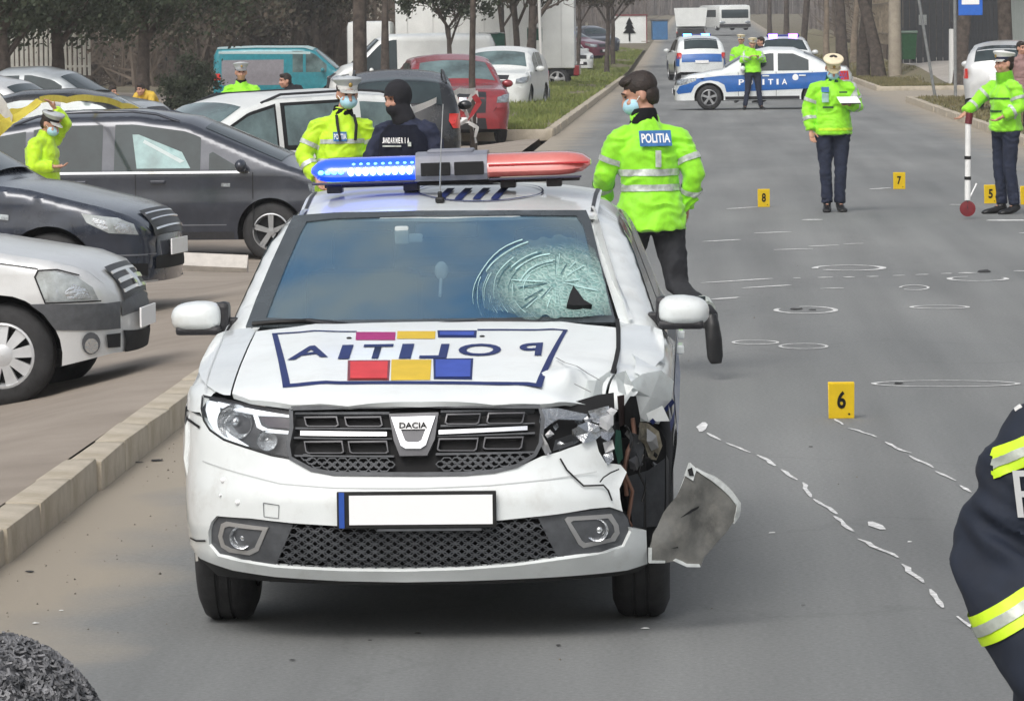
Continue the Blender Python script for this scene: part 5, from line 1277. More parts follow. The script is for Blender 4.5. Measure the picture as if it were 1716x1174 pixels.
rib_patch(C, 'lower_grille', quad_t(C, -.46, .46, tz(C, .29), tz(C, .42)), M_dark, t, .010, (0, -1, 0))
both(C, 'bumper_line', [(.0, .44), (.0, .452), (.38, .462), (.38, .45)], mat('painted_highlight', (.16, .17, .19), .3), t, .006, step=.04)  # paler strip painted as a highlight along the bumper
both(C, 'fog_lamp_recess', [(.03, .29), (.03, .38), (.22, .39), (.16, .30)], M_dark, t, .006, step=.04)
both(C, 'fog_lamp', [(.12 + .03 * math.cos(a), .335 + .03 * math.sin(a)) for a in rng(0, 6.28, 12)[:-1]], M_lamp, t, .010, step=.03)
both(C, 'bumper_lip', [(.0, .235), (.0, .25), (.36, .26), (.36, .24)], M_sil_pl, t, .012, step=.04)
both(C, 'side_indicator', [(1.02, .72), (1.02, .76), (1.11, .77), (1.11, .73)], M_lens, t, .012)
bm = bmesh.new(); bbox(bm, (0, -.085, .49), (.52, .012, .12), .003); bmo('number_plate', bm, M_plate, t)
# ---- grey people carrier in profile
C = mk(ZAF, 'parked_car', 'dark grey people carrier seen side-on with chrome window line, behind the navy saloon', 'car', (-3.78, 54.05, -.457), R(86), M_anth, 'cars parked nose towards the road', 'alloy', 5, glass=M_glass, wins=[(1.74, 2.72), (2.86, 3.65)], step=.05, lights=True, pl=False)
t = C.t
both(C, 'quarter_window', [(1.25, 1.015), (1.60, 1.22), (1.64, 1.20), (1.64, 1.015)], M_glass, t, .005)
both(C, 'rear_side_window', win_poly(C, 3.74, 4.15, .06), M_glass, t, .004)
both(C, 'chrome_window_line', [(1.18, .983), (4.2, .983), (4.2, 1.006), (1.18, 1.006)], M_chrome, t, .010)
both(C, 'side_strip', [(1.45, .40), (3.2, .40), (3.2, .412), (1.45, .412)], mat('painted_highlight', (.16, .17, .19), .3), t, .008)  # thin paler strip painted as a highlight low on the doors
both(C, 'side_indicator', [(1.40, .83), (1.40, .87), (1.50, .875), (1.50, .835)], M_lens, t, .010)
arch_ring(C, C.ya, .03, M_anth, t)
rails(C, 2.0, 3.9, M_anth)
M_rfl = mat('light_seen_through_glass', (.20, .34, .34), .2, coat=1, var=.3, scale=3)
patch('through_light_patch', [(1.85, 1.04), (1.95, 1.22), (2.45, 1.42), (2.52, 1.42), (2.46, 1.04)], C.sideL, M_rfl, t, (-1, 0, 0), off=.008, step=.06)  # pale patch on the near glass, painted as light coming through the car
patch('window_reflection_strip', [(1.92, 1.12), (2.38, 1.36), (2.40, 1.33), (1.97, 1.10)], C.sideL, mat('pale_reflection_paint', (.5, .58, .58), .3), t, (-1, 0, 0), off=.010, step=.06)  # pale strip painted on the glass as a reflection
# ---- white van-like estate
C = mk(DOKK, 'parked_car', 'white high-roofed estate with black roof rails, parked behind the grey people carrier', 'car', (-7.35, 58.6, -.32), R(-50), M_vwhite, None, 'alloy', 5, glass=M_glass_l, wins=[(1.36, 2.04), (2.20, 3.16)], step=.06)
both(C, 'window_frame', win_poly(C, 2.14, 3.22, .02, C.belt - .04), M_blk, C.t, .002); both(C, 'window_frame', win_poly(C, 1.32, 2.07, .02, C.belt - .04), M_blk, C.t, .002)
both(C, 'rear_side_window', win_poly(C, 3.36, 4.0, .06), M_glass_l, C.t, .004)
rails(C, 1.9, 4.05)
# ---- dark estate between the rows
C = mk(HATCH, 'parked_car', 'black estate whose pale windscreen shows above the people carrier roof', 'car', (-7.35, 74.0, -.30), R(84), M_bcar, None, glass=M_glass_l, detail=0, step=.12)
# ---- far left saloons
mk(SEDAN, 'parked_car', 'smaller silver saloon far back at the left, under the evergreen trees', 'car', (-9.25, 76.5, -.10), R(72), M_silver, None, detail=0, step=.12)
mk(SEDAN, 'parked_car', 'pale grey saloon behind the silver saloon at the far left of the car park', 'car', (-9.9, 88, -.05), R(76), mat('pale_grey_paint', (.42, .45, .46), .3, .3, coat=.8, var=.05), None, detail=0, step=.12)
mk(HATCH, 'parked_car', 'white hatchback cut by the left edge of the photo, in front of the silver saloon', 'car', (-9.75, 70, -.22), R(50), M_vwhite, None, detail=0, step=.12)
# ---- teal van
C = mk(VAN, 'delivery_van', 'teal panel van with pale roof parked far back on the left', 'van', (-11.35, 161, -.45), R(88), M_teal, None, detail=0, step=.12, wins=[(1.05, 1.75), (1.85, 2.2)], glass=M_glass_l)
rib_patch(C, 'roof_panel', quad_t(C, -.8, .8, ty(C, 1.5), ty(C, 4.7)), mat('pale_teal_roof', (.42, .55, .55), .4), C.t, .006, (0, 0, 1))
both(C, 'side_panel', [(2.5, .7), (2.5, 1.55), (4.6, 1.55), (4.6, .7)], mat('grey_panel', (.22, .21, .23), .5, var=.1), C.t, .005)
both(C, 'roof_edge', [(1.6, 1.72), (1.6, 1.80), (4.7, 1.84), (4.7, 1.76)], mat('pale_teal_roof', (.42, .55, .55)), C.t, .007)
# ---- black SUV, red SUV, white SUV
C = mk(SUV, 'parked_car', 'black off-roader with roof rails standing left of the red one', 'car', (-4.78, 76.0, -.22), R(184), M_bcar, None, step=.09, glass=M_glass)
rails(C, 1.9, 3.9)
C = mk(SUV, 'parked_car', 'red off-roader facing the viewer beside the grass verge', 'car', (-4.42, 90.0, -.10), R(9), M_red, None, step=.08, glass=M_glass_l)
rib_patch(C, 'grille_bar', quad_t(C, -.45, .45, tz(C, .62), tz(C, .65)), M_chrome, C.t, .014, (0, -1, 0), thick=.01)
rib_patch(C, 'grille_badge', quad_t(C, -.07, .07, tz(C, .68), tz(C, .76)), M_chrome, C.t, .016, (0, -1, 0), thick=.01)
mk(SUV, 'parked_car', 'white off-roader standing behind the red one', 'car', (-5.15, 118.5, -.08), R(-6), M_vwhite, None, step=.12, detail=0, glass=M_glass_l)
mk(dict(VAN, out=[(a, b * 1.12 if b > 1 else b) for a, b in VAN['out']]), 'delivery_van', 'white panel van with dark cab window, in front of the white box lorry', 'van', (-10.9, 141, -.30), R(-80), M_vwhite, None, detail=0, step=.12, wins=[(1.0, 1.95)])
# small far cars beyond the lorry
mk(HATCH, 'parked_car', 'small white hatchback parked right of the white box lorry', 'car', (-5.15, 205, 0.05), R(20), M_vwhite, None, detail=0, step=.16)
mk(HATCH, 'parked_car', 'maroon car parked behind the small white hatchback', 'car', (-4.4, 226, .45), R(60), mat('maroon_paint', (.13, .02, .045), .3, coat=.8), None, detail=0, step=.16)
mk(HATCH, 'parked_car', 'dark grey car parked near the kiosk at the end of the verge', 'car', (-4.7, 250, .55), R(25), M_anth, None, detail=0, step=.16)
# ---- box lorry
t = thing('box_lorry', 'white box lorry with red tail standing broadside beyond the tree row', 'lorry', (-7.1, 160, -.1))
bm = bmesh.new(); bbox(bm, (0, 1.2, 2.15), (6.0, 2.4, 2.7), .05); bmo('cargo_box', bm, M_vwhite, t, 40)
bm = bmesh.new(); bbox(bm, (-3.9, 1.2, 1.5), (1.5, 2.2, 1.9), .2); bmo('cab', bm, M_vwhite, t, 40)
bm = bmesh.new(); bbox(bm, (0, 1.2, .65), (6.2, 1.6, .25), .03); bmo('chassis', bm, M_black, t)
bm = bmesh.new(); bbox(bm, (3.05, 1.2, .72), (.2, 2.2, .35), .03); bmo('tail_board', bm, M_red, t)
bm = bmesh.new(); bbox(bm, (-2.95, -.04, 1.2), (.3, .05, 1.1), .01); bmo('orange_panel', bm, mat('orange_brown_panel', (.45, .22, .06), .5), t)
for x in (-3.8, 1.6, 2.4):
    for y in (.2, 2.2):
        w_ = wheel(t, 0, 0, .42, 1, M_sil_pl, 5, 'cap', .25, 20); w_.rotation_euler = (0, 0, R(-90 if y < 1 else 90)); w_.location = (x, y, .42)
for i in range(7):
    bm = bmesh.new(); box(bm, (-2.6 + i * .86, -.012, 2.15), (.02, .02, 2.6)); bmo('panel_rib', bm, mat('van_rib', (.6, .61, .6), .5), t)
# ---- far police saloon broadside
def police(spec, name, label, loc, rotz, band, **k):
    C = mk(spec, name, label, 'car', loc, rotz, M_white, None, 'alloy', 5, **k)
    for s in (-1, 1):
        f = C.sideR if s > 0 else C.sideL
        patch('blue_band', band, f, M_pblue, C.t, (s, 0, 0), off=.006, step=.07)
    return C
band = [(.06, .40), (.02, .46), (.10, .60), (.32, .66), (.50, .78), (1.1, .84), (2.6, .88), (4.2, .92), (4.22, .74), (3.95, .70), (3.85, .56), (3.1, .50), (1.25, .44), (1.2, .62), (1.05, .70), (.85, .735), (.62, .70), (.46, .60), (.38, .44)]
C = police(SEDAN, 'police_car', 'white and blue police saloon parked across the road, seen side-on', (-.54, 118.85, 0), R(-90), band, detail=1, step=.06, wins=[(1.62, 2.42), (2.52, 3.28)])
for i, (ch, y) in enumerate(zip('POLITIA', (1.62, 1.84, 2.02, 2.16, 2.34, 2.51, 2.68))):
    wch = .05 if ch == 'I' else .13
    for s in (-1, 1):
        yy = y if s > 0 else 4.3 - y
        text_on('side_letter', ch, M_plate, C.t, lambda u, v: (s * (C.w(yy, .68 + v * .14) + .011), yy + u * wch * s, .68 + v * .14), .02)
bm = bmesh.new(); ell(bm, (C.w(2.95, .78) + .008, 2.95, .78), (.006, .075, .085)); bmo('crest', bm, M_plate, C.t)
for yy in (.78, 3.30): pass
bb = police(SUV, 'police_car', 'police car seen from behind with lit blue roof lights, left of the broadside saloon', (-.30, 182.6, 0), R(186), [(3.9, .55), (3.9, .95), (4.4, .95), (4.4, .55)], detail=0, step=.1)
rib_patch(bb, 'rear_band', [(-.75, tz(bb, .62, False)), (.75, tz(bb, .62, False)), (.75, tz(bb, .98, False)), (-.75, tz(bb, .98, False))], M_pblue, bb.t, .012, (0, 1, 0))
def lightbar(C, y, z, m1, m2, w=.55):
    bm = bmesh.new(); bbox(bm, (0, y, z + .05), (w * 2, .22, .09), .03); b = bmo('light_bar', bm, mat('dark_blue_lens', (.01, .02, .2), .2, coat=1), C.t, 40)
    for s in (-1, 1):
        bm = bmesh.new(); bbox(bm, (s * w * .62, y, z + .055), (w * .55, .25, .10), .02); bmo('lit_lamp', bm, m1 if s < 0 else m2, b, 40)
M_litb = mat('lamp_lit_blue', (.1, .3, 1), .3, emit=(.06, .28, 1), estr=11); M_litp = mat('lamp_lit_violet', (.3, .2, 1), .3, emit=(.25, .08, 1), estr=12)
lightbar(bb, 2.5, 1.65, M_litb, M_litb)
cc = police(SUV, 'police_car', 'police car with violet-blue roof lights, mostly hidden behind the broadside saloon', (3.05, 160, 0), R(4), [(.9, .7), (.9, .95), (3.9, .95), (3.9, .7)], detail=0, step=.1)
lightbar(cc, 2.2, 1.64, M_litp, M_litp)
# ---- silver car at the right edge
C = mk(HATCH, 'parked_car', 'silver hatchback with red tail lamp parked behind the officer with the measuring wheel', 'car', (7.3, 110.5, .13), R(172), M_silver, None, step=.09, detail=0)
# ---- minibus and tipper far up the road
t = thing('minibus', 'white minibus coming down the far end of the road', 'minibus', at(1232, 51, 335), R(14)); t.scale = (1.12, 1, .74)
bm = bmesh.new(); bbox(bm, (0, 3, 1.3), (2.1, 6, 2.2), .3); bmo('body', bm, M_vwhite, t, 50)
bm = bmesh.new(); bbox(bm, (0, .12, 1.55), (1.75, .3, .85), .1); bmo('windscreen', bm, M_glass, t, 50)
for s in (-1, 1):
    bm = bmesh.new(); bbox(bm, (s * 1.03, 3.2, 1.6), (.06, 4.8, .7), .03); bmo('side_window', bm, M_glass, t)
    bm = bmesh.new(); ell(bm, (s * .8, .02, .75), (.2, .05, .14)); bmo('headlight', bm, M_lens, t)
    for y in (1., 4.8): wheel(t, s * .92, y, .38, s, None, 5, 'cap', .22, 16)
bm = bmesh.new(); bbox(bm, (0, .0, .45), (2.0, .2, .3), .06); bmo('bumper', bm, M_black, t)
t = thing('tipper_lorry', 'white tipper lorry with flared body seen from behind, far up the road', 'lorry', at(1158, 76, 300), 0)
bm = bmesh.new(); vs = box(bm, (0, 2, 1.75), (2.1, 4, 1.15))
for v in vs:
    if v.co.z < 1.5: v.co.x *= .86
bmo('tipper_body', bm, M_vwhite, t)
bm = bmesh.new(); bbox(bm, (0, 4.8, 1.4), (1.9, 1.4, 1.9), .1); bmo('cab', bm, M_vwhite, t, 50)
bm = bmesh.new(); bbox(bm, (0, 1.9, .8), (1.7, 4.2, .5), .05); bmo('chassis', bm, M_black, t)
for s in (-1, 1):
    for y in (.8, 4.8): wheel(t, s * .8, y, .42, s, None, 5, 'cap', .25, 16)
    bm = bmesh.new(); bbox(bm, (s * .75, -.12, .8), (.3, .05, .12), .02); bmo('tail_lamp', bm, M_tail, t)
t = thing('skip_container', 'blue metal container standing at the far roadside', 'container', (-2.35, 300, 1.0), R(4))
bm = bmesh.new(); bbox(bm, (0, 0, .75), (.95, 1.4, 1.2), .05); bmo('body', bm, mat('container_blue', (.04, .14, .30), .5, var=.15), t)
bm = bmesh.new(); bbox(bm, (0, 0, 1.38), (1.05, 1.5, .10), .03); bmo('lid', bm, M_grey_pl, t)
# ================================================================== PEOPLE
def remeshed(bm, vox, it=1):
    me = bpy.data.meshes.new('t'); bmesh.ops.recalc_face_normals(bm, faces=bm.faces); bm.to_mesh(me); bm.free()
    o = bpy.data.objects.new('t', me); COL.objects.link(o)
    md = o.modifiers.new('r', 'REMESH'); md.mode = 'VOXEL'; md.voxel_size = vox; md.use_smooth_shade = True
    if it: s = o.modifiers.new('s', 'SMOOTH'); s.iterations = it * 3; s.factor = .6
    dg = bpy.context.evaluated_depsgraph_get(); m2 = bpy.data.meshes.new_from_object(o.evaluated_get(dg))
    bpy.data.objects.remove(o); bpy.data.meshes.remove(me)
    return m2
def wrinkle(me, amp, seed, sc=(7, 7, 16)):
    me.update()
    ns = [v.normal.copy() for v in me.vertices]
    for v, n in zip(me.vertices, ns):
        p = v.co; q = Vector((p.x * sc[0] + seed, p.y * sc[1], p.z * sc[2] + 2.5 * noise.noise(p * 5)))
        f = 1 - 2 * abs(noise.noise(q)); g = noise.noise(p * 26 + Vector((seed, 0, 0)))
        v.co = p + n * (amp * (f * .8 + g * .28 - .35))
BASE = dict(pelvis=(0, 0, .94), waist=(0, 0, 1.08), chest=(0, .0, 1.30), neck=(0, .01, 1.47), head=(0, -.01, 1.63),
  shL=(-.185, .0, 1.41), elL=(-.25, .02, 1.13), wrL=(-.24, -.05, .89), shR=(.185, .0, 1.41), elR=(.25, .02, 1.13), wrR=(.24, -.05, .89),
  hipL=(-.10, 0, .90), knL=(-.11, -.02, .49), anL=(-.115, .02, .09), hipR=(.10, 0, .90), knR=(.11, -.02, .49), anR=(.115, .02, .09),
  toeL=(-.13, -.16, .03), toeR=(.13, -.16, .03), hemz=.80)
def person(label, loc, rotz, J=None, h=1.78, jacket=M_hiviz, trousers=M_trou2, hem=.80, bands=(), armbands=True, cap=None, mask=None, hair=True, vox=.014, head_rot=(0, 0, 0), skin=True, group=None, bulk=1., hood=None, band_m=None, collar=None, handsz=1., seed=1, cast='person', jlen=None, extra=None, capvis=None):
    S = dict(BASE); S.update(J or {}); S = {k: Vector(v) if isinstance(v, tuple) else v for k, v in S.items()}
    t = thing('person', label, 'person', loc, rotz, group); t.scale = (h / 1.78,) * 3
    HR = Matrix.Rotation(R(head_rot[2]), 3, 'Z') @ Matrix.Rotation(R(head_rot[0]), 3, 'X') @ Matrix.Rotation(R(head_rot[1]), 3, 'Y')
    hc = S['head']
    # ---- body: one continuous mesh
    bm = bmesh.new()
    ell(bm, hc + HR @ Vector((0, .015, .035)), (.076, .095, .092), HR, 20, 14)         # skull
    ell(bm, hc + HR @ Vector((0, -.018, -.045)), (.060, .072, .075), HR, 18, 12)       # face
    ell(bm, hc + HR @ Vector((0, -.042, -.092)), (.036, .038, .030), HR)               # chin
    tube(bm, [hc + HR @ Vector((0, -.085, .012)), hc + HR @ Vector((0, -.100, -.018)), hc + HR @ Vector((0, -.108, -.040)), hc + HR @ Vector((0, -.09, -.048))], [.010, .013, .018, .014], 8)
    for s in (-1, 1):
        ell(bm, hc + HR @ Vector((s * .078, .012, -.012)), (.013, .022, .034), HR, 10, 8)
        ell(bm, hc + HR @ Vector((s * .040, -.072, -.035)), (.026, .022, .022), HR, 10, 8)
    ell(bm, hc + HR @ Vector((0, -.086, .028)), (.055, .018, .012), HR, 12, 8)
    ell(bm, hc + HR @ Vector((0, -.088, -.072)), (.024, .012, .010), HR, 10, 6)
    tube(bm, [S['neck'] + Vector((0, 0, -.06)), S['neck'], hc + HR @ Vector((0, .02, -.06))], [.070, .056, .052], 14)
    X = (1, 0, 0)
    tube(bm, [S['pelvis'] + Vector((0, 0, -.06)), S['pelvis'], S['waist'], S['chest'], (S['chest'] + S['neck']) / 2, S['neck']], [(.14, .09), (.15, .10), (.13, .095), (.145, .10), (.09, .07), (.05, .05)], 18, True, X)
    for s in 'LR':
        tube(bm, [S['neck'] * .4 + S['sh' + s] * .6 + Vector((0, 0, -.075)), S['sh' + s] + Vector((0, 0, -.045)), (S['sh' + s] + S['el' + s]) / 2, S['el' + s], (S['el' + s] + S['wr' + s]) / 2, S['wr' + s]], [.035, .036, .036, .034, .034, .025], 10)
        tube(bm, [S['hip' + s], (S['hip' + s] + S['kn' + s]) / 2, S['kn' + s], (S['kn' + s] * .6 + S['an' + s] * .4), S['an' + s], S['an' + s] * .6 + S['toe' + s] * .4], [.08, .068, .05, .048, .034, .03], 10)
        ell(bm, S['hip' + s], (.085, .09, .09))
        d = (S['wr' + s] - S['el' + s]).normalized(); c = S['wr' + s] + d * .045
        q = d.to_track_quat('Z', 'X').to_matrix()
        ell(bm, c, (.020, .038, .052), q, 12, 8)
    me = remeshed(bm, .011, 1)
    # fingers joined to the palm: thin tubes rooted inside it
    bm = bmesh.new(); bm.from_mesh(me)
    for s in 'LR':
        d = (S['wr' + s] - S['el' + s]).normalized(); q = d.to_track_quat('Z', 'X').to_matrix(); c = S['wr' + s] + d * .045
        curl = S.get('curl' + s, .5); inn = 1 if s == 'L' else -1
        for k, (off, ln) in enumerate(((-.026, .068), (-.009, .076), (.009, .072), (.025, .058))):
            b0 = c + q @ Vector((0, off, .03)); a1 = curl * .6; a2 = curl * 1.5
            side = q @ Vector((1, 0, 0)); side = side if side.dot(Vector((-inn if False else inn, 0, 0))) > 0 else -side
            p1 = b0 + (d * math.cos(a1) + side * math.sin(a1)) * ln * .55; p2 = p1 + (d * math.cos(a2) + side * math.sin(a2)) * ln * .5
            tube(bm, [b0, p1, p2], [.0095, .0085, .007], 7)
        th = c + q @ Vector((0, -.03, -.02)); tube(bm, [th, th + q @ Vector((.008, -.028, .022)), th + q @ Vector((.014, -.038, .050))], [.013, .011, .008], 7)
    body = bmo('body', bm, M_skin, t, 60)
    # eyes, brows, hair
    if True:
        bm = bmesh.new()
        for s in (-1, 1): ell(bm, hc + HR @ Vector((s * .031, -.085, .006)), (.013, .008, .007), HR, 10, 6)
        bmo('eyes', bm, mat('eye_dark', (.03, .02, .018), .2), t, 60, kind='stuff')
        bm = bmesh.new()
        for s in (-1, 1): tube(bm, [hc + HR @ Vector((s * .014, -.096, .026)), hc + HR @ Vector((s * .034, -.096, .032)), hc + HR @ Vector((s * .054, -.082, .026))], [.004, .0055, .003], 6)
        bmo('eyebrows', bm, M_hair, t, 60, kind='stuff')
    if hair and not hood:
        bm = bmesh.new(); ell(bm, hc + HR @ Vector((0, .022, .048)), (.083, .100, .090), HR, 24, 16); ell(bm, hc + HR @ Vector((0, .052, -.01)), (.074, .066, .082), HR, 20, 12)
        if not cap: ell(bm, hc + HR @ Vector((0, -.040, .090)), (.066, .058, .034), HR, 16, 10)
        inv_ = HR.transposed()
        bmesh.ops.delete(bm, geom=[v for v in bm.verts if (lambda q: (q.y < -.05 and q.z < .045) or (q.z < -.05 and q.y < .03) or q.z < -.085)(inv_ @ (v.co - hc))], context='VERTS')
        for v in bm.verts: v.co += (v.co - hc).normalized() * .007 * noise.noise(v.co * 38)
        bmo('hair', bm, M_hair, t, 60)
    if mask:
        bm = bmesh.new(); vs = ell(bm, hc + HR @ Vector((0, -.045, -.055)), (.069, .072, .058), HR, 24, 16)
        inv_ = HR.transposed()
        bmesh.ops.delete(bm, geom=[v for v in bm.verts if (inv_ @ (v.co - hc)).y > -.018], context='VERTS')
        o = bmo('face_mask', bm, M_mask, t, 60)
        for s in (-1, 1):
            bm = bmesh.new(); tube(bm, [hc + HR @ Vector((s * .060, -.04, -.04)), hc + HR @ Vector((s * .078, -.01, -.012)), hc + HR @ Vector((s * .082, .018, -.0))], .0025, 5); bmo('ear_loop', bm, M_plate, o)
    # ---- trousers
    bm = bmesh.new(); b = bulk
    tube(bm, [S['pelvis'] + Vector((0, 0, -.10)), S['pelvis'], S['waist']], [(.165 * b, .125), (.165 * b, .125), (.15 * b, .12)], 18, True, X)
    for s in 'LR':
        an = S['an' + s]; kn = S['kn' + s]; hp_ = S['hip' + s]
        tube(bm, [hp_ + Vector((0, 0, .05)), hp_, hp_ * .5 + kn * .5, kn, kn * .5 + an * .5, an * .97 + kn * .03], [.095, .104, .086, .068, .064, .062], 12)
    me = remeshed(bm, vox, 1); wrinkle(me, .014, seed + 3, (5, 5, 9)); o = link('trousers', me, trousers, t, 60)
    # ---- shoes
    for s in 'LR':
        an = S['an' + s]; toe = S['toe' + s]; bm = bmesh.new(); d = (toe - an)
        dn = Vector((d.x, d.y, d.z)); dn.normalize()
        heel = an + (an - toe).normalized() * .05
        up = (S['kn' + s] - an).normalized()
        side = dn.cross(up).normalized(); upn = side.cross(dn).normalized()
        if upn.dot(up) < 0: upn = -upn
        sole = -upn * .0
        base_h = -up * .045
        tube(bm, [heel + base_h * .6, an + base_h * .5 + dn * .02, an + dn * .10 + base_h * .5, toe + dn * .02, toe + dn * .06], [(.038, .036), (.045, .050), (.052, .038), (.052, .028), (.036, .018)], 12, True, side)
        tube(bm, [an + base_h * .3, an + up * .05], [.045, .05], 12)
        me = remeshed(bm, .009, 1); link('shoe', me, M_shoe, t, 60)
    # ---- jacket
    if jacket:
        bm = bmesh.new(); pz_ = S['pelvis']; hm = Vector((pz_.x, pz_.y, hem)) if not S.get('hemp') else S['hemp']
        up2 = (S['neck'] - S['chest']).normalized()
        tube(bm, [hm, pz_ * .6 + S['waist'] * .4 if hem < .9 else hm * .5 + S['waist'] * .5, S['waist'], S['chest'], S['chest'] * .35 + S['neck'] * .65 + Vector((0, .0, -.03)), S['neck'] + up2 * .0, S['neck'] + up2 * .045],
             [(.212, .185), (.20, .165), (.19 * b, .148 * b), (.20 * b, .155 * b), (.135 * b, .110 * b), (.082, .078), (.072, .070)], 26, True, X)
        bones = []
        for s in 'LR':
            a, e, w_ = S['sh' + s], S['el' + s], S['wr' + s]
            a2 = a + Vector((0, 0, -.025)); tube(bm, [a2 * .35 + S['neck'] * .65 + Vector((0, 0, -.035)), a2 * .8 + S['neck'] * .2 + Vector((0, 0, -.02)), a2 * .96 + e * .04, a * .5 + e * .5, e, e * .5 + w_ * .5, w_ * .94 + e * .06], [.062 * b, .070 * b, .076 * b, .074 * b, .068 * b, .064 * b, .056], 16)
            bones += [(a, e), (e, w_)]
        me = remeshed(bm, vox, 1); wrinkle(me, .019, seed, (5, 5, 13))
        jk = link('jacket', me, jacket, t, 60)
        # reflective bands: cut the jacket surface by planes, lift those faces off it
        bm0 = bmesh.new(); bm0.from_mesh(me)
        def nearest(p):
            def dist(a, e):
                d = e - a; k = max(0, min(1, (p - a).dot(d) / d.length_squared)); return (p - (a + d * k)).length, k
            best = ('T', dist(hm, S['chest'] + (S['neck'] - S['chest']) * .5)[0] - .10, 0)
            for i, (a, e) in enumerate(bones):
                dd, k = dist(a, e)
                if dd < best[1]: best = (i, dd, k)
            return best
        def band(kind, lo, hi, m, name='reflective_band', front=None, off=.006):
            bmx = bm0.copy()
            if kind == 'T': ax = (S['chest'] - hm).normalized(); org = Vector((0, 0, 0)); 
            else: a, e = bones[kind]; ax = (e - a).normalized(); org = a
            if kind == 'T':
                o1, o2 = Vector((S['chest'].x, S['chest'].y, lo)), Vector((S['chest'].x, S['chest'].y, hi)); ax = Vector((0, 0, 1)) if not S.get('tax') else S['tax']
            else: o1, o2 = org + (bones[kind][1] - org) * lo, org + (bones[kind][1] - org) * hi
            for o_ in (o1, o2): bmesh.ops.bisect_plane(bmx, geom=bmx.verts[:] + bmx.edges[:] + bmx.faces[:], plane_co=o_, plane_no=ax)
            l1, l2 = o1.dot(ax), o2.dot(ax); l1, l2 = min(l1, l2), max(l1, l2); kill = []
            for f in bmx.faces:
                c = f.calc_center_median(); v = c.dot(ax)
                ok = l1 < v < l2
                if ok: ok = (nearest(c)[0] == 'T') == (kind == 'T')
                if ok and kind != 'T': ok = nearest(c)[0] in (kind, kind + (1 if kind % 2 == 0 else -1))
                if ok and front is not None: ok = front(c)
                if not ok: kill.append(f)
            bmesh.ops.delete(bmx, geom=kill, context='FACES')
            if not bmx.faces: bmx.free(); return
            bmesh.ops.solidify(bmx, geom=bmx.faces[:], thickness=-off) if False else None
            ns = {v: v.normal.copy() for v in bmx.verts}
            for v in bmx.verts: v.co += ns[v] * off
            me2 = bpy.data.meshes.new(name); bmx.to_mesh(me2); bmx.free()
            return link(name, me2, m, jk, 60)
        for bd_ in bands: band(*bd_)
        if armbands:
            for i in (0, 2): band(i, .55, .68, band_m or M_refl)
            for i in (1, 3): band(i, .35, .50, band_m or M_refl)
        t['_b'] = 0; del t['_b']
        bm0.free()
    if collar:
        bm = bmesh.new(); nk = S['neck']; tube(bm, [nk + Vector((0, 0, -.02)), nk + Vector((0, -.0, .035)), nk + Vector((0, -.005, .06))], [(.088, .086), (.078, .078), (.070, .072)], 20, False, X); bmesh.ops.solidify(bm, geom=bm.faces[:], thickness=.008); bmo('collar', bm, collar, t, 60)
    if cap:
        top, bandc, vis = cap; HR = HR @ Matrix.Scale(.92, 3); 
        def L(x, y, z): return hc + HR @ Vector((x, y, z))
        bm = bmesh.new(); rows = []
        for (z, r, dy) in ((.045, .090, 0), (.075, .094, 0), (.105, .125, .0), (.122, .135, .0), (.136, .128, .0), (.142, .09, .0), (.144, .001, 0)):
            rows.append([bm.verts.new(L(r * .92 * math.cos(a), .008 + r * 1.02 * math.sin(a) , z + (.016 * -math.sin(a) if z > .09 else 0))) for a in [2 * math.pi * k / 28 for k in range(28)]])
        for a, b_ in zip(rows, rows[1:]):
            for k in range(28): bm.faces.new((a[k], a[(k + 1) % 28], b_[(k + 1) % 28], b_[k]))
        cp = bmo('cap', bm, top, t, 50)
        bm = bmesh.new(); rr = []
        for z, r in ((.043, .093), (.078, .0965)): rr.append([bm.verts.new(L(r * .93 * math.cos(a), .008 + r * 1.02 * math.sin(a), z)) for a in [2 * math.pi * k / 28 for k in range(28)]])
        for k in range(28): bm.faces.new((rr[0][k], rr[0][(k + 1) % 28], rr[1][(k + 1) % 28], rr[1][k]))
        bmo('cap_band', bm, bandc, cp, 60)
        bm = bmesh.new(); vi = []; 
        for k in range(13):
            a = math.pi + math.pi * (.12 + .76 * k / 12); vi.append((bm.verts.new(L(.086 * math.cos(a), .008 + .094 * math.sin(a), .050)), bm.verts.new(L(.082 * math.cos(a), -.012 + .150 * math.sin(a), .022))))
        for a, b_ in zip(vi, vi[1:]): bm.faces.new((a[0], a[1], b_[1], b_[0]))
        bmesh.ops.solidify(bm, geom=bm.faces[:], thickness=.005); bmo('cap_peak', bm, vis, cp, 60)
        bm = bmesh.new(); ell(bm, L(0, -.112, .088), (.018, .008, .02), HR); bmo('cap_badge', bm, mat('brass_badge', (.4, .28, .08), .4, .6), cp, 60)
    if hood:
        bm = bmesh.new(); ell(bm, hc + HR @ Vector((0, .015, .02)), (.098, .118, .125), HR, 24, 18); ell(bm, hc + HR @ Vector((0, -.02, -.075)), (.080, .090, .07), HR, 20, 14); tube(bm, [S['neck'] + Vector((0, 0, -.03)), hc + HR @ Vector((0, 0, -.06))], [.095, .085], 16)
        inv_ = HR.transposed(); me = remeshed(bm, .010, 1)
        bm = bmesh.new(); bm.from_mesh(me)
        bmesh.ops.delete(bm, geom=[v for v in bm.verts if (lambda q: q.y < -.06 and -.022 < q.z < .028 and abs(q.x) < .056)(inv_ @ (v.co - hc))], context='VERTS')
        bmo('balaclava', bm, hood, t, 60)
    t['_S'] = 0; del t['_S']
    return t, S, HR
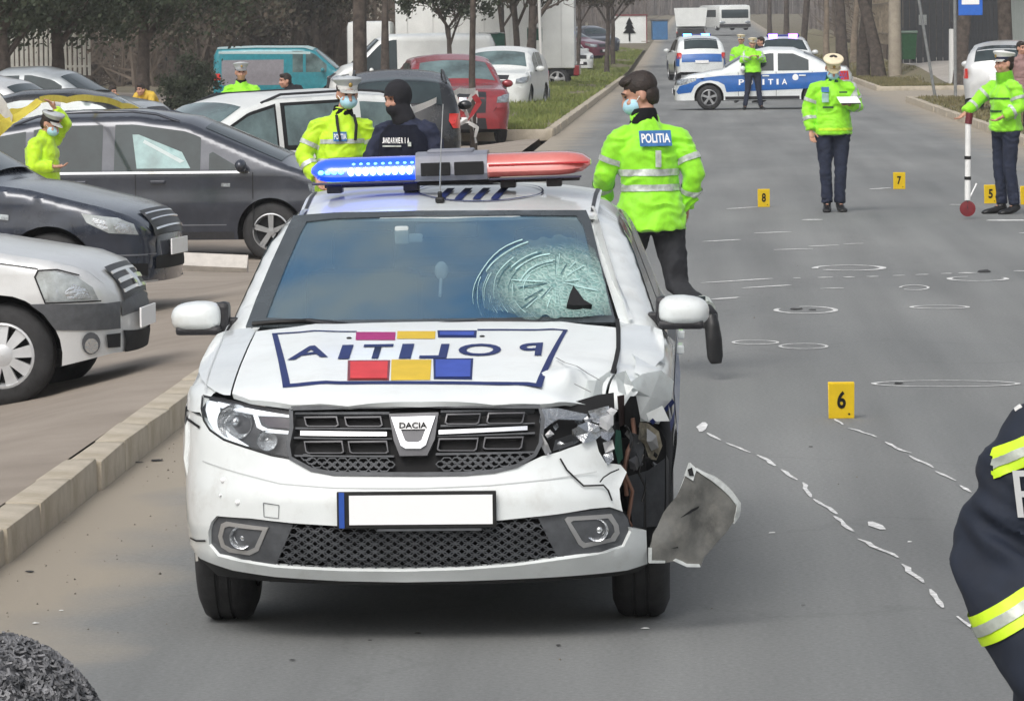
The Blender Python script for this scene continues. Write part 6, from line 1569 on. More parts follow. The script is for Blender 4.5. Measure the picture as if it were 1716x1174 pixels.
def plate_on(t, name, c, w, h, rot, m, txt=None, tm=None, th=.006, tw=.9, thh=.6, label=None):
    """small flat panel sewn to clothing, with lettering"""
    bm = bmesh.new(); 
    for i in range(5):
        pass
    bbox(bm, (0, 0, 0), (w, th, h), .002); o = bmo(name, bm, m, t); o.location = c; o.rotation_euler = rot
    if label: o['label'] = label
    if txt:
        me = text_mesh(txt, 1, 0, .03)
        for v in me.vertices: v.co = Vector((v.co.x * w * tw, -th / 2 - .003, v.co.y * h * thh))
        link('lettering', me, tm, o)
    return o
def hpos(px, py, Y): return at(px, py, Y)
CAPW = (M_capw, M_capg, M_capw)
# A: officer walking behind the police car, back to us
S = 274.; YA = 8000 / S
A, SA, _ = person('bare-headed officer in hi-vis jacket and blue mask walking away beside the smashed police car', gnd(1094, 628), R(202), dict(
    pelvis=(.0, .0, .94), waist=(.0, -.01, 1.08), chest=(.01, -.02, 1.32), neck=(.02, -.045, 1.50), head=(.035, -.085, 1.65),
    shL=(-.18, -.01, 1.42), elL=(-.25, .07, 1.17), wrL=(-.23, -.03, .97), shR=(.18, -.04, 1.42), elR=(.25, -.10, 1.18), wrR=(.20, -.27, 1.03),
    hipR=(.10, 0, .90), knR=(.10, -.22, .52), anR=(.09, -.24, .10), toeR=(.09, -.42, .03), hipL=(-.10, 0, .90), knL=(-.12, .10, .53), anL=(-.15, .53, .345), toeL=(-.16, .575, .155), hemp=Vector((0, .0, .85))),
    1.84, M_hiviz, M_trou, .85, bands=[('T', 1.175, 1.215, M_refl), ('T', 1.085, 1.125, M_refl)], mask=True, head_rot=(16, 0, 72), vox=.011, collar=M_blackcl, bulk=.90, seed=2)
plate_on(A, 'back_panel', (.015, .118, 1.395), .20, .095, (R(-14), 0, R(180)), M_reflb, 'POLITIA', M_plate)
bm = bmesh.new(); bbox(bm, (.01, .150, 1.275), (.035, .01, .10), .003); bmo('back_strap', bm, M_refl, A)
bm = bmesh.new(); tube(bm, [(-.142, .40, .415), (-.146, .46, .39)], [.078, .072], 14); bmo('trouser_cuff_band', bm, M_refl, A)
# B: officer in the middle of the road looking at a notepad
B, SB, _ = person('officer with cream cap and head bowed over white papers, standing mid-road', gnd(1397, 355), R(4), dict(
    head=(.0, -.06, 1.60), neck=(0, -.01, 1.46), elR=(.28, .0, 1.16), wrR=(.16, -.20, 1.20), elL=(-.28, .02, 1.14), wrL=(-.25, -.06, .90),
    knL=(-.09, -.02, .49), anL=(-.07, .02, .09), toeL=(-.09, -.15, .03), knR=(.08, -.02, .49), anR=(.07, .02, .09), toeR=(.09, -.15, .03), hemp=Vector((0, 0, .86))),
    1.80, M_hiviz, M_trou2, .86, bands=[('T', .905, .935, M_hiviz2)], cap=(M_capc, M_capc, M_capc), mask=True, head_rot=(34, 0, 0), vox=.013, bulk=1.02, collar=mat('green_collar', (.02, .14, .09), .7), seed=5)
plate_on(B, 'chest_badge_panel', (-.10, -.168, 1.36), .085, .06, (R(-6), 0, 0), M_reflb)
plate_on(B, 'chest_badge_panel', (-.10, -.172, 1.27), .075, .10, (R(-3), 0, 0), mat('pale_badge', (.30, .48, .42), .5, var=.3))
plate_on(B, 'pocket_flap', (-.07, -.176, 1.165), .12, .022, (0, 0, 0), mat('dark_green_flap', (.03, .09, .03), .7))
plate_on(B, 'pocket_flap', (.10, -.172, 1.33), .09, .018, (0, 0, 0), mat('dark_green_flap', (.03, .09, .03), .7))
t = thing('notepad', 'white papers held open by the officer with the cream cap', 'papers', B.location + Vector((.17, -.28, 1.26)), R(15))
bm = bmesh.new(); box(bm, (0, 0, 0), (.24, .16, .004), Matrix.Rotation(R(25), 3, 'X')); bmo('sheet', bm, M_plate, t)
bm = bmesh.new(); box(bm, (.01, .01, -.012), (.22, .15, .008), Matrix.Rotation(R(25), 3, 'X')); bmo('clipboard', bm, M_blackcl, t)
# C: officer on the right with the measuring wheel, seen from the side
Cc, SCc, _ = person('officer in white peaked cap facing left at the right edge, holding a measuring wheel', gnd(1686, 358), R(-62), dict(
    shL=(-.18, -.02, 1.41), elL=(-.25, -.20, 1.24), wrL=(-.23, -.38, 1.10), elR=(.26, .03, 1.16), wrR=(.20, -.16, 1.06), hemp=Vector((0, 0, .90)), head=(0, -.02, 1.635),
    knL=(-.10, -.02, .49), anL=(-.09, .0, .09), toeL=(-.10, -.18, .03), anR=(.12, .04, .09), toeR=(.14, -.12, .03)),
    1.80, M_hiviz, M_trou2, .90, bands=[('T', 1.105, 1.13, mat('dark_green_flap', (.03, .09, .03), .7)), ('T', 1.245, 1.265, mat('dark_green_flap', (.03, .09, .03), .7))], armbands=True, cap=(M_capw, M_navycl, M_capw), vox=.013, bulk=1.0, seed=9)
bm = bmesh.new(); tube(bm, [(0, .0, 1.44), (0, -.01, 1.50), (.0, -.02, 1.55)], [(.105, .10), (.098, .095), (.09, .09)], 20, False, (1, 0, 0)); bmesh.ops.solidify(bm, geom=bm.faces[:], thickness=.01); bmo('raised_collar', bm, M_hiviz, Cc, 60)
q = at(1628, 205, 51.6); g0 = gnd(1625, 342)
t = thing('measuring_wheel', 'white measuring stick with black bands and dark red ends held by the right-hand officer', 'measuring wheel', (q.x - .05, 51.55, .02))
bm = bmesh.new(); tube(bm, [(0, 0, .18), (.012, 0, 1.02)], .032, 12); bmo('shaft', bm, M_capw, t, 60)
for z in (.40, .62): 
    bm = bmesh.new(); tube(bm, [(.003, 0, z), (.004, 0, z + .035)], .036, 12); bmo('black_band', bm, M_blk, t, 60)
bm = bmesh.new(); tube(bm, [(.012, 0, 1.00), (.03, -.0, 1.12)], .038, 12); bmo('grip', bm, mat('maroon_grip', (.13, .015, .02), .6), t, 60)
bm = bmesh.new(); lathe(bm, [(-.02, .001), (-.022, .06), (-.018, .085), (.018, .085), (.022, .06), (.02, .001)], 24, 'y', (0, 0, .09)); bmo('wheel', bm, mat('maroon_wheel', (.16, .01, .015), .5, var=.3), t, 50)
bm = bmesh.new(); tube(bm, [(0, 0, .20), (.0, 0, .09)], .022, 8); bmo('fork', bm, M_black, t, 60)
bm = bmesh.new(); tube(bm, [(.03, 0, .22), (.10, 0, .36)], .009, 6); bmo('kickstand', bm, M_plate, t, 60)
# D: two officers by the far police car
person('hi-vis officer standing in front of the broadside police saloon, hands at the chest', gnd(1262, 184), R(8), dict(elL=(-.28, -.05, 1.20), wrL=(-.10, -.22, 1.30), elR=(.28, -.05, 1.20), wrR=(.10, -.22, 1.30), knL=(-.13, -.02, .49), anL=(-.20, .02, .09), toeL=(-.24, -.15, .03), knR=(.14, -.02, .49), anR=(.20, .02, .09), toeR=(.24, -.15, .03)),
    1.78, M_hiviz, M_trou2, .92, bands=[], cap=(M_capc, M_capg, M_capc), vox=.02, seed=4)
person('officer with pale cap standing behind the broadside police saloon, left of its middle', at(1243, 172, 126) * 1, R(-10), None, 1.80, M_hiviz, M_trou2, .85, bands=[('T', 1.1, 1.15, M_refl)], cap=(M_capc, M_capg, M_capc), vox=.02, seed=6)
person('dark-haired officer in navy standing behind the broadside police saloon, arms forward', at(1276, 172, 127) * 1, R(-60), dict(elR=(.26, -.15, 1.25), wrR=(.2, -.4, 1.3), elL=(-.26, -.15, 1.25), wrL=(-.2, -.4, 1.3)), 1.76, M_navycl, M_trou2, .85, vox=.02, armbands=False, seed=7)
# E: masked officer with cap beside the light bar
ge = gnd(575, 508)
E, SE, _ = person('hi-vis officer with grey peaked cap and blue mask, left behind the light bar', Vector((ge.x, ge.y, .0)), R(16), dict(
    head=(.05, -.04, 1.64), neck=(.02, .0, 1.48), elR=(.25, -.02, 1.18), wrR=(.26, -.22, 1.10), elL=(-.30, .0, 1.16), wrL=(-.22, -.14, .98)),
    1.76, M_hiviz2, M_trou2, .80, bands=[('T', 1.255, 1.29, M_refl), ('T', 1.10, 1.14, M_refl)], cap=(M_capg, M_capw, M_capw), mask=True, head_rot=(6, 0, 2), vox=.011, collar=M_blackcl, bulk=1.0, seed=12)
plate_on(E, 'chest_panel', (-.04, -.166, 1.31), .11, .075, (R(-8), 0, R(4)), M_reflb, 'POLITIA', M_plate)
plate_on(E, 'chest_panel', (.0, -.172, 1.12), .20, .045, (R(0), 0, R(2)), M_reflb)
for s in (-1, 1):
    bm = bmesh.new(); tube(bm, [(.02 + s * .07, -.09, 1.475), (.02 + s * .075, -.150, 1.40), (.02 + s * .06, -.174, 1.28)], .012, 6); bmo('zip_strap', bm, M_blackcl, E, 60)
# F: hooded officer in navy with back/chest lettering
gf = gnd(686, 512)
Fp, SF, _ = person('officer in navy uniform and black balaclava with lettering on the vest', Vector((gf.x, gf.y, 0)), R(-28), dict(
    head=(-.05, -.06, 1.63), neck=(-.01, -.01, 1.47), shL=(-.20, .0, 1.40), elL=(-.30, -.06, 1.14), wrL=(-.36, -.20, .93), elR=(.28, .03, 1.14), wrR=(.26, -.08, .92)),
    1.74, M_navycl, M_trou2, .84, armbands=False, hood=M_blackcl, head_rot=(10, 0, -22), vox=.011, bulk=1.03, seed=14, hair=False)
vb = bmesh.new(); tube(vb, [(0, 0, 1.06), (0, 0, 1.16), (0, 0, 1.34), (0, .0, 1.42)], [(.228, .182), (.236, .19), (.226, .178), (.15, .14)], 28, False, (1, 0, 0)); bmesh.ops.solidify(vb, geom=vb.faces[:], thickness=.01)
vo = bmo('vest', vb, mat('vest_cloth', (.012, .015, .034), .85, var=.3, bump=.003, bscale=30), Fp, 60)
for k, ch in enumerate('JANDARMERIA'):
    x = -.115 + k * .023; y = -.187 * math.sqrt(max(0, 1 - (x / .236) ** 2)) - .008
    me = text_mesh(ch, 1, 0, .03)
    for v in me.vertices: v.co = Vector((x + v.co.x * (.006 if ch == 'I' else .018), y, 1.30 + v.co.y * .045))
    link('vest_letter', me, M_plate, vo)
for (x, z, w, h) in ((-.02, 1.255, .17, .012), (.125, 1.27, .03, .035), (-.10, 1.12, .03, .04)):
    bm = bmesh.new(); y = -.19 * math.sqrt(1 - (x / .24) ** 2); bbox(bm, (x, y - .006, z), (w, .008, h), .002); bmo('vest_patch', bm, M_refl, vo)
# G: officer at left lifting the tape
gg = at(74, 458, 48.5)
G, SG, _ = person('officer in yellow jacket lifting tape over his cap, before the grey people carrier', gg, R(62), dict(
    head=(.0, -.12, 1.56), neck=(0, -.05, 1.44), chest=(0, .0, 1.28), shR=(.17, -.02, 1.40), elR=(.20, -.16, 1.56), wrR=(.10, -.10, 1.72), shL=(-.18, -.04, 1.38), elL=(-.22, -.05, 1.12), wrL=(-.12, -.24, 1.12)),
    1.74, M_hiviz2, M_trou2, .78, bands=[('T', 1.055, 1.10, mat('olive_band', (.30, .36, .08), .6))], armbands=False, cap=(M_capg, M_blackcl, M_capw), mask=True, head_rot=(24, 0, 0), vox=.013, bulk=1.06, seed=20)
# H: far officer behind the white estate
hh = at(407, 313, 67.8)
person('hi-vis officer in grey cap standing between the white estate and the teal van', hh, R(10), dict(elL=(-.28, -.06, 1.18), wrL=(-.08, -.24, 1.15), elR=(.28, -.06, 1.18), wrR=(.08, -.24, 1.15)), 1.78, M_hiviz, M_trou2, .85, bands=[], cap=(M_capg, M_capg, M_capg), vox=.016, collar=M_blackcl, seed=22)
ii = at(494, 282, 80)
person('dark-clothed man without cap leaning in front of the teal van', ii, R(-60), dict(head=(0, -.16, 1.50), neck=(0, -.08, 1.40), chest=(0, -.02, 1.26)), 1.74, M_blackcl, M_trou2, .85, vox=.018, armbands=False, seed=24)
for (px, py, Y, rz_, lb) in ((176, 262, 96, 40, 'worker in a yellow jacket bending forward, left of the thick tree trunk'), (254, 258, 96, -30, 'worker in a yellow jacket right of the thick tree trunk')):
    person(lb, at(px, py, Y), R(rz_), dict(head=(0, -.34, 1.34), neck=(0, -.24, 1.30), chest=(0, -.12, 1.20), shL=(-.18, -.18, 1.27), shR=(.18, -.18, 1.27), elL=(-.24, -.30, 1.06), wrL=(-.2, -.42, .9), elR=(.24, -.30, 1.06), wrR=(.2, -.42, .9)), 1.72, mat('worker_yellow', (.62, .42, .05), .7, var=.15), M_trou, .85, vox=.02, armbands=False, seed=int(px))
person('passer-by in a dusty pink jacket standing behind the right-hand officer', at(1712, 225, 90), R(30), None, 1.76, mat('pink_grey_jacket', (.28, .17, .16), .8, var=.2), M_trou, .80, vox=.018, armbands=False, seed=31)
# ---- K: firefighter, only shoulder and arm in view (right foreground)
YK = 9.0
k0 = Vector((at(1880, 900, YK).x, YK, 0))
Kt = thing('person', 'firefighter in navy jacket with yellow and silver bands, cut by the right edge', 'person', k0, 0)
def kl(px, py, dy=0): 
    p = at(px, py, YK + dy); return Vector((p.x - k0.x, p.y - k0.y, p.z))
bm = bmesh.new()
sh, el, wr = kl(1748, 745), kl(1678, 935), kl(1790, 1230, -.22)
shi = kl(1830, 680)
ell(bm, Vector((0, -.02, 1.66)), (.08, .10, .12)); tube(bm, [Vector((0, 0, 1.40)), Vector((0, 0, 1.56))], [.075, .06], 14)
tube(bm, [Vector((0, 0, .85)), Vector((0, 0, 1.1)), Vector((0, 0, 1.3)), Vector((0, 0, 1.42))], [(.14, .1), (.14, .1), (.17, .11), (.09, .08)], 18, True, (1, 0, 0))
for s in (-1, 1):
    m_ = lambda v: Vector((v.x * (1 if s < 0 else -1), v.y, v.z))
    tube(bm, [m_(shi), m_(sh), m_(el), m_(wr)], [.05, .045, .04, .03], 12); ell(bm, m_(wr) + Vector((0, -.02, -.06)), (.03, .03, .06))
    tube(bm, [Vector((s * .1, 0, .9)), Vector((s * .11, 0, .5)), Vector((s * .12, 0, .08)), Vector((s * .12, -.1, .04))], [.09, .06, .04, .035], 12)
me = remeshed(bm, .014, 1); bm = bmesh.new(); bm.from_mesh(me)
for s in (-1, 1):
    w_ = Vector((wr.x * (1 if s < 0 else -1), wr.y - .02, wr.z - .09))
    for i in range(4): tube(bm, [w_ + Vector((-.02 + i * .014, 0, -.01)), w_ + Vector((-.02 + i * .014, -.015, -.05)), w_ + Vector((-.018 + i * .013, -.035, -.075 + abs(i - 1.5) * .006))], [.009, .008, .007], 7)
    tube(bm, [w_ + Vector((.0, -.02, .04)), w_ + Vector((.02, -.05, .01)), w_ + Vector((.02, -.055, -.02))], [.012, .010, .008], 7)
bmo('body', bm, M_skin, Kt, 60)
bm = bmesh.new()
def klist(l): return [kl(*p) for p in l]
tube(bm, [Vector((0, 0, .80)), Vector((0, 0, 1.0)), Vector((0, 0, 1.25)), Vector((0, 0, 1.37)), Vector((0, 0, 1.445)), Vector((0, 0, 1.50))], [(.20, .14), (.195, .135), (.195, .14), (.17, .125), (.10, .09), (.085, .08)], 30, True, (1, 0, 0))
armp = [(kl(1800, 735), .085), (kl(1745, 748), .088), (kl(1716, 790), .086), (kl(1704, 840), .086), (kl(1684, 905), .088), (kl(1684, 975, -.04), .087), (kl(1712, 1045, -.10), .084), (kl(1756, 1120, -.15), .078), (kl(1800, 1200, -.2), .070), (kl(1825, 1250, -.24), .06)]
for s in (-1, 1): tube(bm, [Vector((p.x * (1 if s < 0 else -1), p.y, p.z)) for p, r in armp], [r for p, r in armp], 22)
me = remeshed(bm, .0085, 2)
me.update(); ns = [v.normal.copy() for v in me.vertices]
for v, n in zip(me.vertices, ns):
    p = v.co; e = kl(1690, 925)
    dd = (p - e).length; a = math.atan2(p.z - e.z, p.x - e.x)
    q_ = Vector((p.x * 5 + 7, p.y * 5, p.z * 18 + p.x * 10 + 2 * noise.noise(p * 4)))
    v.co = p + n * (.028 * (1 - 2.4 * abs(noise.noise(q_))) * math.exp(-(dd / .15) ** 2) + .006 * noise.noise(p * 16))
jk = link('jacket', me, M_fire, Kt, 60)
b0 = bmesh.new(); b0.from_mesh(me)
def kband(p0, p1, w, m, name, off, cond):
    """band along the line p0-p1 in the x-z plane, width w"""
    bx_ = b0.copy(); ax = (p1 - p0); ax.y = 0; ax.normalize(); no = Vector((-ax.z, 0, ax.x))
    for sgn in (-.5, .5): bmesh.ops.bisect_plane(bx_, geom=bx_.verts[:] + bx_.edges[:] + bx_.faces[:], plane_co=p0 + no * w * sgn, plane_no=no)
    kill = [f for f in bx_.faces if not (f.calc_center_median().y < .035 and abs((f.calc_center_median() - p0).dot(no)) < w / 2 and cond(f.calc_center_median()))]
    bmesh.ops.delete(bx_, geom=kill, context='FACES')
    for v in bx_.verts: v.co += v.normal * off
    me2 = bpy.data.meshes.new(name); bx_.to_mesh(me2); bx_.free(); link(name, me2, m, jk, 60)
M_by = mat('fluorescent_yellow_tape', (.58, .85, .02), .5, var=.1, bump=.001, bscale=60); M_bs = mat('silver_tape', (.36, .39, .34), .35, .2, var=.2, scale=25, bump=.001, bscale=60)
u0, u1 = kl(1664, 772), kl(1720, 746); l0, l1 = kl(1634, 1043), kl(1716, 993)
cu = lambda c: c.x > kl(1661, 700).x and c.x < kl(1790, 700).x and c.z > kl(1700, 830).z
cl = lambda c: c.x < kl(1800, 1000).x
kband(u0, u1, .050, M_by, 'yellow_band', .004, cu); kband(u0, u1, .016, M_bs, 'silver_band', .0065, cu)
kband(l0, l1, .058, M_by, 'yellow_band', .004, cl); kband(l0, l1, .020, M_bs, 'silver_band', .0065, cl)
b0.free()
bm = bmesh.new(); pp = kl(1716, 815)
me = text_mesh('P', 1, 0, .04)
dgm = bpy.context.evaluated_depsgraph_get()
def surf_front(px, py):
    """first hit of the jacket along the horizontal +Y direction"""
    a = kl(px, py); best = None
    for v in []: pass
    return a
for i, ch in enumerate('POMPIERI'):
    me = text_mesh(ch, 1, 0, .0)
    c0 = kl(1718 + i * 56, 818 + i * 6); hh_ = .088; ww = .052 if ch != 'I' else .014
    hy = [jk.ray_cast(Vector((c0.x + a_ * ww, -1, c0.z + b_ * hh_)), Vector((0, 1, 0))) for a_ in (-.5, 0, .5) for b_ in (-.5, 0, .5)]
    hy = min([h_[1].y for h_ in hy if h_[0]] or [-.1]) - .004
    for v in me.vertices:
        v.co = Vector((c0.x + v.co.x * ww - v.co.y * .010, hy, c0.z + v.co.y * hh_))
    link('lettering', me, mat('grey_lettering', (.55, .56, .56), .6), jk)
tr_b = bmesh.new(); tube(tr_b, [Vector((0, 0, .72)), Vector((0, 0, .95))], [(.17, .13), (.16, .12)], 18, True, (1, 0, 0))
for s in (-1, 1): tube(tr_b, [Vector((s * .1, 0, .88)), Vector((s * .11, 0, .5)), Vector((s * .12, 0, .09))], [.11, .085, .075], 14)
link('trousers', remeshed(tr_b, .015, 1), M_fire, Kt, 60)
bm = bmesh.new(); a = kl(1700, 690); bbox(bm, kl(1702, 684) + Vector((.01, .0, -.012)), (.05, .05, .012), .005, Matrix.Rotation(R(-32), 3, 'Y')); o = bmo('shoulder_strap', bm, mat('maroon_strap', (.12, .02, .03), .6), Kt, 50)
bm = bmesh.new(); bbox(bm, kl(1706, 678) + Vector((.0, -.0, -.006)), (.016, .035, .007), .003, Matrix.Rotation(R(-36), 3, 'Y')); bmo('strap_patch', bm, M_capw, o, 50)
# ---- L: head with curly grey hair, bottom left foreground
YL = 3.62
pc = at(-22, 1292, YL)
Lt = thing('person', 'person with curly dark grey hair, only head top showing at the bottom left', 'person', (pc.x, YL, 0))
bm = bmesh.new(); zc0 = pc.z
ell(bm, Vector((0, 0, zc0)), (.085, .10, .095), None, 24, 16); ell(bm, Vector((0, .03, zc0 - .08)), (.06, .07, .08)); tube(bm, [Vector((0, .01, zc0 - .05)), Vector((0, .01, zc0 - .22))], [.055, .065], 14)
tube(bm, [Vector((0, 0, zc0 - .75)), Vector((0, 0, zc0 - .5)), Vector((0, 0, zc0 - .3)), Vector((0, 0, zc0 - .2))], [(.16, .11), (.15, .11), (.19, .12), (.08, .07)], 18, True, (1, 0, 0))
for s in (-1, 1):
    tube(bm, [Vector((s * .1, 0, zc0 - .28)), Vector((s * .2, 0, zc0 - .30)), Vector((s * .25, 0, zc0 - .58)), Vector((s * .22, -.1, zc0 - .82))], [.05, .055, .045, .03], 12)
    tube(bm, [Vector((s * .1, 0, .85)), Vector((s * .1, 0, .45)), Vector((s * .1, 0, .07)), Vector((s * .1, .1, .04))], [.09, .06, .04, .035], 12)
link('body', remeshed(bm, .012, 1), M_skin, Lt, 60)
bm = bmesh.new(); tube(bm, [Vector((0, 0, .8)), Vector((0, 0, 1.1)), Vector((0, 0, zc0 - .3)), Vector((0, 0, zc0 - .17))], [(.2, .14), (.19, .14), (.21, .14), (.09, .08)], 22, True, (1, 0, 0))
for s in (-1, 1): tube(bm, [Vector((s * .1, 0, zc0 - .27)), Vector((s * .2, 0, zc0 - .30)), Vector((s * .26, 0, zc0 - .58)), Vector((s * .23, -.1, zc0 - .78))], [.075, .08, .07, .055], 14)
link('jacket', remeshed(bm, .015, 1), M_blackcl, Lt, 60)
bm = bmesh.new(); tube(bm, [Vector((0, 0, .8)), Vector((0, 0, .95))], [(.16, .12), (.16, .12)], 16, True, (1, 0, 0))
for s in (-1, 1): tube(bm, [Vector((s * .1, 0, .88)), Vector((s * .1, 0, .5)), Vector((s * .1, 0, .08))], [.105, .08, .07], 14)
link('trousers', remeshed(bm, .015, 1), M_trou, Lt, 60)
bm = bmesh.new(); rc = random.Random(3)
ell(bm, Vector((0, 0, zc0)), (.092, .105, .100), None, 32, 20)
for i in range(5200):     # short curls
    u, v = rc.uniform(-1, 1), rc.uniform(0, 6.283); r_ = math.sqrt(1 - u * u); n = Vector((r_ * math.cos(v), r_ * math.sin(v), u))
    if n.z < -.35 or (n.y > .6 and n.z < .25): continue
    c = Vector((n.x * .094, n.y * .107, zc0 + n.z * .102)); t1 = n.orthogonal().normalized(); t1.rotate(Matrix.Rotation(rc.uniform(0, 6.28), 3, n)); t2 = n.cross(t1)
    k = rc.uniform(.0022, .0042); w_ = rc.uniform(.0009, .0016); a0_ = rc.uniform(0, 6); P = [c + t1 * k * math.cos(a0_ + j * 1.25) + t2 * k * math.sin(a0_ + j * 1.25) + n * (.001 + .0015 * j) for j in range(4)]
    tube(bm, P, w_, 4)
bmo('curly_hair', bm, mat('grey_curls', (.02, .022, .026), .6, col2=(.24, .24, .25), scale=60), Lt, 60, kind='stuff')
# ================================================================== EVIDENCE MARKERS, TAPE
def marker(px, pyb, h, num, label, w=None):
    g = gnd(px, pyb + 1); s = 8000 / g.y; hh = h / s; ww = (w or h * .72) / s
    t = thing('evidence_marker', label, 'evidence marker', g, R(rnd.uniform(-4, 4)), 'yellow numbered evidence markers on the road')
    for sg, nm in ((-1, 'front_board'), (1, 'rear_board')):
        bm = bmesh.new(); rot = Matrix.Rotation(R(-16 * sg), 3, 'X')
        bbox(bm, (0, sg * hh * .15, hh / 2), (ww, .004, hh * 1.02), .0015, rot); o = bmo(nm, bm, M_evid, t)
        if sg < 0:
            me = text_mesh(num, 1, 0, .03)
            for v in me.vertices: v.co = rot @ Vector((v.co.x * ww * (.34 if num != '1' else .14), -.0045, v.co.y * hh * .52 + hh * .04)) + Vector((0, sg * hh * .15, hh / 2))
            link('number', me, M_blk, o)
            me = text_mesh('.', 1, 0, .03)
            for v in me.vertices: v.co = rot @ Vector((v.co.x * ww * .08 + ww * .3, -.0045, v.co.y * ww * .08 - hh * .38)) + Vector((0, sg * hh * .15, hh / 2))
            link('print_mark', me, M_blk, o)
    bm = bmesh.new(); tube(bm, [(-ww / 2, 0, hh * .985), (ww / 2, 0, hh * .985)], .005, 6); bmo('top_fold', bm, M_evid, t)
marker(1410, 700, 61, '6', 'yellow marker with number 6, nearest of the evidence markers', 43)
marker(1280, 346, 30, '8', 'yellow marker with number 8 beside the walking officer, at the end of a chalk dash', 20)
marker(1507, 316, 28, '7', 'yellow marker with number 7, furthest of the evidence markers', 20)
marker(1660, 340, 31, '5', 'yellow marker beside the trouser leg of the officer with the measuring wheel', 21)
marker(1721, 342, 31, '4', 'yellow marker cut by the right edge of the photo', 21)
def ribbon(name, P, w, m, label=None, cat=None, parent=None, tw=.0, sag=0, w_dir=(0, 0, 1), n=10, **pr):
    bm = bmesh.new(); L = []; P = [Vector(p) for p in P]; pts = []
    for a, b in zip(P, P[1:]):
        for i in range(n): 
            t = i / n; q = a.lerp(b, t); q.z -= sag * 4 * t * (1 - t); pts.append(q)
    pts.append(P[-1])
    for i, p in enumerate(pts):
        d = (pts[min(i + 1, len(pts) - 1)] - pts[max(0, i - 1)]).normalized(); u = Vector(w_dir); u = (u - d * u.dot(d)).normalized()
        u = Matrix.Rotation(tw * i + .18 * noise.noise(Vector((i * .3, 0, len(pts)))), 3, d) @ u
        L.append((bm.verts.new(p + u * w / 2), bm.verts.new(p - u * w / 2)))
    for a, b in zip(L, L[1:]): bm.faces.new((a[0], a[1], b[1], b[0]))
    bmesh.ops.solidify(bm, geom=bm.faces[:], thickness=.001)
    o = bmo(name, bm, m, parent, 60)
    if label: o['label'] = label; o['category'] = cat
    for k, v in pr.items(): o[k] = v
    return o
YT = 48.2
ribbon('barrier_tape', [at(-60, 262, YT - 1), at(12, 205, YT), at(66, 168, YT + .2)], .11, M_tapey, 'yellow tape running from the left edge up to the officer lifting it', 'tape', sag=.02, w_dir=(0, .75, .65))
ribbon('barrier_tape', [at(66, 170, YT + .2), at(20, 188, YT + .5), at(-50, 205, YT + 1)], .08, M_tapey, 'loose yellow tape end hanging left of the lifted hand', 'tape', sag=.04)
ribbon('barrier_tape', [at(66, 168, YT + .2), at(112, 168, YT + 3), at(160, 166, YT + 6), at(205, 178, YT + 7), at(232, 186, YT + 8)], .07, M_tapey, 'yellow tape bowing above the people carrier roof, right of the lifting hand', 'tape', tw=.01, sag=-.02, w_dir=(0, .8, .6))
ribbon('barrier_tape', [at(-20, 148, YT + .3), at(8, 185, YT + .2), at(20, 204, YT)], .14, M_tapew, 'white tape strip at the far left edge', 'tape')
# red and white tape tied round the sapling
sap_x, sapY = 795, 76.0
base = at(sap_x, 48 + 107 * 2.35, sapY); base.z = -.15
def tapered(name, pts, r0, r1, m, parent=None, seg=9):
    bm = bmesh.new(); n = len(pts); tube(bm, pts, [r0 + (r1 - r0) * i / (n - 1) for i in range(n)], seg); return bmo(name, bm, m, parent, 60)
TP = [at(797, 152, sapY - .1), at(770, 152, sapY - 1), at(735, 166, sapY - 3), at(690, 185, 60)]
ribbon('barrier_tape', TP, .09, M_tapew, 'white and red tape stretched from the sapling to the left', 'tape', sag=.01)
hang = thing('barrier_tape', 'knotted red and white tape hanging from the sapling trunk', 'tape', at(797, 155, sapY - .15))
hp0 = hang.location
for i, (P, m, w) in enumerate((([(797, 152), (800, 175), (790, 196), (794, 220), (798, 240)], M_tapew, .07), ([(795, 154), (778, 182), (786, 200), (765, 212), (752, 224)], M_tapew, .07), ([(794, 160), (803, 172), (792, 190), (784, 202)], M_tapes, .09), ([(770, 172), (776, 186), (770, 196)], M_tapes, .08), ([(762, 160), (772, 180), (780, 188)], M_tapew, .06), ([(786, 206), (800, 214), (796, 230)], M_tapew, .06))):
    ribbon('tape_strand', [at(*p, sapY - .2 - .05 * i) - hp0 for p in P], w, m, parent=hang, tw=.12, n=5, w_dir=(1, .3, .2))
# ================================================================== TREES
def grow(bm, p, d, L, r, lvl, rr, leaf, seg=6, spread=.6, up=.12):
    n = 4; pts = [p.copy()]; q = p.copy(); dd = d.copy()
    for i in range(n):
        dd = (dd + Vector((rr.uniform(-1, 1), rr.uniform(-1, 1), rr.uniform(-.6, 1))) * .16 + Vector((0, 0, up * .3))).normalized(); q = q + dd * L / n; pts.append(q.copy())
    tube(bm, pts, [r * (1 - .55 * i / n) for i in range(n + 1)], seg, False)
    if lvl <= 0: leaf.append((pts[-1], dd)); leaf.append((pts[2], dd)); return
    k = 3 if lvl > 1 else 4
    for i in range(k):
        b = pts[min(n, 1 + i)] if i < k - 1 else pts[-1]
        a = Vector((rr.uniform(-1, 1), rr.uniform(-1, 1), rr.uniform(-.1, .8))).normalized()
        grow(bm, b, (dd * (1 - spread) + a * spread).normalized(), L * rr.uniform(.55, .8), r * .48, lvl - 1, rr, leaf, max(3, seg - 1), spread, up)
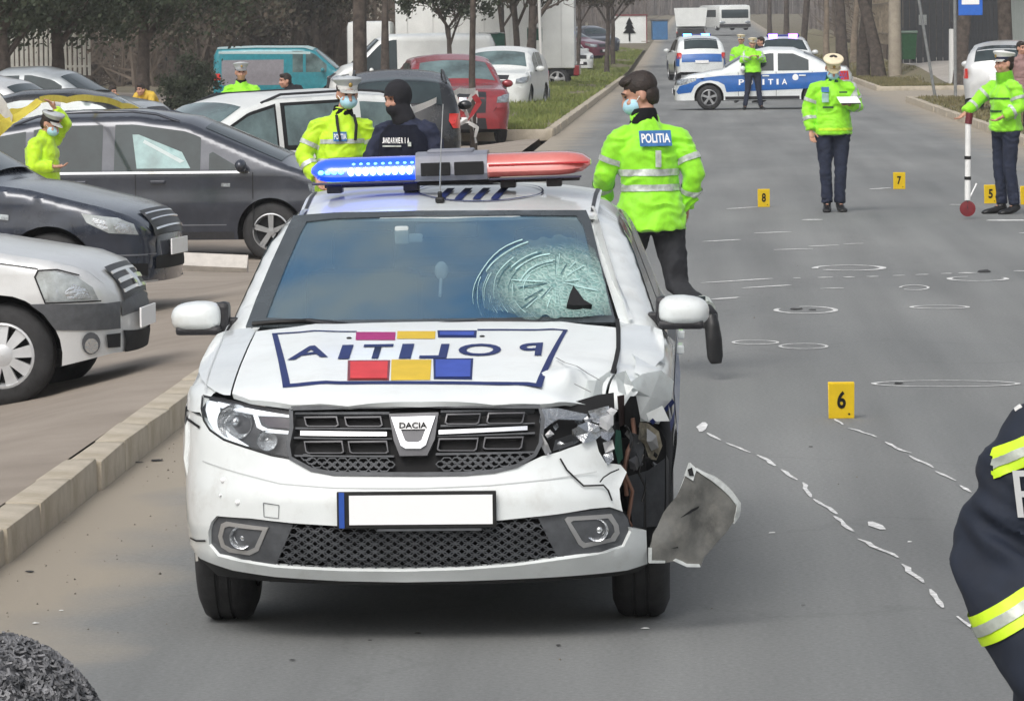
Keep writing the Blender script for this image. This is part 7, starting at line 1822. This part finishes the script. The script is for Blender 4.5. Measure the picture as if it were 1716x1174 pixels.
def bare_tree(name, label, loc, h, r, seed, group, lean=(0, 0), bark=None, lvl=4, twigs=True, fork=.28, foliage=None, nf=0, fr=(2, 2, 2), fz=4, fsz=.12, cat='tree'):
    rr = random.Random(seed); t = thing(name, label, cat, loc, 0, group)
    bm = bmesh.new(); H_ = h * fork; P = [Vector((0, 0, -.15)), Vector((lean[0] * .2, lean[1] * .2, H_ * .3)), Vector((lean[0] * .6 + .03, lean[1] * .6, H_ * .65)), Vector((lean[0], lean[1], H_))]
    tube(bm, P, [r * 1.25, r, r * .86, r * .74], 12)
    for v in bm.verts: v.co += Vector((noise.noise(v.co * 3 + Vector((seed, 0, 0))), noise.noise(v.co * 3 + Vector((0, seed, 0))), 0)) * r * .35
    bmo('trunk', bm, bark or M_bark, t, 60)
    leaf = []; bm = bmesh.new()
    for i in range(5):
        a = i * 1.3 + rr.random(); base_ = P[3] if i > 1 else P[2] + Vector((0, 0, H_ * .1))
        d = Vector((math.cos(a) * .55, math.sin(a) * .55, .8)).normalized()
        grow(bm, base_, d, h * .32, r * .48, lvl - 2, rr, leaf, 6)
    bmo('limbs', bm, bark or M_bark, t, 60)
    bm = bmesh.new()
    if twigs:
        for (p, d) in leaf:
            for k in range(9):
                a = (d + Vector((rr.uniform(-1, 1), rr.uniform(-1, 1), rr.uniform(-.9, .9)))).normalized(); L = rr.uniform(.35, 1.1); w = rr.uniform(.008, .018); q = p + d * rr.uniform(-.6, .2)
                s_ = a.cross(Vector((0, 1, 0))).normalized() * w; m_ = q + a * L * .5 + Vector((0, 0, rr.uniform(-.1, .1))); e = q + a * L
                v = [bm.verts.new(q - s_), bm.verts.new(q + s_), bm.verts.new(m_ + s_ * .7), bm.verts.new(m_ - s_ * .7), bm.verts.new(e)]
                bm.faces.new((v[0], v[1], v[2], v[3])); bm.faces.new((v[3], v[2], v[4]))
    if len(bm.verts): bmo('twigs', bm, M_twig, t, kind='stuff')
    else: bm.free()
    if foliage:
        bm = bmesh.new(); clumps = []
        for i in range(max(8, nf // 160)):
            u = Vector((rr.gauss(0, .5), rr.gauss(0, .5), rr.gauss(0, .5))); u = u if u.length < 1 else u.normalized()
            clumps.append((Vector((lean[0] + u.x * fr[0], lean[1] + u.y * fr[1], fz + u.z * fr[2])), rr.uniform(.45, 1.0) * .42 * min(fr)))
        for i in range(nf):
            c, cr = clumps[rr.randrange(len(clumps))]; p = c + Vector((rr.gauss(0, .5), rr.gauss(0, .5), rr.gauss(0, .42))) * cr * 1.25
            if p.z < .15: continue
            n = Vector((rr.uniform(-1, 1), rr.uniform(-1, 1), rr.uniform(-.4, 1))).normalized(); a = n.orthogonal().normalized() * fsz * rr.uniform(.5, 1.3); b = n.cross(a) * rr.uniform(.4, .8)
            bm.faces.new((bm.verts.new(p - a), bm.verts.new(p + b), bm.verts.new(p + a), bm.verts.new(p - b)))
        bmo('crown', bm, foliage, t, kind='stuff')
    return t
SAPT = thing('sapling', 'thin sapling with red and white tape tied round it, beside the red off-roader', 'tree', base)
tapered('trunk', [Vector((0, 0, -.1)), Vector((-.02, 0, 1.5)), Vector((.03, 0, 3.2)), Vector((-.02, 0, 5.4))], .065, .03, M_bark, SAPT)
lf = []; bm = bmesh.new(); rr_ = random.Random(5)
for i in range(5): grow(bm, Vector((0, 0, 2.9 + i * .45)), Vector((math.cos(i * 2.2), math.sin(i * 2.2), 1)).normalized(), 1.1, .02, 1, rr_, lf, 4)
bmo('twigs', bm, M_bark, SAPT, kind='stuff')
# left row behind the parked cars
GL = 'roadside trees behind the car park'
def loc(px, Y, z=None): p = at(px, 100, Y); return Vector((p.x, Y, pz(p.x, Y) if z is None else z))
bare_tree('evergreen_tree', 'dark evergreen tree with drooping boughs at the left, its thick trunk between the yellow workers', loc(235, 112), 9, .17, 3, GL, (.1, 0), foliage=M_leafd, nf=11000, fr=(3.2, 2.2, 1.5), fz=3.75, fsz=.062, twigs=True)
bare_tree('evergreen_tree', 'dark evergreen tree at the upper left corner, over the silver saloon', loc(95, 104), 9, .16, 8, GL, foliage=M_leafd, nf=15000, fr=(2.3, 2.0, 1.4), fz=3.55, fsz=.062)
bare_tree('evergreen_tree', 'evergreen tree cut by the left edge of the photo', loc(6, 100), 8, .15, 12, GL, foliage=M_leafd, nf=13000, fr=(1.6, 1.6, 1.5), fz=3.8, fsz=.062)
bare_tree('shrub', 'round green shrub standing in front of the teal van nose end, left side', loc(322, 118), 2.4, .05, 14, None, foliage=M_leafd, nf=9000, fr=(.66, .6, .75), fz=.75, fsz=.04, twigs=False, cat='shrub')
bare_tree('brown_leaved_tree', 'brown-leaved tree behind the teal van', loc(430, 182), 10, .2, 17, GL, foliage=M_leafb, nf=18000, fr=(3.8, 2.5, 2.4), fz=4.6, fsz=.085)
bare_tree('brown_leaved_tree', 'brown-leaved tree left of the straight dark trunk', loc(530, 176), 10, .2, 19, GL, foliage=M_leafb, nf=15000, fr=(3, 2.5, 2.2), fz=4.8, fsz=.085)
bare_tree('brown_leaved_tree', 'tangled brown tree behind the evergreen at upper left', loc(290, 150), 10, .2, 23, GL, foliage=M_leafb, nf=18000, fr=(4, 2.5, 2.3), fz=4.4, fsz=.085)
bare_tree('brown_leaved_tree', 'tangled brown tree far behind the upper left corner', loc(80, 165), 10, .2, 24, GL, foliage=M_leafb, nf=18000, fr=(4.5, 2.5, 2.3), fz=4.4, fsz=.085)
bare_tree('bare_tree', 'straight dark trunk rising behind the masked officer', loc(604, 100), 11, .17, 29, GL, fork=.45, lvl=4)
bare_tree('bare_tree', 'slimmer reddish trunk right of the straight dark trunk', loc(645, 125), 10, .11, 31, GL, fork=.42, lvl=4)
bare_tree('leafy_tree', 'young tree with dark leaves in front of the white box lorry', loc(752, 138), 6, .08, 37, GL, fork=.36, foliage=M_leafd, nf=5200, fr=(1.5, 1.2, .75), fz=3.15, fsz=.06)
# trees on the left verge
GV = 'trees on the grass verge'
for (px, Y, r, ln, sd, lb) in ((868, 152, .11, (-.1, 0), 41, 'leaning trunk left of the thicker one on the verge, before the box lorry'), (886, 150, .17, (.15, 0), 43, 'thickest trunk on the grass verge, beside the box lorry tail'), (848, 158, .09, (-.2, 0), 44, 'thin trunk in front of the box lorry, leftmost on the verge'), (925, 178, .10, (.2, 0), 47, 'trunk on the verge right of the thin white pole'),
                              (1016, 196, .10, (.1, 0), 53, 'trunk on the verge near the maroon car'), (1027, 215, .10, (0, 0), 59, 'trunk on the verge just left of the white kiosk'), (968, 205, .09, (.1, 0), 61, 'slender trunk on the verge behind the small white hatchback')):
    p = at(px, 100, Y); bare_tree('verge_tree', lb, Vector((p.x, Y, .12 + gz(Y))), 8, r, sd, GV, ln, fork=.33, lvl=4, foliage=M_leafb if sd % 2 else M_leafd, nf=4200, fr=(2, 1.6, 1.0), fz=3.9, fsz=.07)
# right-hand row
GR = 'bare trees along the right side'
for (px, Y, r, ln, sd, bk, lb) in ((1345, 230, .16, (.3, 0), 71, M_bark, 'bare trunk above the violet roof lights'), (1385, 205, .13, (0, 0), 73, M_barkl, 'pale bare trunk behind the boot of the broadside saloon'), (1412, 190, .22, (-.2, 0), 75, M_bark, 'broad dark trunk behind the cream-capped officer'),
                                  (1446, 176, .20, (.25, 0), 77, M_bark, 'dark trunk left of the leaning forked trunk'), (1474, 172, .22, (-.85, 0), 79, M_bark, 'dark trunk leaning left beside the pale concrete pole'), (1610, 150, .24, (.2, 0), 83, M_bark, 'thick dark trunk behind the bus stop sign'),
                                  (1690, 116, .19, (-.25, 0), 89, M_bark, 'thick dark trunk at the top right behind the officer with the measuring wheel'), (1318, 262, .15, (0, 0), 91, M_bark, 'bare trunk right of the minibus'), (1290, 300, .15, (0, 0), 93, M_bark, 'distant bare trunk just right of the minibus'), (1430, 215, .14, (.2, 0), 95, M_barkl, 'pale trunk between the dark ones on the right')):
    p = at(px, 100, Y); bare_tree('bare_tree', lb, Vector((p.x, Y, rz(p.x, Y) if Y > 147 else .12)), 10, r, sd, GR, ln, bk, lvl=4, fork=.38)
# distant mass of woods behind everything
def wood(name, x0, x1, y0, y1, n, h, seed, m):
    rr = random.Random(seed); bm = bmesh.new()
    for i in range(n):
        x = rr.uniform(x0, x1); y = rr.uniform(y0, y1); z = gz(y) - .5 if abs(x) < 60 else gz(y) - 1; H_ = h * rr.uniform(.6, 1.2); w = rr.uniform(.05, .16)
        lx = rr.uniform(-1, 1); a = Vector((x, y, z)); b = Vector((x + lx, y, z + H_))
        tube(bm, [a, (a + b) / 2 + Vector((rr.uniform(-.3, .3), 0, 0)), b], [w, w * .7, w * .2], 4, False)
        for k in range(16):
            t = rr.uniform(.06, .98); q = a.lerp(b, t); d = Vector((rr.uniform(-1, 1), rr.uniform(-.4, .4), rr.uniform(0, 1.1))).normalized() * rr.uniform(.8, 2.8) * (1.15 - t); s_ = Vector((d.z, 0, -d.x)).normalized() * rr.uniform(.02, .06)
            bm.faces.new((bm.verts.new(q - s_), bm.verts.new(q + s_), bm.verts.new(q + d)))
            q2 = q + d * .6; d2 = Vector((d.x * .3 + rr.uniform(-.7, .7), 0, d.z * .4 + rr.uniform(-.2, .8))); bm.faces.new((bm.verts.new(q2 - s_ * .6), bm.verts.new(q2 + s_ * .6), bm.verts.new(q2 + d2)))
    bmo(name, bm, m, None, kind='stuff')
M_far1 = mat('far_wood_grey_brown', (.135, .115, .105), 1, col2=(.20, .175, .16), scale=.3)
M_far2 = mat('far_wood_brown', (.085, .068, .052), 1, col2=(.15, .12, .095), scale=.3)
wood('distant_woods', -62, -4.2, 330, 430, 1000, 11, 1, M_far1)
wood('distant_woods', 9, 60, 330, 430, 800, 11, 5, M_far1)
wood('roadside_thicket', -46, -7.5, 205, 250, 900, 9, 2, M_far2)
wood('roadside_thicket', 8.5, 34, 215, 300, 650, 9, 3, M_far2)
wood('roadside_thicket', -34, -9.5, 183, 193, 260, 4.2, 8, M_far2)
wood('far_end_woods', -20, 22, 600, 660, 700, 22, 4, M_far1)
# ================================================================== STREET FURNITURE AND BUILDINGS
def pole(name, label, cat, px, pyb, Y, h, r0, r1, m, lean=(0, 0), z=None):
    p = at(px, pyb, Y); 
    if z is not None: p.z = z
    t = thing(name, label, cat, p); bm = bmesh.new(); tube(bm, [(0, 0, -.2), (lean[0] * .5, 0, h / 2), (lean[0], lean[1], h)], [r0, (r0 + r1) / 2, r1], 14); bmo('shaft', bm, m, t, 60)
    return t
t = pole('concrete_pole', 'pale concrete utility pole on the right behind the side street', 'pole', 1500, 134, 172, 8.5, .25, .15, M_conc)
bm = bmesh.new(); bbox(bm, (0, 0, 8.1), (1.4, .1, .12), .02); bmo('crossarm', bm, M_conc, t)
t = pole('metal_pole', 'thin leaning metal pole on the grassy corner at right', 'pole', 1569, 160, 126, 5.5, .04, .035, M_metalg, (-.95, 0), .14)
bm = bmesh.new(); bbox(bm, (0, 0, .0), (.2, .2, .05), .01); bmo('base_plate', bm, M_metalg, t)
t = pole('lamp_post', 'thin white post rising from a grey stone on the grass verge', 'post', 909, 166, 127, 4.5, .045, .04, mat('white_post', (.6, .6, .58), .6), (-.1, 0), .2)
bm = bmesh.new(); bbox(bm, (0, 0, .1), (.42, .42, .40), .12, seg=3)
for v in bm.verts: v.co += v.co.normalized() * .03 * noise.noise(v.co * 6)
bmo('base_stone', bm, mat('grey_stone', (.12, .13, .15), .85, var=.3), t, 60)
# bus stop
p = at(1601, 150, 131)
t = thing('bus_stop_sign', 'blue and white bus stop sign on its post at the top right', 'sign', (p.x, 131, .12))
bm = bmesh.new(); tube(bm, [(0, 0, -.1), (0, 0, 3.3)], .045, 12); bmo('post', bm, M_metalg, t, 60)
bm = bmesh.new(); bbox(bm, (.42, -.06, 2.62), (.66, .03, .95), .02); o = bmo('sign_panel', bm, M_signb, t)
bm = bmesh.new(); bbox(bm, (.42, -.08, 2.69), (.48, .012, .50), .01); w_ = bmo('white_field', bm, M_plate, o)
bm = bmesh.new(); bbox(bm, (.42, -.09, 2.72), (.32, .008, .15), .03); bmo('bus_pictogram', bm, M_blk, w_)
for x in (-.09, .09):
    bm = bmesh.new(); ell(bm, (.42 + x, -.092, 2.64), (.035, .006, .035), None, 12, 6); bmo('pictogram_wheel', bm, M_blk, w_)
for k in range(4):
    bm = bmesh.new(); box(bm, (.31 + k * .073, -.0965, 2.745), (.052, .004, .06)); bmo('pictogram_window', bm, M_plate, w_)
# white post with dark cap
t = pole('gate_post', 'short white post right of the leaning metal pole', 'post', 1597, 140, 150, 1.75, .13, .12, mat('white_post', (.6, .6, .58)), (0, 0), .12)
bm = bmesh.new(); bbox(bm, (0, 0, 1.85), (.14, .14, .3), .03); bmo('cap', bm, M_black, t)
# green wheeled bin by the gate
p = at(1522, 103, 178); t = thing('wheeled_bin', 'green wheeled bin standing by the dark gate', 'bin', p, R(8))
bm = bmesh.new(); vs = box(bm, (0, 0, .55), (.56, .6, .95))
for v in vs:
    if v.co.z < .3: v.co.x *= .8; v.co.y *= .8
bmo('body', bm, mat('bin_green', (.03, .11, .045), .5, var=.15), t)
bm = bmesh.new(); bbox(bm, (0, 0, 1.08), (.62, .66, .10), .04); bmo('lid', bm, mat('bin_lid', (.20, .27, .22), .5), t)
for s in (-1, 1):
    bm = bmesh.new(); lathe(bm, [(-.03, .001), (-.03, .1), (.03, .1), (.03, .001)], 14, 'x', (s * .24, .25, .10)); bmo('wheel', bm, M_tyre, t)
# metal gate with panels
p = at(1540, 108, 181)
t = thing('metal_gate', 'dark sheet-metal gate with a pale notice behind the green bin', 'gate', (p.x, 181, .55))
M_gate = mat('gate_dark', (.035, .038, .042), .5, var=.2)
for i in range(12):
    bm = bmesh.new(); bbox(bm, (-.72 + i * .25, 0, 1.3), (.235, .03, 2.6), .006); bmo('board', bm, M_gate, t)
for z in (.25, 1.3, 2.4):
    bm = bmesh.new(); bbox(bm, (.65, .04, z), (3.0, .05, .08), .01); bmo('rail', bm, M_gate, t)
bm = bmesh.new(); bbox(bm, (.15, -.03, 1.62), (.30, .012, .38), .004); nt_ = bmo('notice', bm, mat('notice_grey', (.35, .37, .36), .6, col2=(.2, .21, .2), scale=30), t)
# slatted fences
def fence(name, label, p0, p1, h, m, w=.11, gap=.05, rails_=2, z=None, cat='fence'):
    a, b = Vector(p0), Vector(p1); d = (b - a); L = d.length; t = thing(name, label, cat, a, math.atan2(d.y, d.x)); x = 0; n = 0
    bmp = bmesh.new(); bbox(bmp, (0, 0, h / 2), (w, .025, h), .006); me0 = bpy.data.meshes.new('slat'); bmp.to_mesh(me0); bmp.free(); me0.materials.append(m)
    while x < L and n < 290:
        o = bpy.data.objects.new('slat', me0); COL.objects.link(o); o.parent = t; o.location = (x, 0, rnd.uniform(-.02, .02)); o.rotation_euler = (0, rnd.uniform(-.01, .01), 0); x += w + gap; n += 1
    for z_ in ([h * .2, h * .85]):
        bm = bmesh.new(); bbox(bm, (L / 2, .03, z_), (L, .04, .07), .008); bmo('rail', bm, m, t)
    x = 0
    while x < L:
        bm = bmesh.new(); bbox(bm, (x, .08, h / 2), (.09, .09, h + .1), .01); bmo('post', bm, m, t); x += 2.6
    return t
M_fw = mat('weathered_fence', (.20, .165, .12), .85, var=.3, scale=4)
M_fl = mat('pale_fence', (.50, .50, .45), .8, var=.12, scale=3)
fence('plank_fence', 'weathered plank fence running behind the bare trees on the right', (8.4, 290, 1.2), (8.0, 186, .6), 2.0, M_fw, .14, .03)
fence('plank_fence', 'dark plank fence right of the metal gate', (9.6, 176, .5), (13.5, 172, .3), 2.6, M_gate, .16, .02)
fence('picket_fence', 'pale picket fence at the far left behind the silver saloon', at(-20, 130, 150), at(150, 122, 152), 1.5, M_fl, .10, .07)
# small whitewashed building with windows behind the left trees
def house(name, label, c, sx, sy, h, m, roofm, nwin, rot=0, cat='building', wz=1.5, door=True):
    t = thing(name, label, cat, c, rot)
    bm = bmesh.new(); bbox(bm, (0, 0, h / 2), (sx, sy, h), .02); w = bmo('wall', bm, m, t)
    bm = bmesh.new(); vs = [bm.verts.new(v) for v in ((-sx / 2 - .4, -sy / 2 - .4, h), (sx / 2 + .4, -sy / 2 - .4, h), (sx / 2 + .4, sy / 2 + .4, h), (-sx / 2 - .4, sy / 2 + .4, h), (-sx / 2 - .4, 0, h + sy * .35), (sx / 2 + .4, 0, h + sy * .35))]
    for f in ((0, 1, 5, 4), (2, 3, 4, 5), (0, 4, 3), (1, 2, 5), (3, 2, 1, 0)): bm.faces.new([vs[i] for i in f])
    bmo('roof', bm, roofm, t)
    for i in range(nwin):
        x = -sx / 2 + sx * (i + .5) / nwin
        bm = bmesh.new(); bbox(bm, (x, -sy / 2 - .02, wz), (.95, .08, 1.2), .02); f_ = bmo('window', bm, M_capw, t)
        for s in (-1, 1):
            bm = bmesh.new(); box(bm, (x + s * .215, -sy / 2 - .065, wz), (.36, .02, 1.04)); bmo('pane', bm, M_glass, f_)
        bm = bmesh.new(); bbox(bm, (x, -sy / 2 - .08, wz - .66), (1.1, .16, .05), .01); bmo('sill', bm, M_conc, f_)
    if door:
        bm = bmesh.new(); bbox(bm, (sx * .5 / nwin, -sy / 2 - .03, 1.02), (.95, .09, 2.04), .02); d_ = bmo('door', bm, M_bark, t)
        bm = bmesh.new(); ell(bm, (sx * .5 / nwin - .36, -sy / 2 - .1, 1.0), (.03, .04, .03)); bmo('handle', bm, M_chrome, d_)
    return t
M_roof = mat('roof_tiles', (.16, .07, .05), .85, var=.3, scale=6); M_cream = mat('cream_render', (.40, .37, .31), .9, var=.08, scale=2); M_pale = mat('pale_green_render', (.36, .40, .37), .9, var=.08, scale=2)
house('low_building', 'low cream building behind the left-hand trees', (-24.0, 196, -.3), 14, 7, 3.4, M_cream, M_roof, 5)
house('low_building', 'second cream building further right behind the teal van', (-12.5, 215, -.2), 8, 6, 4.2, M_cream, M_roof, 3)
house('house', 'pale green house behind the bus stop at the right', (15.5, 165, .4), 9, 8, 3.2, M_pale, M_roof, 4)
# white kiosk with red frame
p = at(1055, 76, 300)
t = thing('kiosk', 'small white kiosk with dark red frame and a dark tree silhouette on it', 'kiosk', p)
bm = bmesh.new(); bbox(bm, (0, .6, .95), (2.1, 1.2, 1.8), .02); bmo('wall', bm, M_vwhite, t)
M_dr = mat('dark_red_frame', (.18, .04, .045), .6, var=.1)
for (c, s) in (((0, -.02, 1.88), (2.3, .08, .09)), ((-1.08, -.02, .95), (.07, .08, 1.9)), ((1.08, -.02, .95), (.07, .08, 1.9))):
    bm = bmesh.new(); box(bm, c, s); bmo('frame_bar', bm, M_dr, t)
bm = bmesh.new()
for k in range(3):
    v = [bm.verts.new(q) for q in ((-.42 + k * .1, -.06, .75 + k * .28), (.42 - k * .1, -.06, .75 + k * .28), (0, -.06, 1.2 + k * .28))]; bm.faces.new(v)
v = [bm.verts.new(q) for q in ((-.05, -.062, .25), (.05, -.062, .25), (.05, -.062, .8), (-.05, -.062, .8))]; bm.faces.new(v)
bmesh.ops.solidify(bm, geom=bm.faces[:], thickness=.02)
bmo('tree_silhouette', bm, mat('faded_dark_paint', (.10, .11, .10), .8), t, kind='stuff')
# green banners hanging before the lorry
for (px, py, w, h, lb) in ((824, 68, .85, .48, 'dark green banner hanging in front of the box lorry, left one'), (896, 58, .50, .42, 'small dark green banner beside the thickest verge trunk')):
    q = at(px, py, 157.5); t = thing('banner', lb, 'banner', q)
    bm = bmesh.new(); bmesh.ops.create_grid(bm, x_segments=10, y_segments=5, size=.5)
    for v in bm.verts: v.co = Vector((v.co.x * w, .03 * math.sin(v.co.x * 14), v.co.y * h + .03 * math.sin(v.co.x * 9)))
    bmesh.ops.solidify(bm, geom=bm.faces[:], thickness=.01); bmo('cloth', bm, mat('banner_green', (.012, .085, .055), .7, var=.2), t, 60)
    bm = bmesh.new(); tube(bm, [(-w / 2, 0, h / 2), (w / 2, 0, h / 2)], .02, 6); bmo('rod', bm, M_metalg, t)
# paving slabs lying in the verge
for (px, py, w) in ((898, 148, .8), (990, 114, .8), (915, 118, .5), (1080, 92, .5), (955, 93, .5), (1082, 100, .5)):
    Y = 8000 * 2.0 / (py - 44); g = at(px, py, Y); bm = bmesh.new(); bbox(bm, (0, 0, 0), (w, .5, .05), .01); o = bmo('paving_slab', bm, M_gravel, verge_l); o.location = (g.x, Y, .26 + gz(Y))

# ================================================================== HAZE
bm = bmesh.new(); box(bm, (0, 300, 24), (420, 680, 52)); hz_ = bmo('haze', bm, None, None, kind='stuff')
hm = bpy.data.materials.new('haze_air'); hm.use_nodes = True; nt = hm.node_tree; nt.nodes.clear()
o_ = nt.nodes.new('ShaderNodeOutputMaterial'); pv = nt.nodes.new('ShaderNodeVolumePrincipled'); pv.inputs['Color'].default_value = (.93, .95, .97, 1); pv.inputs['Density'].default_value = .00042
nt.links.new(pv.outputs[0], o_.inputs['Volume']); hz_.data.materials.append(hm)
